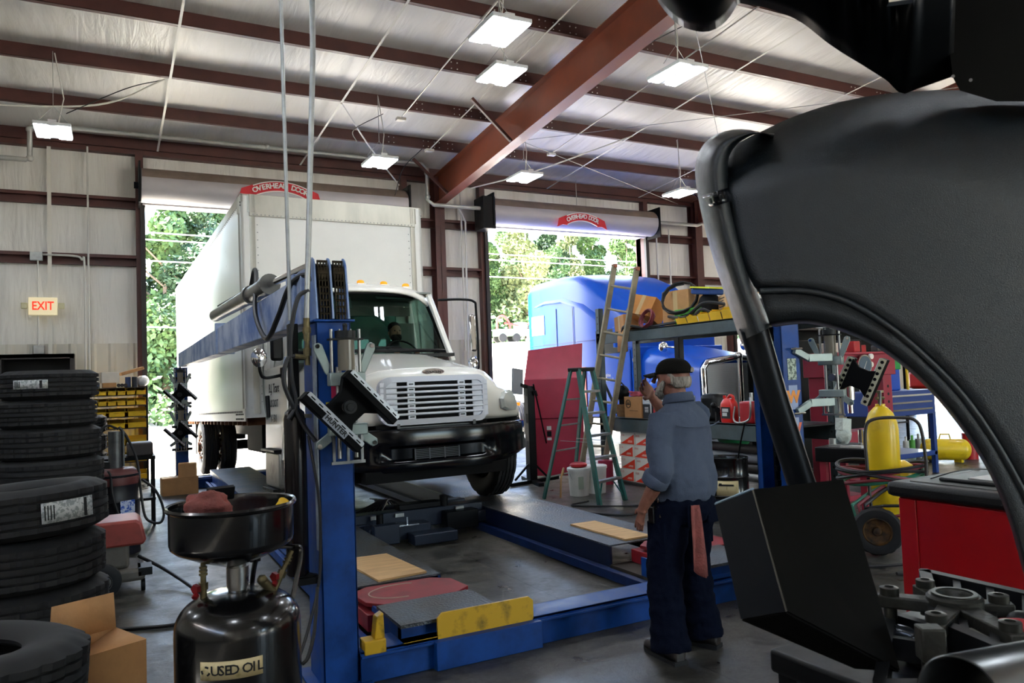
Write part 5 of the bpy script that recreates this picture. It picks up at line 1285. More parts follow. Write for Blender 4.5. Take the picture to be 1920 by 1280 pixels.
# oil drainer
ox, oy = .385, 2.92
t = thing('oil_drainer', 'black waste oil drainer tank with round catch bowl and USED OIL sticker', 'oil drainer', (ox, oy, 0))
m_tank = mat('tank_black_gloss', '#070708', .22, 0, coat=.3, rv=.05, vs=5)
R0 = .215
prof = [(0, .10), (R0*.6, .11), (R0*.93, .15), (R0, .22)]+[(R0, .75)]+[(R0*cos(rad(q))**.75, .75+.125*sin(rad(q))) for q in range(8, 86, 7)]+[(.03, .875), (0, .875)]
tank = B().lathe(prof, (ox, oy, 0), n=56).done('tank', m_tank, t, smooth=60)
b = B(); rs = []
ca = atan2(-oy, -ox)
for k in range(17):
    a_ = ca-rad(34)+rad(54)*k/16; rs.append([V((ox+(R0+.002)*cos(a_), oy+(R0+.002)*sin(a_), z_)) for z_ in (.635, .695)])
b.rings(rs, close=False); b.done('sticker', mat('sticker_cream', '#c9b98a', .5, 0, col2='#a3935f', vs=20, lo=.3, hi=.4), t, 'cream sticker', solid=.001)
for k, ch in enumerate('USED OIL'):
    if ch == ' ': continue
    a_ = ca-rad(34)+rad(54)*(.255+.1*k); text('lettering', ch, m_ink, (ox+(R0+.005)*cos(a_), oy+(R0+.005)*sin(a_), .665), (-sin(a_), cos(a_), 0), (0,0,1), .045, t, .0006, bold=.0006)
a_ = ca-rad(34)+rad(54)*.10
for k in range(3):
    q0 = rad(90+120*k); b = B(); c_ = V((ox+(R0+.004)*cos(a_), oy+(R0+.004)*sin(a_), .665)); ux, uz = V((-sin(a_), cos(a_), 0)), V((0,0,1))
    pts = [c_+ux*(.014*cos(q0+rad(s_)))+uz*(.014*sin(q0+rad(s_))) for s_ in (-40, -15, 10, 35)]
    b.bar(pts[0], pts[1], .006, .002, V((cos(a_), sin(a_), 0))).bar(pts[1], pts[2], .006, .002, V((cos(a_), sin(a_), 0))); b.done('recycling_mark', m_ink, t)
B().cyl((ox,oy,.86),(ox,oy,.885),.034,n=20).cyl((ox,oy,.885),(ox,oy,.955),.038,n=20).cyl((ox,oy,.955),(ox,oy,.985),.027,n=20).done('riser_pipe', m_steel, t)
m_bowl = mat('bowl_black_gloss', '#0b0b0d', .2, 0, coat=.4)
zb = .98
prof = [(.03, zb-.02), (.12, zb+.012), (.19, zb+.045), (.208, zb+.06), (.212, zb+.075), (.212, zb+.185), (.221, zb+.19), (.225, zb+.198), (.221, zb+.206), (.212, zb+.203), (.207, zb+.18), (.207, zb+.075), (.19, zb+.06), (.12, zb+.03), (.02, zb+.0)]
bc = (ox-.015, oy, 0)
B().lathe(prof, bc, n=64).done('catch_bowl', m_bowl, t, smooth=50)
B().cyl((ox, oy, zb-.03), (ox, oy, zb+.01), .03, n=16).done('bowl_neck', m_steel, t)
B().ob((ox-.03, oy+.2, zb+.215), (.1, .02, .05), rotm(18, 0, 10)).done('splash_tab', m_blackp, t)
# valves and handle
def valve(x, y, z, d, nm='ball_valve'):
    d = V(d).normalized(); p = V((x, y, z)); b = B().cyl(p, p+d*.05, .012, n=10).cyl(p+d*.05, p+d*.075, .016, n=6).cyl(p+d*.075, p+d*.1, .010, n=10).cyl(p+d*.1, p+d*.108, .015, n=10).cyl(p+d*.112, p+d*.12, .015, n=10).cyl(p+d*.124, p+d*.132, .014, n=10).cyl(p+d*.1, p+d*.15, .009, n=10)
    v = b.done(nm, m_brass, t)
    q = p+d*.06+V((-.02,-.012,0)); B().cyl(q, q+V((-.012,-.01,0)), .017, n=5).cyl(q+V((-.004,0,-.02)), q+V((-.012,-.01,-.03)), .011, n=6).done('valve_wheel', mat('valve_red', '#7c1016', .4), v, 'red valve wheel')
valve(ox-.115, oy-.0, .84, (0,0,1)); 
b = B().cyl((ox+.115,oy-.03,.81),(ox+.115,oy-.03,.86),.016,n=10).cyl((ox+.115,oy-.03,.855),(ox+.08,oy-.045,.9),.017,n=10).sph((ox+.077,oy-.047,.905),.019,n=10); b.done('quick_coupler', m_brass, t)
valve(ox+.12, oy-.03, .855, (.4,.1,.75))
B().tube(bez([(ox+.06,oy+.14,.78),(ox+.085,oy+.12,.95),(ox+.13,oy+.1,.985),(ox+.21,oy+.06,.985),(ox+.235,oy+.05,.96),(ox+.19,oy+.0,.80)]), .0095, 8).done('handle', m_bowl, t)
B().ob((ox+.08,oy+.13,.955),(.04,.03,.04)).done('handle_clamp', m_blackpl, t, bev=.004)
B().tube(bez([(ox+.21,oy-.05,.58),(ox+.235,oy-.04,.6),(ox+.28,oy+.05,.66),(ox+.33,oy+.2,.78)]), .007, 6).done('drain_hose', m_hose, t)
for q in range(4):
    a_ = rad(45+90*q); B().cyl((ox+.17*cos(a_)-.012,oy+.17*sin(a_),.05),(ox+.17*cos(a_)+.012,oy+.17*sin(a_),.05),.05,n=18).bar((ox+.17*cos(a_),oy+.17*sin(a_),.06),(ox+.15*cos(a_),oy+.15*sin(a_),.2),.03,.03).done('caster', m_rubber, t)
m_rag2 = m_rag
b = B(); r = random.Random(4)
for k in range(9): b.tube(bez([(ox-.09+r.uniform(-.075,.075), oy+.03+r.uniform(-.06,.06), zb+.1+.014*k+r.uniform(0,.03)) for _ in range(5)]), .02, 8)
o = b.done('shop_rag', m_rag); tag(o, 'crumpled faded red rag lying in the oil drainer bowl', 'rag'); fuse(o, .007, ('rag_noise', .03, .02), 3)
B().lathe([(0,0),(.02,.0),(.02,.03),(.022,.06),(.024,.06),(.0,.055)], (ox+.145, oy+.03, zb+.13), rotm(40, 30, 0), 20).done('x', m_yplast)
o = [c for c in COL.objects if c.name == 'x'][0]; o.name = 'plastic_cup'; tag(o, 'small yellow cup tipped in the oil drainer bowl', 'cup'); o.location.z += .015
# parts rack with yellow bins
rk = thing('bin_rack', 'wire shelving rack full of yellow parts bins beside the open door', 'shelf', (-.1, 14.5, 0))
X0, X1, Yb = -.42, .48, 14.35
b = B()
for x in (X0, X1):
    for y in (Yb-.2, Yb+.2): b.cyl((x, y, 0), (x, y, 1.66), .016, n=8)
b.done('post', m_blackp, rk)
SH = [.12, .42, .70, .98, 1.17, 1.36, 1.53, 1.66]
for z in SH:
    b = B().box(X0, X1, Yb-.2, Yb+.2, z-.012, z); b.done('shelf', m_dgrey, rk)
pb = thing('parts_bin', 'x', 'bin', (0,0,0))
def mkbin(w, d, h, nm='small'):
    o = thing('parts_bin', 'x', 'bin', (0,0,0))
    b = B().box(-w/2, w/2, -d/2, d/2, 0, .006).box(-w/2, -w/2+.005, -d/2, d/2, 0, h).box(w/2-.005, w/2, -d/2, d/2, 0, h).box(-w/2, w/2, d/2-.005, d/2, 0, h).box(-w/2, w/2, -d/2, -d/2+.005, 0, h*.55)
    b.box(-w/2-.004, w/2+.004, -d/2-.008, -d/2+.004, h*.5, h*.6).done('bin_body', m_yplast, o, local=True)
    B().box(-w/2+.01, w/2-.01, -d/2+.02, d/2-.01, .006, h*.45).done('contents', m_dgrey, o, local=True)
    return o
bpy.data.objects.remove(pb)
small = mkbin(.165, .3, .12); wide = mkbin(.33, .3, .14)
ordn = ['first', 'second', 'third', 'fourth', 'fifth', 'sixth']
us, uw = 0, 0
rows = [(1.53, 's', 'top bin row'), (1.36, 's', 'second bin row'), (1.17, 'w', 'third bin row'), (.98, 'w', 'fourth bin row'), (.70, 'w', 'fifth bin row'), (.42, 'w', 'sixth bin row'), (.12, 'w', 'lowest bin row')]
for z, kd, rn in rows:
    n_ = 6 if kd == 's' else 3; w = (X1-X0-.06)/n_
    for k in range(n_):
        zz = z-.0; loc = (X0+.03+w*(k+.5), Yb, zz+.001)
        if z in (1.53, 1.36): loc = (loc[0], loc[1], z-.0+.001)
        lab = ('small' if kd == 's' else 'wide')+' yellow bin, %s from the wall in the rack\'s %s' % (ordn[k], rn)
        pr_, u = (small, us) if kd == 's' else (wide, uw)
        if not u: pr_.location = loc; pr_['label'] = lab; pr_['group'] = 'yellow parts bins in the bin rack'
        else: dup(pr_, loc, (0,0,0), lab, 'yellow parts bins in the bin rack')
        if kd == 's': us = 1
        else: uw = 1
# stuff on the bin rack
zt = 1.661
def boxthing(name, lab, c, size, rz, mt, cat='box', tape=True, rx=0, ry=0, bev=.004, grp=None):
    R = rotm(rx, ry, rz); t = thing(name, lab, cat, V(c)-V((0,0,size[2]/2)), group=grp)
    B().ob(c, size, R).done('body', mt, t, bev=bev)
    if tape: B().ob(V(c), (size[0]*1.004, size[1]*.16, size[2]*1.004), R).done('tape', mat('packing_tape', '#c9ac7c', .35), t)
    return t
m_wcard = mat('white_carton', '#d8d2c4', .8, var=.08, vs=6)
boxthing('carton', 'battered white carton on top of the bin rack', (-.08, Yb, zt+.17), (.26, .2, .18), 14, m_wcard)
boxthing('carton', 'small tan carton under the white one on the bin rack', (-.08, Yb-.05, zt+.04), (.2, .2, .08), 4, m_card)
boxthing('carton', 'dark blue flat carton at the wall end of the bin rack top', (-.31, Yb, zt+.045), (.18, .3, .09), 0, mat('blue_carton', '#3b4a60', .7), tape=False)
boxthing('carton', 'long brown carton lying askew over other parts on the bin rack', (.26, Yb+.05, zt+.27), (.36, .2, .05), 10, m_card, ry=-16)
for k in range(2): tag(B().cyl((.2+.1*k, Yb-.1, zt), (.2+.1*k, Yb-.1, zt+.17), .045, n=20).done('oil_filter', mat('filter_blue', '#28385e', .4) if k == 0 else mat('filter_black', '#23262c', .4)), ['blue', 'black'][k]+' canister filter standing on the bin rack', 'filter')
o = B().sph((.42, Yb+.04, zt+.1), .13, (.8, 1, .75), 14).done('plastic_bag', mat('bag_white', '#dcdcd8', .3, bump=.8, bs=12)); tag(o, 'bulging white plastic bag on the door end of the bin rack', 'bag')
for k in range(3): tag(B().cyl((.06+.05*k, Yb-.2, zt+.035), (.06+.05*k, Yb+.1, zt+.035), .03, n=12).done('hose_fitting', m_dgrey), ['first','middle','last'][k]+' short dark pipe lying on the bin rack top', 'pipe')
# drum with pump
dx, dy = -.03, 8.6
dr = thing('oil_drum', 'dark steel drum with reddish lid and blue label behind the red floor machine', 'drum', (dx, dy, 0))
def drum(t, x, y, R, h, m1, lid=None, z0=0):
    pr_ = [(0, .01), (R*.96, .01), (R, .0), (R, .02), (R*.985, .03), (R*.985, h*.32), (R*1.01, h*.335), (R*.985, h*.35), (R*.985, h*.65), (R*1.01, h*.665), (R*.985, h*.68), (R*.985, h-.03), (R*1.01, h-.02), (R*1.01, h), (R*.96, h), (R*.95, h-.02), (0, h-.02)]
    B().lathe([(r_, z_+z0) for r_, z_ in pr_], (x, y, 0), n=40).done('body', m1, t, smooth=35)
drum(dr, dx, dy, .25, .78, mat('drum_dark', '#1a1a20', .4, .2, var=.2, vs=4))
B().lathe([(0,.80),(.1,.84),(.2,.83),(.24,.79),(.255,.74),(.25,.68),(.245,.68)], (dx, dy, 0), n=32).done('lid_cover', mat('dusty_red', '#5c2a28', .5), dr)
B().ob((dx+.13, dy-.215, .42), (.15, .004, .22), rotm(0,0,32)).done('label', mat('drum_label_blue', '#2c56b8', .5, 0, col2='#b8c4dc', vs=30, lo=.52, hi=.54), dr, 'blue label')
B().cyl((dx+.03,dy,.82),(dx+.03,dy,1.2),.065,n=20).cyl((dx+.03,dy,.78),(dx+.03,dy,.82),.08,n=20).cyl((dx+.1,dy-.03,.85),(dx+.1,dy-.03,1.2),.012,n=8).done('pump_motor', mat('pump_steel', '#5f6162', .4, .6, var=.3, vs=6), dr)
B().tube([(dx-.2,dy-.02,.9),(dx-.17,dy-.02,1.1)], .016, 8).bar((dx-.25,dy,.88),(dx-.02,dy,.86),.08,.08).done('dispense_handle', m_blackpl, dr)
B().tube(bez([(dx+.06,dy,1.22),(dx-.05,dy,1.26),(dx-.12,dy,1.14),(dx-.16,dy-.02,.95)]), .012, 6).tube(bez([(dx+.06,dy,1.24),(dx+.13,dy,1.14),(dx+.22,dy-.05,.9),(dx+.26,dy-.1,.5),(dx+.3,dy-.15,.32),(dx+.42,dy-.2,.28),(dx+.45,dy-.2,.4),(dx+.38,dy-.2,.6),(dx+.26,dy-.15,.72)]), .013, 7).tube(bez([(dx-.1,dy-.1,.82),(dx-.02,dy-.22,.8),(dx+.0,dy-.28,.6),(dx+.08,dy-.3,.3),(dx+.16,dy-.3,.15)]), .014, 7).done('pump_hose', m_hose, dr)
# greyish box on a cart behind
t = thing('tool_cart', 'dark cart with grey case behind the drum', 'cart', (.0, 10.2, 0))
B().box(-.35, .42, 10.0, 10.5, .78, .82).box(-.35, .42, 10.0, 10.5, .3, .33).done('shelf', m_blackp, t)
for x in (-.33, .40):
    for y in (10.02, 10.48): B().box(x-.015, x+.015, y-.015, y+.015, 0, .8).done('leg', m_blackp, t)
o = B().box(.12, .4, 10.05, 10.4, .82, .98).done('case', m_dgrey, bev=.02); tag(o, 'grey moulded case lying on the dark cart', 'case')
# red floor machine
t = thing('floor_machine', 'faded red and grey wheeled floor machine beside the tyre stack', 'machine', (.05, 6.5, 0))
m_fred = mat('faded_red_plastic', '#9a4038', .5, 0, col2='#7a342e', vs=4); m_fgr = mat('dusty_grey_plastic', '#5a554e', .7, var=.15, vs=6)
B().prism([(-.3,.0),(.27,.0),(.29,.04),(.26,.17),(.22,.2),(-.3,.2)], (.05, 6.75, .38), (1,0,0), (0,0,1), .45).done('cowl', m_fred, t, bev=.02)
B().box(-.3, .22, 6.35, 6.72, .2, .4).box(-.35, .33, 6.3, 6.78, .1, .2).done('base', m_fgr, t, bev=.03)
B().cyl((.3,6.4,.05),(.33,6.4,.05),.05,n=14).box(.28,.38,6.3,6.5,.14,.2).done('caster', m_blackpl, t)
Rx = M4(((0,0,1),(0,1,0),(-1,0,0)))
b = B().lathe([(.06,-.04),(.10,-.045),(.13,-.03),(.135,0),(.13,.03),(.10,.045),(.06,.04)], (.03, 6.28, .135), rotm(90,0,0), 30); w_ = b.done('wheel', m_rubber, t); MACH = t
B().lathe([(.0,.03),(.03,.035),(.035,.0),(.06,.0),(.07,.03)], (.03, 6.26, .135), rotm(90,0,0), 24).done('wheel_hub', m_galv, w_)
MACH.location.y += .45; MACH.location.x -= .13
tag(B().tube(bez([(.16,7.15,.22),(.34,7.0,.12),(.52,6.55,.04),(.6,6.1,.015),(.4,5.7,.015),(.1,5.75,.015),(-.2,5.9,.015)]), .014, 8).done('cord', m_hose), 'black cord looping over the floor from the red floor machine', 'cord')
# boxes at the rear post
boxthing('cardboard_box', 'brown carton lying on the floor at the foot of the rear blue post', (.86, 12.75, .13), (.5, .35, .26), 3, m_card)
boxthing('cardboard_box', 'smaller brown carton stacked on the carton by the rear blue post', (.98, 12.72, .36), (.26, .26, .2), -6, m_card)
# ======================= PARTS RACK AND THINGS AROUND IT =======================
m_rackg = mat('rack_dark_green_grey', '#39474a', .5, .1, var=.25, vs=4)
rack = thing('storage_rack', 'long dark grey two level rack of heavy beams behind the standing man', 'rack', (6.85, 7.7, 0))
RXF, RXB, RYA, RYB = 6.5, 7.25, 5.9, 9.6
for x in (RXF+.04, RXB-.04):
    for y in (RYA+.05, RYB-.05, 7.75) if x < 7 else (RYA+.05, RYB-.05):
        b = B(); b.box(x-.04, x-.034, y-.045, y+.045, 0, 2.58 if y > 9 else 2.03).box(x-.04, x+.04, y-.045, y-.039, 0, 2.58 if y > 9 else 2.03).box(x-.04, x+.04, y+.039, y+.045, 0, 2.58 if y > 9 else 2.03)
        b.done('upright', m_rackg if y != 7.75 else m_blackp, rack)
        b = B()
        for k in range(24): b.cyl((x-.041, y, .15+k*.1), (x-.0405, y, .15+k*.1), .014, n=8)
        if y > 9 or y < 6: b.done('upright_slots', m_ink, rack)
for z, h in ((.95, .2), (2.2, .16)):
    for x in (RXF, RXB-.05): B().box(x, x+.05, RYA, RYB, z-h, z).done('beam', m_rackg, rack, bev=.006)
    B().box(RXF, RXB, RYA, RYB, z-.02, z-.002).done('shelf_deck', m_blackp, rack)
B().bar((RXB-.05, RYB, .2), (RXF+.05, RYB, 1.6), .03, .03).done('brace', m_rackg, rack)
ZA, ZB = 2.2, .95
def on(x, y, Xp): return xp(x, y, Xp)
# long ladder
lad = thing('extension_ladder', 'weathered wooden tan extension ladder leaning against the far end of the rack', 'ladder', gp(1100, 900))
m_ladd = mat('weathered_ladder', '#8c8470', .7, 0, var=.2, vs=6)
A0, A1 = gp(1085, 905), xp(1152, 498, 6.42); B0, B1 = gp(1128, 903), xp(1194, 504, 6.42)
B().bar(A0, A1, .035, .08, (1,0,0)).done('rail', m_ladd, lad); B().bar(B0, B1, .035, .08, (1,0,0)).done('rail', m_ladd, lad)
for k in range(9):
    t_ = .07+.105*k; B().tube([A0.lerp(A1, t_), B0.lerp(B1, t_)], .017, 8).done('rung', m_ladd, lad)
for q in (A1, B1): B().ob(q, (.045, .09, .05)).done('end_cap', mat('cap_rust', '#8a4a34', .6), lad)
# things on top
boxthing('cardboard_box', 'orange brown carton tipped on its corner at the far end of the top shelf', (6.8, 8.72, ZA+.29), (.34, .42, .30), 20, mat('orange_cardboard', '#c08345', .85, var=.1, vs=5), rx=14, ry=24)
boxthing('cardboard_box', 'open tan box lying under the tipped carton on the top shelf', (6.78, 9.15, ZA+.12), (.3, .34, .24), -12, m_card, rx=-5)
b1 = boxthing('cardboard_box', 'large brown carton standing in the middle of the top shelf', (6.85, 7.95, ZA+.24), (.42, .44, .46), 12, m_card)
b2 = boxthing('cardboard_box', 'tan carton with printed writing behind the yellow bins on the top shelf', (6.9, 6.98, ZA+.17), (.45, .40, .3), -30, mat('tan_carton', '#c9a478', .85, var=.06, vs=5), tape=False)
R = rotm(0, 0, -30); nx = R @ V((-1, 0, 0)); 
b = B()
for k in range(7): b.ob(V((6.9, 6.98, ZA+.28-.035*k))+nx*.2255+R @ V((0, .03*(k % 2), 0)), (.001, .26-.05*(k % 3), .012), R)
b.done('printed_writing', m_ink, b2)
t = thing('cardboard_flap', 'strip of cardboard hanging over the edge of the top shelf beside the ladder', 'cardboard', (6.5, 8.95, ZA))
b = B(); rs = []
for k, (x, z) in enumerate(((6.8, ZA+.02), (6.6, ZA+.05), (6.51, ZA+.02), (6.48, ZA-.08), (6.475, ZA-.3))): rs.append([(x, 8.78, z), (x, 9.02, z)])
b.rings(rs, close=False); b.done('flap', m_card, t, solid=.006, smooth=60)
def coil(name, lab, c, r, turns, mt, rad_=.012, tilt=(0,0,0), jit=.02, seed=1):
    rr = random.Random(seed); R = rotm(*tilt); pts = []
    for k in range(turns*14): a = 2*pi*k/14; q = r*(1+jit*rr.uniform(-1,1)*3); pts.append(V(c)+R @ V((q*cos(a), q*sin(a), .018*(k/14)+rr.uniform(-jit,jit)*.2)))
    return tag(B().tube(pts, rad_, 6).done(name, mt), lab, 'hose')
coil('hose_coil', 'small dark red hose coil between the cartons on the top shelf', (6.62, 8.45, ZA+.13), .13, 4, mat('dark_red_hose', '#7a3038', .5), .011, (0, -70, 0))
coil('hose_coil', 'big loop of black hose standing over the large carton', (6.6, 7.75, ZA+.34), .24, 3, m_hose, .013, (10, -60, 20), .015, 3)
tag(B().tube(bez([(6.6,9.0,ZA-.3),(6.5,8.9,ZA+.05),(6.58,8.5,ZA+.02),(6.55,8.0,ZA+.03),(6.6,7.6,ZA+.05),(6.55,7.3,ZA+.16),(6.6,7.1,ZA+.06)]), .02, 7).done('hose', m_hose), 'thick black hose lying along the front edge of the top shelf', 'hose')
tag(B().tube(bez([(6.6,8.0,ZA+.13),(6.55,7.6,ZA+.09),(6.6,7.3,ZA+.24),(6.65,6.9,ZA+.18)]), .022, 7).done('hose', m_hose), 'grey black hose draped over the green tray on the top shelf', 'hose')
tag(B().box(6.56, 6.6, 7.72, 7.84, ZA+.0, ZA+.2).box(6.58, 6.8, 7.4, 7.84, ZA+.12, ZA+.2).done('tray', mat('green_plastic', '#3f9a2c', .5), bev=.01), 'bright green plastic tray on edge by the black hoses', 'tray')
t = thing('tool_bag', 'black and blue bag with a yellow strap between the cartons on the top shelf', 'bag', (6.8, 7.42, ZA))
B().sph((6.8, 7.42, ZA+.2), .2, (.8, .75, 1.0), 14).done('body', mat('black_cloth', '#15161a', .85), t)
B().ob((6.75, 7.4, ZA+.4), (.26, .34, .08), rotm(8, 0, 0)).done('flap', mat('blue_cloth', '#24488a', .8), t, bev=.02); B().ob((6.72, 7.36, ZA+.445), (.27, .36, .02), rotm(8, 0, 0)).done('strap', mat('hi_vis_yellow', '#c8d030', .7), t)
for k in range(2): tag(tyre_mesh(.33, .2, .18, 56, 4).xf(M4.Identity(3), (7.3+.02*k, 7.2, ZA+.38+.2*k-.28)).done('tyre', m_rubber), ['lower','upper'][k]+' small tyre lying behind the bag on the top shelf', 'tyre', 'tyres on the top shelf')
tag(B().box(7.2, 7.34, 7.0, 7.12, ZA+.4, ZA+.46).done('carton', m_wcard, bev=.005), 'little white carton on top of the tyres on the rack', 'box')
t = thing('crate', 'off white plastic crate at the near end of the top shelf', 'crate', (7.05, 6.5, ZA))
B().box(6.9, 7.2, 6.3, 6.75, ZA, ZA+.3).done('body', m_whitepl, t, bev=.03); B().box(6.895, 6.9, 6.35, 6.7, ZA+.2, ZA+.22).box(6.895, 6.9, 6.35, 6.7, ZA+.1, ZA+.12).done('slots', m_dgrey, t)
for k in range(6):
    y = 7.62-.21*k; w_ = .2
    t = thing('parts_bin', ['first', 'second', 'third', 'fourth', 'fifth', 'last'][k]+' yellow bin from the green tray in the row on the top shelf', 'bin', (6.62, y, ZA), group='yellow bins on the top shelf')
    h = .1+.012*k
    B().box(6.52, 6.78, y-w_/2+.005, y+w_/2-.005, ZA, ZA+.008).box(6.52, 6.78, y-w_/2+.005, y-w_/2+.011, ZA, ZA+h).box(6.52, 6.78, y+w_/2-.011, y+w_/2-.005, ZA, ZA+h).box(6.77, 6.78, y-w_/2+.005, y+w_/2-.005, ZA, ZA+h+.02).hexa([(6.5,y-w_/2+.005,ZA),(6.506,y-w_/2+.005,ZA),(6.506,y+w_/2-.005,ZA),(6.5,y+w_/2-.005,ZA)],[(6.47,y-w_/2+.005,ZA+h*.75),(6.476,y-w_/2+.005,ZA+h*.75),(6.476,y+w_/2-.005,ZA+h*.75),(6.47,y+w_/2-.005,ZA+h*.75)]).done('bin_body', m_yplast, t)
    B().box(6.53, 6.76, y-w_/2+.015, y+w_/2-.015, ZA+.01, ZA+h*.7).done('contents', [m_dgrey, m_whitepl, m_card][k % 3], t)
coil('hose_coil', 'flat grey cable coil at the near end of the top shelf', (6.75, 6.25, ZA+.02), .17, 5, mat('grey_cable', '#4a4c4e', .6), .016, (0,0,0), .04, 5)
tag(B().box(6.6, 6.85, 6.15, 6.4, ZA+.11, ZA+.2).done('power_supply', m_dgrey, bev=.01), 'grey metal unit lying on the cable coil of the top shelf', 'device')
# middle shelf
bx1 = boxthing('cardboard_box', 'brown carton with a round logo and red rags on the middle shelf', (6.72, 8.82, ZB+.15), (.34, .40, .30), 0, mat('brown_carton', '#a9794a', .85, var=.08, vs=5), tape=False)
b = B().tube([V((6.545, 8.92+.055*cos(q), ZB+.2+.055*sin(q))) for q in [2*pi*k/24 for k in range(25)]], .005, 5); b.done('round_logo', m_ink, bx1)
b = B().box(6.546, 6.548, 8.88, 8.96, ZB+.185, ZB+.2).box(6.546, 6.548, 8.89, 8.95, ZB+.205, ZB+.215).box(6.546, 6.548, 8.7, 8.9, ZB+.1, ZB+.105); b.done('logo_bars', m_ink, bx1)
b = B(); r = random.Random(9)
for k in range(14): b.tube(bez([(6.72+r.uniform(-.15,.15), 8.82+r.uniform(-.19,.19), ZB+.31+r.uniform(0,.06)) for _ in range(4)]), .015, 6)
tag(b.done('rags', mat('pinkish_red_rag', '#a84a58', .9, bump=.4, bs=60)), 'tangle of pinkish red rags on top of the logo carton', 'rag')
m_fbox = mat('filter_box_dark', '#20242c', .6); m_fboxw = mat('filter_box_pale', '#aeb9c2', .6)
for k, y in enumerate((8.4, 8.02)):
    t = thing('filter_box', ['dark and pale strapped filter box next to the logo carton', 'second strapped filter box, nearer the standing man'][k], 'box', (6.7, y, ZB), group='strapped boxes on the middle shelf')
    B().box(6.55, 6.85, y-.18, y+.18, ZB, ZB+.2).done('body', m_fbox, t); B().box(6.548, 6.852, y-.182, y+.182, ZB+.2, ZB+.31).done('pale_top', m_fboxw, t)
    B().box(6.54, 6.86, y-.01, y+.01, ZB, ZB+.315).done('strap', m_whitepl, t)
    b = B().box(6.5465, 6.5475, y+.02, y+.14, ZB+.25, ZB+.265).box(6.5465, 6.5475, y+.04, y+.14, ZB+.22, ZB+.232)
    for q in range(4): b.box(6.5465, 6.5475, y+.06, y+.14, ZB+.15-.02*q, ZB+.16-.02*q)
    b.done('printing', m_whitepl, t); B().box(6.5455, 6.547, y-.12, y-.05, ZB+.04, ZB+.15).done('printing', m_sred, t)
t = thing('basket', 'small brown woven basket at the far end of the middle shelf', 'basket', (6.7, 9.25, ZB))
B().lathe([(.09,0),(.12,.17),(.125,.18),(.11,.175),(.085,.02),(0,.02)], (6.7,9.25,ZB), n=24).done('bowl', mat('basket_brown', '#8c6a48', .9, var=.2, vs=30), t)
tag(B().sph((6.72, 9.3, ZB+.35), .12, (1,.9,1), 16).cyl((6.72,9.3,ZB+.18),(6.72,9.3,ZB+.28),.05,n=12).tube([(6.72,9.2,ZB+.42),(6.72,9.3,ZB+.5),(6.72,9.4,ZB+.42)], .01, 6).done('air_regulator', m_blackp), 'round black canister standing in the woven basket', 'canister')
jug = thing('antifreeze_jug', 'bright red gallon jug with dark label on the middle shelf', 'jug', (6.62, 6.95, ZB))
m_jred = mat('jug_red', '#d01c16', .3, 0, coat=.3)
b = B(); rs = []
for z, w, d in ((0,.2,.12),(.02,.215,.13),(.2,.215,.13),(.235,.20,.12),(.27,.15,.1),(.29,.10,.08)): rs.append([(6.6+d*x_/1.0, 6.95+w*y_, ZB+z) for x_, y_ in [(p[0], p[1]) for p in rrect(1, 1, .25, 4)]])
b.rings(rs); b.cyl((6.6,7.02,ZB+.29),(6.6,7.02,ZB+.325),.02,n=12); b.done('body', m_jred, jug)
B().tube(bez([(6.6,6.98,ZB+.28),(6.6,6.93,ZB+.325),(6.6,6.88,ZB+.31),(6.6,6.87,ZB+.24)]), .018, 8).done('handle', m_jred, jug)
B().box(6.533, 6.535, 6.87, 7.02, ZB+.05, ZB+.19).done('label', m_ink, jug); B().box(6.531, 6.533, 6.90, 7.0, ZB+.13, ZB+.17).box(6.531, 6.533, 6.92, 7.0, ZB+.08, ZB+.12).done('label_print', m_paper, jug)
t = thing('fluid_pump', 'red hand pump can with grey hose beside the red jug', 'pump', (6.62, 6.62, ZB))
B().box(6.55, 6.72, 6.52, 6.74, ZB, ZB+.26).done('body', m_red, t, bev=.02); B().tube(bez([(6.55,6.8,ZB+.2),(6.52,6.8,ZB+.05),(6.5,6.7,ZB+.01),(6.52,6.55,ZB+.06),(6.5,6.5,ZB+.25),(6.6,6.6,ZB+.3)]), .012, 6).cyl((6.62,6.6,ZB+.26),(6.62,6.6,ZB+.36),.02,n=8).done('hose', m_galv, t)
for k, y in enumerate((6.4, 6.25)): tag(B().cyl((6.6,y,ZB),(6.6,y,ZB+.2),.055,n=18).cyl((6.6,y,ZB+.2),(6.6,y,ZB+.26),.025,n=12).done('bottle', m_blackpl), ['black bottle beside the red pump can', 'black bottle at the near end of the middle shelf'][k], 'bottle', 'black bottles on the middle shelf')
t = thing('hose_fittings', 'black pump head with fittings just right of the standing man', 'fitting', (6.62, 7.2, ZB))
B().cyl((6.62,7.15,ZB),(6.62,7.15,ZB+.12),.05,n=14).cyl((6.55,7.1,ZB+.15),(6.7,7.2,ZB+.16),.035,n=12).sph((6.6,7.22,ZB+.2),.04,n=12).done('body', m_blackp, t)
t = thing('toolbox', 'rounded black plastic case on the middle shelf behind the man\'s shoulder', 'case', (6.85, 7.45, ZB))
B().box(6.7, 7.0, 7.3, 7.6, ZB, ZB+.34).done('body', m_blackpl, t, bev=.06)
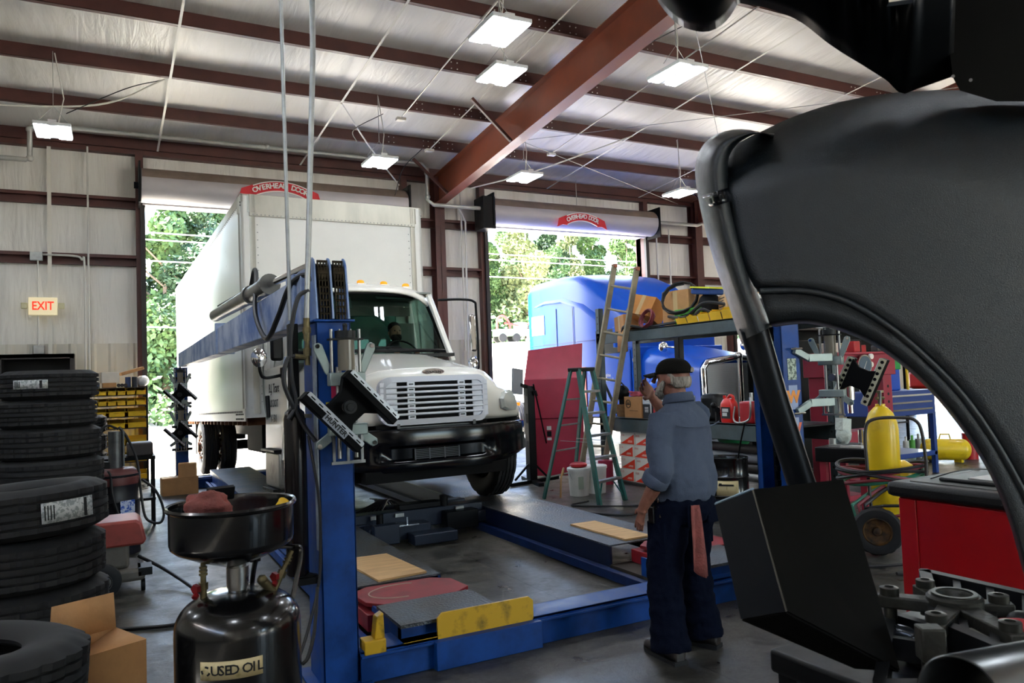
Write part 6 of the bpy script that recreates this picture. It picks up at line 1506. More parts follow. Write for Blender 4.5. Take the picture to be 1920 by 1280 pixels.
# below: filter cartons
m_rw = mat('carton_white', '#ddd8cc', .7); m_rr = mat('carton_red_print', '#d83a20', .6)
proto = None; cnt = 0
for row in range(4):
    for col in range(3):
        y = 9.0-.36*col-(.04 if row % 2 else 0); z = .04+.175*row
        lab = 'white carton with red triangle, %s from the ladder in the %s row under rack' % (['first','second','third'][col], ['bottom','second','third','top'][row])
        if proto is None:
            proto = thing('oil_carton', lab, 'box', (0,0,0), group='red and white cartons under the rack')
            B().box(-.15, .15, -.17, .17, 0, .17).done('body', m_rw, proto, local=True, bev=.003)
            B().prism([(.16,.01),(-.16,.01),(-.16,.15)], (-.151,0,0), (0,1,0), (0,0,1), -.001).done('red_triangle', m_rr, proto, local=True)
            b = B().box(-.153,-.151,.08,.15,.135,.142).box(-.153,-.151,.08,.15,.12,.127).box(-.153,-.151,-.12,-.03,.05,.058).box(-.153,-.151,-.12,-.01,.035,.042); b.done('printing', m_rw, proto, local=True)
            b = B().box(-.153,-.151,.07,.15,.135,.142).box(-.153,-.151,.07,.15,.12,.127); b.done('red_lines', m_sred, proto, local=True)
            proto.location = (6.68, y, z)
        else: dup(proto, (6.68, y, z), (0,0,0), lab)
tag(B().box(6.5, 7.1, 8.0, 9.2, 0, .035).done('pallet_board', m_dgrey), 'dark board on the floor under the red and white cartons', 'board')
tag(B().box(6.5, 7.1, 7.95, 9.2, .74-.0, .75).done('sheet', m_galv), 'thin grey sheet lying on the top row of cartons', 'sheet')
t = thing('steel_drum', 'open topped black drum with yellowish label standing in front of the rack', 'drum', (6.05, 6.45, 0))
drum(t, 6.05, 6.45, .23, .62, m_tank)
b = B(); rs = []
for k in range(9):
    a = rad(195+60*k/8); rs.append([(6.05+.2335*cos(a), 6.45+.2335*sin(a), z_) for z_ in (.22, .38)])
b.rings(rs, close=False); b.done('label', MATS['sticker_cream'], t, solid=.001)
b = B(); a = rad(222); b.ob((6.05+.237*cos(a), 6.45+.237*sin(a), .335), (.001, .16, .02), rotm(0,0,222)).ob((6.05+.237*cos(rad(207)), 6.45+.237*sin(rad(207)), .34), (.001, .03, .03), rotm(0,0,207)); b.done('label_print', m_ink, t)
o = B().tube(bez([(6.2,6.5,.3),(6.15,6.35,.7),(6.1,6.2,1.0)]), .01, 6).done('stick', m_blackp); tag(o, 'thin black rod standing in the open black drum', 'rod')
t = thing('toolbox', 'magenta red toolbox with black handle on the floor left of the black drum', 'toolbox', (6.35, 7.35, 0))
B().box(6.2, 6.45, 7.1, 7.6, .25, .45).done('body', mat('magenta_red', '#8c1c3c', .4), t, bev=.03); B().tube([(6.32,7.22,.45),(6.32,7.22,.51),(6.32,7.48,.51),(6.32,7.48,.45)], .012, 6).done('handle', m_blackpl, t); B().box(6.15, 6.5, 7.0, 7.7, 0, .25).done('base', m_blackp, t)
t = thing('bucket', 'cream bucket on the floor behind the standing man', 'bucket', (5.7, 6.9, 0))
B().lathe([(0,.01),(.12,.01),(.14,.28),(.15,.29),(.14,.3),(.13,.28),(.11,.03),(0,.03)], (5.75,6.75,0), n=28).done('body', mat('cream_plastic', '#c9bf9a', .5), t)
for k in range(4):
    z = .3+.11*k; o = B().cyl((6.7, 6.0, z), (6.62, 7.4, z+.02), .055, n=16).done('pipe', [m_galv, m_dgrey, mat('grey_pipe_dull', '#6a6c70', .5), m_dgrey][k]); tag(o, ['lowest', 'second', 'third', 'top'][k]+' long grey tube lying on the lower rack level', 'pipe', 'grey tubes on the rack')
t = tag(B().lathe([(0,0),(.16,0),(.2,.06),(.21,.06),(.17,-.01)], (6.8, 7.1, .68), n=28).done('basin', mat('green_basin', '#1f7a48', .5)), 'green plastic basin under the middle shelf', 'basin')
tag(B().box(6.25, 6.5, 7.85, 8.15, 0, .13).done('tray', m_red, bev=.01), 'small red plastic tray on the floor beside the cartons', 'tray')
tag(B().cyl((6.3,9.2,0),(6.3,9.2,.34),.11,n=20).done('canister', MATS['magenta_red']), 'dark red canister on the floor behind the stepladder', 'canister')
# stepladder
sl = thing('stepladder', 'green fibreglass stepladder standing open in front of the red cabinet', 'ladder', (5.3, 8.2, 0))
m_fg = mat('green_fibreglass', '#1f5a52', .5, var=.12, vs=5)
top = V((5.35, 8.28, 1.66)); s_ = V((.49, .19, 0)).normalized(); f_ = V((s_.y, -s_.x, 0))
FL, FR_ = gp(1125, 950), gp(1170, 938)+V((.02,.0,0)); BL, BR = gp(1020, 935), gp(1075, 921)
tl, tr = top-s_*.14, top+s_*.16
for a_, b_ in ((FL, tl+f_*.06), (FR_, tr+f_*.06)): B().bar(a_, b_, .03, .075, (0,1,0)).done('rail', m_fg, sl)
for a_, b_ in ((BL, tl-f_*.06), (BR, tr-f_*.06)): B().bar(a_, b_, .025, .055, (0,1,0)).done('rear_rail', m_fg, sl)
for k in range(5):
    t_ = .17+.165*k; a_ = FL.lerp(tl+f_*.06, t_); b_ = FR_.lerp(tr+f_*.06, t_); B().bar(a_, b_, .085, .03).done('step', m_galv, sl)
for k in range(4):
    t_ = .17+.2*k; a_ = BL.lerp(tl-f_*.06, t_); b_ = BR.lerp(tr-f_*.06, t_); B().tube([a_, b_], .012, 6).done('rear_brace', m_galv, sl)
B().bar(tl-s_*.02, tr+s_*.02, .2, .05).done('top_cap', m_blackpl, sl, bev=.01)
for a_, b_ in ((FL, BL), (FR_, BR)): B().bar(a_.lerp(top, .45), b_.lerp(top, .45), .02, .005).done('spreader', m_galv, sl)
for a_, c_ in ((FL, FR_), (FR_, FL)): B().bar(a_.lerp(tl if a_ is FL else tr, .03), a_.lerp(c_, .25).lerp(tl.lerp(tr, .3), .16), .02, .01).done('foot_brace', mat('green_bright', '#2f7a70', .5), sl)
# red cabinet with sloped lid
rc = thing('parts_washer', 'tall faded red cabinet with raised sloping lid behind the stepladder', 'cabinet', (6.0, 10.6, 0))
m_cred = mat('faded_red_cabinet', '#a02840', .4, 0, var=.12, vs=2)
p0, p1 = gp(990, 895), gp(1098, 893); dv = (p1-p0).normalized(); nv = V((-dv.y, dv.x, 0)); L_ = (p1-p0).length
def rcb(a, b_, z0, z1, d0, d1, nm, m=m_cred, bev=.01):
    q = [p0+dv*a+nv*d0, p0+dv*b_+nv*d0, p0+dv*b_+nv*d1, p0+dv*a+nv*d1]
    B().hexa([p+V((0,0,z0)) for p in q], [p+V((0,0,z1)) for p in q]).done(nm, m, rc, bev=bev)
rcb(0, L_, .02, .92, 0, .5, 'body'); rcb(-.01, L_+.01, .92, 1.55, -.02, .5, 'upper_body')
q0 = [p0+nv*0+V((0,0,1.55)), p1+V((0,0,1.55))]; q1 = [p0+dv*.04+nv*.30+V((0,0,2.02)), p1+dv*.02+nv*.30+V((0,0,2.10))]
B().hexa([q0[0], q0[1], q0[1]+nv*.02, q0[0]+nv*.02], [q1[0], q1[1], q1[1]+nv*.02, q1[0]+nv*.02]).done('lid', m_cred, rc, bev=.004)
rcb(.33, .4, .74, .8, -.01, 0, 'label', m_paper, 0); rcb(.33, .4, .64, .72, -.01, 0, 'label', m_blackp, 0); rcb(.33, .4, .58, .62, -.01, 0, 'label', m_paper, 0)
# aligner console post with grey screen back
t = thing('display_stand', 'tall black stand carrying a grey flat panel between the truck and the red cabinet', 'stand', gp(1000, 900))
c = gp(998, 905)
B().box(c.x-.06, c.x+.06, c.y-.07, c.y+.07, .05, 1.45).done('column', m_blackp, t, bev=.01)
b = B()
for z in (.5, .9, 1.3): b.box(c.x-.065, c.x-.06, c.y-.02, c.y+.02, z, z+.14)
b.done('column_slots', m_ink, t)
B().bar(c+V((-.45,-.15,.03)), c+V((.5,.1,.03)), .08, .05).bar(c+V((-.1,-.45,.03)), c+V((.1,.45,.03)), .08, .05).done('base', m_blackp, t)
for s in (-1, 1): B().bar(c+V((s*.25,-.08*s,.05)), c+V((s*.05,0,.28)), .04, .03).done('base_gusset', m_blackp, t)
pc = yp(970, 715, c.y-.1); B().ob(pc, (.27, .03, .38), rotm(0, 6, 28)).done('panel', mat('panel_grey', '#8b8f95', .4), t, bev=.004)
B().bar(pc+V((.05,.03,-.05)), V((c.x,c.y,pc.z-.1)), .05, .05).done('panel_arm', m_blackp, t)
tag(B().tube([gp(1037,888)+V((0,0,.02)), yp(1000, 720, 9.9)], .012, 6).cyl(yp(1006,742,9.9), yp(1003,732,9.9), .022, n=8).done('pole', m_blackp), 'thin black pole leaning against the red cabinet', 'pole')
tag(B().box(8.0, 8.4, 18.0, 18.05, .9, 1.9).box(8.0, 8.05, 18, 18.4, 0, 1.0).box(8.35, 8.4, 18, 18.4, 0, 1.0).done('warning_board', mat('sign_yellow_faded', '#d6b820', .6, 0, col2='#a89430', vs=9)), 'yellow board standing outside the second door', 'sign')
# pails
for k, (px, py, lab) in enumerate(((1096, 930, 'white plastic pail with red cloth on top under the stepladder'), (1128, 925, 'dirty white pail beside the ladder foot'))):
    g_ = gp(px, py)+V((0,.12,0)); t = thing('pail', lab, 'bucket', g_)
    B().lathe([(0,.0),(.125,.0),(.145,.33),(.155,.33),(.155,.36),(.145,.37),(0,.36)], g_, n=28).done('body', m_whitepl, t)
    B().tube([g_+V((-.15*cos(q), -.15*abs(sin(q))*.3-.02, .3-.16*sin(q))) for q in [pi*k2/10 for k2 in range(11)]], .004, 5).done('bail_handle', m_galv, t)
    if k == 0: tag(B().sph(g_+V((0,0,.40)), .12, (1,1,.35), 14).done('cloth', m_red), 'red cloth bundle lying on the white pail', 'rag'); b = B().box(g_.x-.1, g_.x-.02, g_.y-.145, g_.y-.138, .1, .26); b.done('printing', mat('pale_print', '#a9b8a8', .6), t)
tag(B().tube(bez([(5.2,8.0,.02),(4.9,7.9,.015),(5.3,7.5,.015),(5.6,7.3,.015),(5.0,7.0,.015),(4.6,7.9,.015)]), .012, 6).done('air_hose', m_hose), 'black hose lying in loops by the feet of the stepladder', 'hose')
tag(B().tube(bez([(5.15,8.5,.3),(5.1,8.4,.4),(5.0,8.3,.3),(4.98,8.3,.05)]), .012, 6).done('copper_tube', mat('tan_tube', '#b08a5a', .5)), 'tan tube curving up behind the stepladder', 'tube')
# ======================= RIGHT SIDE =======================
# stickers on the far right lift post
for k, (s_, c_) in enumerate((('W', '#e08a20'), ('W', '#d8603a'), ('T', '#e0a030'), ('P', '#d84028'), ('W', '#e0b040'))):
    B().box(PXR-.045, PXR+.045, PYF-.088, PYF-.086, 1.28-.24*k, 1.46-.24*k).done('sticker', mat('sticker_blue_pale', '#8f9fc0', .6), lift)
    text('lettering', s_, mat('letter_%s' % c_[1:], c_, .5), (PXR, PYF-.0895, 1.37-.24*k), (1,0,0), (0,0,1), .12, lift, .001, bold=.006)
B().box(PXR-.045, PXR+.045, PYF-.088, PYF-.086, 1.5, 1.66).done('sticker', mat('sticker_pale', '#a8b8a8', .6, 0, col2='#4a5a50', vs=40, lo=.45, hi=.5), lift)
tag(B().box(4.5, 5.0, 4.25, 4.6, 1.945, 1.95).done('sheet', m_card), 'tan sheet lying on top of the far right post', 'sheet') if 0 else None
# press
m_pred = mat('press_red', '#9a2238', .4, 0, var=.1, vs=3)
pr = thing('shop_press', 'dark red hydraulic shop press with round gauge beyond the yellow cylinder', 'press', (8.3, 6.6, 0))
b = B().box(7.7, 7.85, 6.45, 6.7, .05, 1.75).done('frame_upright', m_pred, pr, bev=.006); b = B().box(8.78, 8.95, 6.45, 6.7, .05, 1.75).done('frame_upright', m_pred, pr, bev=.006)
B().box(7.65, 9.0, 6.42, 6.73, 1.45, 1.72).box(7.6, 9.1, 6.38, 6.76, 1.72, 1.75).done('head_beam', m_pred, pr, bev=.006)
B().box(7.85, 8.78, 6.42, 6.73, .62, .76).done('press_bed', m_pred, pr, bev=.006)
B().box(7.6, 7.9, 6.1, 7.0, 0, .06).box(8.72, 9.02, 6.1, 7.0, 0, .06).done('base_foot', m_pred, pr)
B().cyl((8.3,6.58,1.45),(8.3,6.58,1.15),.06,n=16).cyl((8.3,6.58,1.15),(8.3,6.58,.98),.035,n=12).done('ram', m_chrome, pr)
g_ = yp(1617, 684, 6.38); ga = B().cyl(g_, g_+V((0,-.04,0)), .13, n=28).done('gauge', m_chrome, pr); B().cyl(g_+V((0,-.04,0)), g_+V((0,-.043,0)), .11, n=28).done('gauge_face', mat('gauge_face', '#4c6070', .3), ga); B().bar(g_+V((-.03,-.045,-.05)), g_+V((.03,-.045,.05)), .008, .004).done('needle', m_swhite, ga)
for px, py in ((1631, 668), (1631, 683)): q = yp(px, py, 6.38); B().cyl(q, q+V((0,-.03,0)), .035, n=14).done('knob', m_swhite, pr)
b = B()
for k in range(10): b.cyl((8.87,6.448,.4+.1*k),(8.87,6.449,.4+.1*k),.02,n=10)
b.done('pin_holes', m_ink, pr)
for k, (px, py, nm, c_, sz) in enumerate(((1600, 655, 'red_can', m_red, (.12,.12,.14)), (1555, 640, 'carton', m_wcard, (.2,.15,.12)), (1648, 650, 'chain_binder', m_dgrey, (.2,.1,.08)))):
    q = yp(px, py, 6.6); tag(B().ob((q.x, 6.6, 1.755+sz[2]/2), sz).done(nm, c_, bev=.01), ['red can', 'small white carton', 'dark steel block'][k]+' standing on top of the red press', 'box')
# steel welding table with things
tb = thing('work_table', 'black steel work table with dark red legs left of the yellow cylinder', 'table', (6.2, 5.1, 0))
a0 = gp(1527, 838, .8); a1 = gp(1622, 842, .8); dv = (a1-a0).normalized(); nv = V((-dv.y, dv.x, 0))
if nv.x*a0.x+nv.y*a0.y < 0: nv = -nv
def quadbox(a, b_, n0, n1, z0, z1):
    q = [a+nv*n0, b_+nv*n0, b_+nv*n1, a+nv*n1]; q = [V((p.x, p.y, 0)) for p in q]; return B().hexa([p+V((0,0,z0)) for p in q], [p+V((0,0,z1)) for p in q])
quadbox(a0, a1, 0, .6, .66, .8).done('top', m_blackp, tb, bev=.008)
L_ = (a1-a0).length
for u in (.06, .85):
    for n0 in (.03, .5): quadbox(a0+dv*L_*u, a0+dv*(L_*u+.06), n0, n0+.06, 0, .66).done('leg', m_pred, tb)
for u, n0, nm, m_, sz, lab in ((.2, .2, 'tin', m_galv, .07, 'steel tin standing on the black work table'), (.75, .25, 'spray_can', m_chrome, .16, 'shiny can on the black work table')):
    q = a0+dv*L_*u+nv*n0; tag(B().cyl((q.x,q.y,.801),(q.x,q.y,.801+sz),.035,n=16).done(nm, m_), lab, 'can')
for k, (u, n0) in enumerate(((.45, .1), (.7, .08))):
    q = a0+dv*L_*u+nv*n0; tag(B().ob((q.x,q.y,.812), (.2,.1,.02), rotm(0,0,math.degrees(atan2(dv.y,dv.x)))).done('metal_plate', m_paper if k else m_galv), ['grey', 'pale'][k]+' flat plate lying on the front edge of the work table', 'plate')
q = a0+dv*L_*.35+nv*.3+V((0,0,.105)); b = B().sph(q, .09, (1.1,.6,1.2), 12).ob(q+V((0,0,.1)), (.16,.08,.12), rotm(0,8,10)); tag(b.done('plastic_bag', mat('clear_bag', '#c8d4d0', .15, bump=.8, bs=25)), 'clear plastic bag standing on the black work table behind the dotted target', 'bag')
# red standing post with holes behind the target
t = thing('press_frame', 'dark red perforated steel upright behind the blue post', 'frame', (5.6, 5.6, 0))
B().box(5.9, 6.0, 5.6, 5.72, 0, 1.62).done('upright', m_pred, t); b = B()
for k in range(12): b.cyl((5.95,5.599,.2+.12*k),(5.95,5.598,.2+.12*k),.018,n=8)
b.done('holes', m_ink, t); B().box(5.8, 6.1, 5.5, 5.9, 0, .04).done('foot', m_pred, t)
# yellow cylinder on a hand cart
m_gasy = mat('gas_cylinder_yellow', '#ecc820', .35, 0, col2='#c89a14', vs=3, lo=.3, hi=.45, coat=.2)
cc = V((6.0, 4.45, 0)); cb = .16
t = thing('gas_cylinder', 'tall yellow gas cylinder with brass valve chained on the hand cart', 'gas cylinder', (cc.x, cc.y, cb))
B().lathe([(0,.0),(.12,.0),(.135,.02),(.135,.85),(.128,.92),(.10,1.0),(.055,1.05),(.04,1.06),(.04,1.08),(.0,1.08)], (cc.x, cc.y, cb), n=40).done('body', m_gasy, t, smooth=50)
B().cyl((cc.x,cc.y,cb+1.08),(cc.x,cc.y,cb+1.18),.018,n=10).cyl((cc.x-.05,cc.y,cb+1.13),(cc.x+.05,cc.y,cb+1.13),.014,n=8).cyl((cc.x,cc.y,cb+1.18),(cc.x,cc.y,cb+1.2),.035,n=12).done('valve', m_brass, t)
B().tube([(cc.x-.03,cc.y-.02,cb+1.07),(cc.x-.04,cc.y-.04,cb+1.2)], .008, 6).done('valve_guard', m_steel, t)
ct = thing('cylinder_cart', 'dark steel hand cart with pneumatic wheels under the yellow cylinder', 'cart', (5.85, 4.4, 0))
rt_ = V((cos(rad(-43)), sin(rad(-43)), 0)); fw_ = V((-rt_.y, rt_.x, 0))
def Pc(a, b_, z): return V((5.86, 4.55, z))+rt_*a+fw_*b_
B().tube(bez([Pc(.02,-.2,.15), Pc(.0,-.2,.7), Pc(.0,-.2,1.02), Pc(.07,-.2,1.12), Pc(.3,-.2,1.13), Pc(.4,-.2,1.1), Pc(.44,-.2,1.0), Pc(.46,-.2,.75)]), .014, 8).tube([Pc(.46,-.2,.76), Pc(.44,-.2,.15)], .014, 8).done('handle_frame', m_dgrey, ct)
B().tube([Pc(-.12,-.12,.15), Pc(.5,-.12,.15)], .014, 8).hexa([Pc(-.15,-.15,.14),Pc(.5,-.15,.14),Pc(.5,.18,.14),Pc(-.15,.18,.14)],[Pc(-.15,-.15,.158),Pc(.5,-.15,.158),Pc(.5,.18,.158),Pc(-.15,.18,.158)]).done('base_plate', m_dgrey, ct)
Rw = M4((fw_, V((0,0,1)), rt_)).transposed()
for a_ in (-.08, .62):
    wc = V((5.63, 4.27, .20)) if a_ < 0 else V((5.63, 4.27, .2))+fw_*.0+V((.55,-.4,0))
    face = (V((0,0,0))-wc); face.z = 0; face.normalize(); sd = V((-face.y, face.x, 0)); Rq = M4((sd, V((0,0,1)), face)).transposed()
    w_ = B().lathe([(.115,-.035),(.14,-.045),(.18,-.04),(.197,-.02),(.2,0),(.197,.02),(.18,.04),(.14,.045),(.115,.035)], wc, Rq, 48, fn=lambda i, j, r: r-(.006 if r > .19 and j % 3 == 0 else 0)).done('wheel_tyre', m_rubber, ct)
    B().lathe([(.118,.03),(.108,.035),(.10,.01),(.04,.0),(.03,.03),(.0,.035)], wc, Rq, 32).done('wheel_rim', mat('rusty_rim', '#6a4a22', .6, .3, col2='#1e1a16', vs=14), w_)
t = thing('gas_cylinder', 'shorter yellow cylinder half hidden beside the tall one on the cart', 'gas cylinder', Pc(.3, .05, .16))
q = Pc(.32, .06, 0); B().lathe([(0,.16),(.1,.16),(.11,.18),(.11,.62),(.09,.7),(.03,.74),(0,.74)], q, n=32).done('body', m_gasy, t)
# hoses wound round the cart
for k, (mm, lab) in enumerate(((mat('green_hose', '#1f6a50', .5), 'green welding hose wound round the cylinder cart'), (mat('hose_red_dark', '#7a2430', .5), 'dark red welding hose wound round the cylinder cart'), (m_hose, 'black cable wound round the cylinder cart'))):
    pts = []
    for j in range(44):
        a_ = 2*pi*j/14; pts.append(Pc(.14+(.33+.015*k)*cos(a_), -.02+(.24+.01*k)*sin(a_), .60+.03*k+.05*sin(a_*.37+k)+.03*cos(a_*1.7)))
    pts += [Pc(-.15+.05*k, -.28, .4), Pc(.1, -.3, .2+.1*k), Pc(.5, -.32, .42), Pc(.62, -.3, .5)]
    tag(B().tube(bez(pts, 3), .0145, 6).done('welding_hose', mm), lab, 'hose')
# blue tool cart
tc_ = thing('tool_cart', 'blue tool cart with silver drawer pulls beyond the yellow cylinder', 'tool cart', (10.2, 7.0, 0))
m_bcart = mat('cart_blue', '#1d3f86', .4, 0, coat=.2)
B().box(9.3, 10.5, 6.9, 7.5, .85, 1.2).done('drawer_box', m_bcart, tc_, bev=.01); B().box(9.3, 10.5, 6.9, 7.5, .25, .32).done('bottom_shelf', m_bcart, tc_, bev=.01)
for x in (9.33, 10.47): B().box(x-.03, x+.03, 6.9, 6.96, .0, .85).done('leg', m_bcart, tc_)
for k in range(3): B().box(9.45, 10.4, 6.87, 6.9, .92+.1*k, .945+.1*k).done('drawer_pull', m_chrome, tc_)
tag(B().box(9.4, 9.65, 7.0, 7.3, 1.2, 1.26).done('cloth', m_whitepl, bev=.02), 'pale folded cloth on the blue tool cart', 'cloth')
t = thing('portable_case', 'green and blue plastic case standing on a stand behind the press', 'case', (9.7, 7.2, 1.2))
B().box(9.72, 10.05, 7.1, 7.35, 1.2, 1.62).done('body', mat('case_blue', '#1c50b8', .4), t, bev=.02); B().box(9.71, 10.06, 7.09, 7.36, 1.5, 1.66).done('lid', mat('case_green', '#2a9a48', .4), t, bev=.01)
o = B().cyl((10.35,7.2,1.2),(10.35,7.2,1.75),.02,n=8).done('level', m_yplast); tag(o, 'yellow handled tool standing upright on the blue tool cart', 'tool')
# tall grey-black cabinets behind the press
for k, (x0, x1, z1, m_) in enumerate(((9.3, 9.9, 2.0, m_blackp), (10.0, 10.5, 1.95, mat('beige_locker', '#8a8068', .6)), (10.55, 10.95, 2.0, m_blackp))):
    t = thing('locker', ['black steel locker nearest the press', 'beige locker between the two black ones', 'black locker farthest from the press'][k], 'locker', (x0, 8.6, 0), group='lockers behind the tool cart')
    B().box(x0, x1, 8.4, 8.9, 0, z1).done('body', m_, t, bev=.01); B().box(x0+.05, x0+.08, 8.38, 8.4, .9, 1.1).done('handle', m_steel, t)
sh = thing('storage_shelf', 'tall black shelving with dark parts behind the press and the lockers', 'shelf', (11.4, 9.6, 0))
B().box(9.75, 13.2, 9.75, 9.78, .1, 2.3).done('back_panel', m_blackp, sh)
for x in (9.77, 11.4, 13.18): B().box(x-.02, x+.02, 9.2, 9.24, 0, 2.3).done('post', m_blackp, sh)
for z in (.5, 1.1, 1.7, 2.25): B().box(9.75, 13.2, 9.2, 9.78, z-.03, z).done('shelf_deck', m_dgrey, sh)
r = random.Random(11)
for k in range(12):
    x = 9.95+.27*k; z = 1.7 if k % 2 == 0 else 2.25; h = r.uniform(.15, .3); cl = [('red', m_red), ('grey', m_galv), ('dark', m_dgrey), ('brown', m_card)][k % 4]
    tag(B().ob((x, 9.4, z+h/2), (.2, .25, h)).done('parts_box', cl[1], bev=.01), cl[0]+' box, '+ORD[k//2]+' from the door side on the '+('third shelf' if k % 2 == 0 else 'top shelf')+' of the black shelving', 'box', 'boxes on the black shelving')
# air tank, red can, frame table with red jack
t = thing('air_tank', 'yellow portable air tank lying on the shop floor', 'air tank', (11.8, 7.6, 0))
c = gp(1774, 866)+V((0,0,.2)); ax = V((cos(rad(-50)), sin(rad(-50)), 0))
b = B(); L_ = .22; rs = []
for k in range(13):
    a_ = -pi/2+pi*k/12; rs.append((.17*cos(a_), (L_ if a_ > 0 else -L_)+.14*sin(a_)))
Rt = M4((ax.cross(V((0,0,1))).normalized(), V((0,0,1)), ax)).transposed()
B().lathe([(max(.001, r_), z_) for r_, z_ in rs], c, Rt, 28).done('tank', m_gasy, t, smooth=60)
for s in (-1, 1): B().box(c.x+ax.x*s*.18-.03, c.x+ax.x*s*.18+.03, c.y+ax.y*s*.18-.06, c.y+ax.y*s*.18+.06, 0.0, .08).done('foot', m_gasy, t)
B().tube([c+ax*-.08+V((0,0,.16)), c+ax*-.06+V((0,0,.24)), c+ax*.06+V((0,0,.24)), c+ax*.08+V((0,0,.16))], .012, 6).done('handle', m_gasy, t)
q = gp(1797, 862); tag(B().cyl((q.x+.25,q.y-.05,0),(q.x+.25,q.y-.05,.42),.11,n=20).done('fuel_can', m_red), 'dark red can standing beside the yellow air tank', 'can')
ft = thing('steel_stand', 'dark steel frame stand carrying a red power unit near the fourth door', 'stand', (14, 9.5, 0))
B().box(13.6, 15.3, 9.0, 9.8, .98, 1.08).done('top', m_dgrey, ft)
for x in (13.65, 15.25): B().box(x-.05, x+.05, 9.0, 9.1, 0, 1.0).done('leg', m_dgrey, ft)
t = thing('power_unit', 'bright red power unit standing on the dark steel stand', 'machine', (14.2, 9.4, 1.08))
B().box(13.8, 14.6, 9.2, 9.6, 1.08, 1.42).done('body', mat('unit_red', '#c8281c', .4), t, bev=.06)
for k in range(5):
    q = gp(1700+12*k, 850+4*k); tag(B().cyl((q.x,q.y,0),(q.x,q.y,.22+.05*(k % 3)),.05,n=14).cyl((q.x,q.y,.22+.05*(k % 3)),(q.x,q.y,.3+.05*(k % 3)),.02,n=10).done('spray_bottle', [m_whitepl, mat('bottle_green','#5fae4c',.4), m_galv, m_whitepl, m_blackpl][k]), ['white','green','grey metal','small white','black'][k]+' bottle on the floor between the cart and the air tank', 'bottle', 'bottles on the floor')
# red tool cabinet
tcab = thing('tool_cabinet', 'red roller tool cabinet with thick black top in front of the yellow cylinder', 'tool cabinet', (4.6, 2.5, 0))
CX0, CX1, CY0, CY1 = 4.27, 5.0, 1.7, 3.08
m_cabred = mat('tool_cabinet_red', '#a00e14', .3, 0, var=.06, vs=2, coat=.3)
B().box(CX0, CX1, CY0, CY1, .05, .78).done('body', m_cabred, tcab, bev=.015); B().box(CX0-.012, CX0, CY1-.12, CY1-.01, .1, .77).done('side_post', m_cabred, tcab, bev=.004)
B().box(CX0-.05, CX1+.05, CY0-.05, CY1+.05, .78, .87).done('black_top', m_blackpl, tcab, bev=.03)
B().box(CX0+.05, CX1-.03, CY0, CY1-.05, .865, .875).done('work_mat', mat('grey_mat', '#5a5c5a', .6), tcab)
for x in (CX0+.08, CX1-.08):
    for y in (CY0+.08, CY1-.08): B().cyl((x,y-.02,.035),(x,y+.02,.035),.035,n=14).done('caster', m_rubber, tcab)
t = thing('tray', 'black tray with papers on top of the red tool cabinet', 'tray', (4.6, 2.6, .875)); B().box(4.4, 4.85, 2.3, 2.9, .876, .90).done('tray_body', m_blackpl, t, bev=.01); B().box(4.45, 4.7, 2.4, 2.75, .901, .906).done('papers', m_paper, t)
tag(B().tube(bez([(4.4,2.95,.885),(4.5,2.85,.93),(4.7,2.8,.93),(4.85,2.6,.9)]), .004, 5).done('cable', m_hose), 'thin black cable on the red tool cabinet', 'cable')
tag(B().tube(bez([(5.2,3.8,.015),(5.8,3.7,.015),(6.8,3.4,.015),(4.9,4.2,.015),(4.2,4.9,.015)]), .012, 6).done('floor_cable', m_hose), 'black cable on the floor behind the red tool cabinet', 'cable')
# ======================= TRUCK HOOD AND BRACKETS CLOSE BY =======================
m_fend = mat('textured_fender_plastic', '#10171b', .34, 0, spec=.5, col2='#0c1114', vs=30, rv=.06)
n_ = m_fend.node_tree.nodes; L_ = m_fend.node_tree.links
vo = n_.new('ShaderNodeTexNoise'); vo.inputs['Scale'].default_value = 520; vo.inputs['Detail'].default_value = 2
tcn = [x for x in n_ if x.type == 'TEX_COORD'][0]; L_.new(tcn.outputs['Object'], vo.inputs[0]); bu = n_.new('ShaderNodeBump'); bu.inputs['Strength'].default_value = .4; bu.inputs['Distance'].default_value = .004
L_.new(vo.outputs[0], bu.inputs['Height']); L_.new(bu.outputs[0], n_['Principled BSDF'].inputs['Normal'])
fen = thing('truck_fender', 'big dark grey textured truck hood fender with wheel arch, very near the camera', 'truck fender', cp(1700, 500, 1.8))
def curve2(pts, n):
    P = bez([V((x, y, 0)) for x, y in pts], 12); ls = [0]
    for a, b_ in zip(P, P[1:]): ls.append(ls[-1]+(b_-a).length)
    out = []; j = 0
    for k in range(n+1):
        s_ = ls[-1]*k/n
        while j < len(ls)-2 and ls[j+1] < s_: j += 1
        t_ = (s_-ls[j])/max(1e-6, ls[j+1]-ls[j]); out.append(P[j].lerp(P[j+1], min(1, t_)))
    return out
NU = 40
top_ = curve2([(1366,283),(1400,262),(1440,243),(1480,224),(1540,203),(1600,188),(1660,178),(1720,173),(1800,171),(1930,173),(2060,178),(2200,190)], NU)
rid = curve2([(1424,546),(1460,545),(1500,545),(1545,552),(1590,567),(1640,595),(1690,631),(1745,680),(1800,737),(1850,805),(1895,880),(1935,960),(1980,1080)], NU)
arc = curve2([(1443,607),(1470,603),(1510,600),(1545,605),(1590,618),(1640,640),(1690,674),(1740,718),(1790,775),(1835,838),(1872,905),(1902,985),(1928,1080)], NU)
D0 = 1.80
NV = 26
def dep(x, u): return D0 - .05*sin(pi*min(1, max(0, (x-1366)/1500)))
b = B(); rs = []
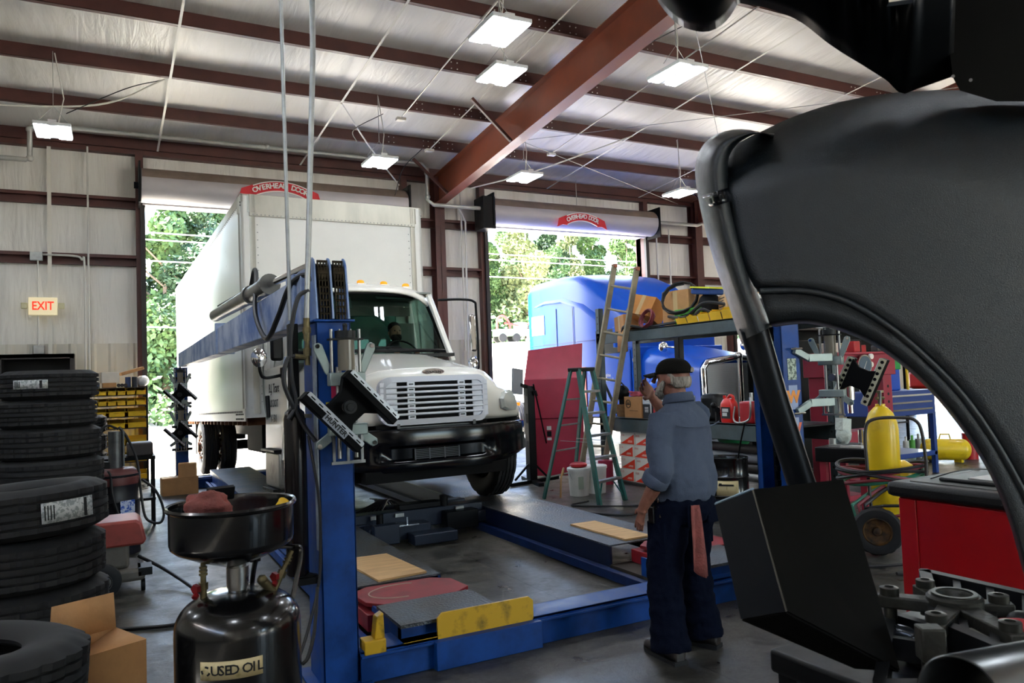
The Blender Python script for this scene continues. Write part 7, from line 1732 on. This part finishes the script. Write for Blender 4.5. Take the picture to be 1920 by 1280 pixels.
for j in range(NV+1):
    v = j/NV; r_ = []
    for i in range(NU+1):
        q = top_[i].lerp(rid[i], v); e = max(0, 1-v/.36); d = dep(q.x, i)+.16*e**2.0+.0*v
        d += .012*max(0, 1-abs(v-1)/.03)
        q.x -= 24*(sin(pi*v)**.5)*max(0, 1-i/5); d += .02*max(0, 1-i/3); r_.append(cp(q.x, q.y, d))
    rs.append(r_)
b.rings([[cp(p.x+6, p.y+26, D0+.42) for p in top_]]+rs, close=False)
b.done('side_panel', m_fend, fen, solid=.006, smooth=80)
b = B(); rs = []
for j, (v, dd) in enumerate(((0, .0), (.06, .004), (.5, .0), (.90, .004), (.97, .012), (1.0, .03))):
    rs.append([cp(rid[i].lerp(arc[i], v).x, rid[i].lerp(arc[i], v).y, dep(rid[i].x, i)+dd) for i in range(NU+1)])
rs.append([cp(arc[i].x-4, arc[i].y+4, D0+.16) for i in range(NU+1)])
b.rings(rs, close=False); b.done('wheel_arch_lip', m_fend, fen, solid=.006, smooth=80)
b = B().tube([cp(p.x, p.y, dep(p.x, 0)+.002) for p in rid], .0085, 10); b.done('arch_bead', m_fend, fen, smooth=80)
# inner liner of the wheel arch, set back
b = B(); b.rings([[cp(p.x, p.y, D0+.04) for p in arc], [cp(p.x+10, p.y+6, D0+.7) for p in arc]], close=False); b.done('arch_liner', m_blackpl, fen)
# rolled front edge
lc = curve2([(1450,258),(1420,246),(1385,242),(1352,248),(1325,264),(1309,288),(1303,320),(1308,365),(1322,430),(1342,500),(1368,578),(1388,640)], 34)
rc_ = curve2([(1452,250),(1425,250),(1405,256),(1388,266),(1374,280),(1366,298),(1365,325),(1371,365),(1386,430),(1404,500),(1425,560),(1447,612)], 34)
b = B(); rs = []
for i in range(35):
    a_, c_ = lc[i], rc_[i]; r_ = []
    for j in range(13):
        t_ = j/12; q = a_.lerp(c_, t_); d = D0+.05-.085*sin(pi*t_)**.7-.0*t_+(.10*(1-t_)**2)
        r_.append(cp(q.x, q.y, d))
    rs.append(r_+[cp(a_.lerp(c_, .9).x, a_.lerp(c_, .9).y, D0+.10), cp(a_.x+4, a_.y+3, D0+.22)])
b.rings(rs, close=True); b.done('front_roll', m_fend, fen, smooth=70)
b = B(); rs = []
for dy in (0, 9, 16, 24):
    i0 = 15; r_ = []
    for j in range(13):
        t_ = j/12; x = (1313+dy*.35)+(1366-1313)*t_; y = 366+dy-16*t_+2; r_.append(cp(x, y, D0+.045-.1*sin(pi*t_)**.7+.10*(1-t_)**2))
    rs.append(r_)
b.rings(rs, close=False); b.done('clamp_band', m_bump, fen, 'glossy black clamp band', solid=.006)
# strut and mud plate
st = B().tube([cp(1412, 612, 1.87), cp(1450, 745, 1.92), cp(1509, 925, 1.98)], [.034, .035, .036], 20).done('strut', mat('satin_black_tube', '#14171a', .3, .2), fen, smooth=70)
pl = thing('mud_plate', 'black folded steel plate bracket hanging below the fender strut', 'plate bracket', cp(1500, 1080, 1.7))
m_plate = mat('dull_black_steel', '#080706', .7, 0, spec=.05, col2='#0e0d0a', vs=3, bump=.08, bs=12)
b = B(); A_, B_, C_, D_, E_, F_, G_ = cp(1343,945,1.88), cp(1412,918,1.74), cp(1579,899,1.82), cp(1685,1256,1.62), cp(1475,1146,1.60), cp(1392,1160,1.74), cp(1603,1250,1.72)
b.add([A_, B_, E_, F_], [(0,1,2,3)]); b.done('side_face', mat('plate_side_blueblack', '#070a0f', .55, 0, spec=.2), pl, solid=.008, smooth=0)
b = B().add([B_, C_, D_, E_], [(0,1,2,3)]); b.done('front_face', m_plate, pl, solid=.008, smooth=0)
b = B().add([F_, E_, D_, G_], [(0,1,2,3)]); b.done('bottom_face', m_plate, pl, solid=.008, smooth=0)
B().tube([B_, E_], .003, 6).done('fold_edge', mat('worn_fold', '#4a4840', .5, .5), pl)
B().tube([A_, B_], .005, 6).done('fold_edge', mat('edge_worn', '#6e8496', .4, .3), pl)
# glossy black hood nose above
hd = thing('truck_hood', 'glossy black truck bodywork overhanging the top right corner', 'truck hood', cp(1650, 60, 1.9))
m_hood = mat('hood_black_gloss', '#020304', .32, 0, spec=.1)
low = curve2([(1228,-12),(1246,16),(1264,36),(1284,50),(1322,58),(1350,47),(1368,28),(1380,8),(1386,4),(1440,14),(1500,38),(1560,84),(1620,122),(1664,150),(1690,174),(1715,167),(1786,142)], 56)
b = B(); rs = []
upp = curve2([(1210,-130),(1300,-200),(1400,-260),(1560,-330),(1700,-350),(1800,-360)], 56)
for j in range(15):
    v = j/14; r_ = []
    for i in range(57):
        q = low[i].lerp(upp[i], v); d = 1.85-.16*sin(pi*min(1, v*1.1))**1.0
        if i > 34: d += .018*sin(v*pi)*sin((i-34)*1.15)*(1 if i < 50 else 0)
        r_.append(cp(q.x, q.y, d))
    rs.append(r_)
b.rings(rs, close=False); b.done('nose_panel', m_hood, hd, solid=.006, smooth=70)
b = B().tube([cp(p.x, p.y-5, 1.86) for p in low[22:53]], .006, 8); b.done('edge_roll', m_hood, hd)
q = [(1735,-360),(1786,144),(1800,170),(1868,190),(1925,190),(2240,200),(2240,-360)]
b = B(); a_ = [cp(x, y, 1.80) for x, y in q]; c_ = [cp(x, y, 1.88) for x, y in q]; n = len(q)
b.add(a_+c_, [list(range(n))[::-1], [n+i for i in range(n)]]+[[i, (i+1) % n, n+(i+1) % n, n+i] for i in range(n)]); b.done('flat_panel', m_plate, hd, smooth=0)
for x, y in ((1787,143),(1820,150)): B().cyl(cp(x, y, 1.79), cp(x, y, 1.77), .004, n=8).done('screw', m_steel, hd)
B().ob(cp(1688, 0, 1.60), (.05, .02, .012), rotm(0, 0, -40)).done('latch', m_chrome, hd)
tag(B().tube([cp(1915, -40, 2.0), cp(1912, 28, 2.0)], .016, 10).done('red_hose', m_red), 'short dark red tube at the very top right corner', 'tube')
# ------------- engine parts bench, close lower right
eng = thing('engine_block_cover', 'black ribbed plastic engine cover lying on the parts stand', 'engine cover', (1.95, 1.15, 0))
zE = .93
m_mold = mat('moulded_black', '#0a0b0c', .5, 0, var=.1, vs=6, spec=.25)
def G(x, y, z=zE): return gp(x, y, z)
def frame(parent, nm, quad, w, h, z, mt=m_mold):
    b = B(); n = len(quad)
    for i in range(n): b.bar(quad[i], quad[(i+1) % n], w, h)
    for p in quad: b.cyl(p-V((0,0,h/2)), p+V((0,0,h/2)), w/2, n=10)
    return b.done(nm, mt, parent)
quad1 = [G(1735,1088,.98), G(2000,1150,.98), G(2000,1290,.98), G(1760,1185,.98)]
frame(eng, 'rim', quad1, .03, .06, 0)
for k in range(1, 4):
    t_ = k/4; a_ = quad1[0].lerp(quad1[1], t_); b_ = quad1[3].lerp(quad1[2], t_); B().bar(a_, b_, .018, .05).done('rib', m_mold, eng)
B().add([p-V((0,0,.05)) for p in quad1], [(0,1,2,3)]).done('floor_plate', m_blackpl, eng, solid=.01)
quad2 = [G(1672,1165,.94), G(1800,1205,.94), G(1900,1300,.94), G(1650,1300,.94)]
frame(eng, 'lower_rim', quad2, .025, .05, 0); B().bar(quad2[0].lerp(quad2[3], .4), quad2[1].lerp(quad2[2], .4), .02, .05).done('rib', m_mold, eng)
B().add([p-V((0,0,.05)) for p in quad2], [(0,1,2,3)]).done('lower_floor', m_blackpl, eng, solid=.01)
stn = thing('parts_stand', 'dark steel stand under the loose engine parts', 'stand', (1.9, 1.05, 0))
B().box(1.52, 2.5, .72, 1.5, .80, .86).done('top', m_blackp, stn, bev=.01)
for x in (1.56, 2.45):
    for y in (.77, 1.45): B().box(x-.03, x+.03, y-.03, y+.03, 0, .8).done('leg', m_blackp, stn)
B().cyl(G(1690,1260,.86)+V((.0,0,-.0)), G(1690,1260,.86)+V((0,0,.02)), .06, n=24).done('boss', m_steel, stn) if 0 else None
m_dboltm = mat('dark_bolt_steel', '#35352f', .45, .7)
m_cast = mat('cast_steel', '#3c3b35', .5, .6, col2='#282722', vs=14, bump=.1, bs=90)
br = thing('spider_bracket', 'machined grey steel puller plate with four arms and centre ring on the engine parts', 'bracket', G(1790,1130,1.0))
zc = 1.02; c0 = G(1790, 1125, zc)
tips = [G(1643,1112,zc), G(1722,1094,zc), G(1900,1130,zc), G(1912,1190,zc), G(1750,1172,zc)]
b = B()
for tp in tips:
    d = (tp-c0); L_ = d.length; d.normalize(); s_ = V((-d.y, d.x, 0)); w0, w1 = .06, .036
    base = [c0-s_*w0/2, c0+s_*w0/2, tp+s_*w1/2, tp-s_*w1/2]
    B().hexa([p+V((0,0,-.03)) for p in base], [p for p in base]).done('arm', m_cast, br, bev=.004)
    e = tp-d*.03; B().lathe([(.011,.0),(.022,.0),(.022,.018),(.011,.02),(.010,.0)], e, n=20).cyl(e-V((0,0,.07)), e-V((0,0,-.004)), .0155, n=14).done('arm_bolt', m_dboltm, br)
B().lathe([(.034,-.045),(.062,-.045),(.062,.008),(.056,.014),(.038,.014),(.034,.008),(.034,-.045)], c0, n=44).done('centre_ring', m_cast, br, smooth=40)
B().lathe([(.040,.015),(.050,.015),(.050,.019),(.040,.019),(.040,.015)], c0, n=44).done('ring_lip', m_dboltm, br)
q = G(1745, 1205, 1.0); B().ob(q-V((0,0,.0)), (.05,.045,.07), rotm(0,0,-35)).done('clamp_block', m_cast, br, bev=.004)
B().cyl(q-V((0,0,.1)), q-V((0,0,.03)), .02, n=14).done('block_stem', m_dboltm, br)
t = thing('thrust_bearing', 'dark shiny seal ring lying under the steel puller plate', 'ring', G(1755,1235,.90))
q = G(1752,1238,.9); B().lathe([(.03,-.005),(.058,-.01),(.062,0),(.058,.008),(.045,.004),(.03,.006),(.03,-.005)], q, n=40).done('ring', m_mold, t); B().lathe([(.05,.008),(.054,.010),(.058,.008)], q, n=40).done('shiny_edge', m_chrome, t)
tag(B().tube(bez([G(1640,1190,.92), G(1680,1185,.94), G(1720,1200,.93), G(1740,1235,.91)]), [.02]*25, 10).done('curved_arm', mat('smooth_black_metal', '#3c4044', .25, .6)), 'smooth curved dark arm running under the puller plate', 'arm')
tag(B().cyl(G(1820,1205,.97), G(1895,1245,.97), .022, n=14).done('rubber_bushing', m_rubber), 'black rubber sleeve lying beside the puller plate', 'sleeve')
tag(B().sph(G(1915,1165,1.0), .03, (1,1,.8), 14).done('bolt_cover', m_blackpl), 'small black socket beside the puller plate arm', 'socket')
b = B(); r = random.Random(2); q = G(1905,1190,.99)
for k in range(6): b.tube(bez([q+V((r.uniform(-.03,.05), r.uniform(-.03,.03), r.uniform(0,.02))) for _ in range(4)]), .01, 6)
tag(b.done('shop_rag', mat('bright_red_rag', '#a02830', .9, bump=.3, bs=60)), 'red rag at the edge of the engine parts', 'rag')
# exhaust pipe
a_, b_ = cp(1800, 1312, 1.0), cp(2085, 1240, 1.3); d = (b_-a_).normalized()
B_e = B(); R = d.to_track_quat('Z', 'Y').to_matrix(); L_ = (b_-a_).length
B_e.lathe([(.052,.3),(.052,0),(.054,-.002),(.056,0),(.056,L_)], a_, R, 56)
tag(B_e.done('steel_pipe', mat('brushed_pipe', '#707272', .3, 1, var=.15, vs=4, stretch=(1,1,1)), smooth=50), 'large open ended steel exhaust pipe in the bottom right corner', 'pipe')
tag(B().box(1.2, 1.5, .70, .95, .5, .72).box(1.22,1.27,.72,.77,0,.52).box(1.43,1.48,.88,.93,0,.52).done('dark_housing', m_blackp, bev=.02), 'dark machine housing below the steel pipe', 'machine')
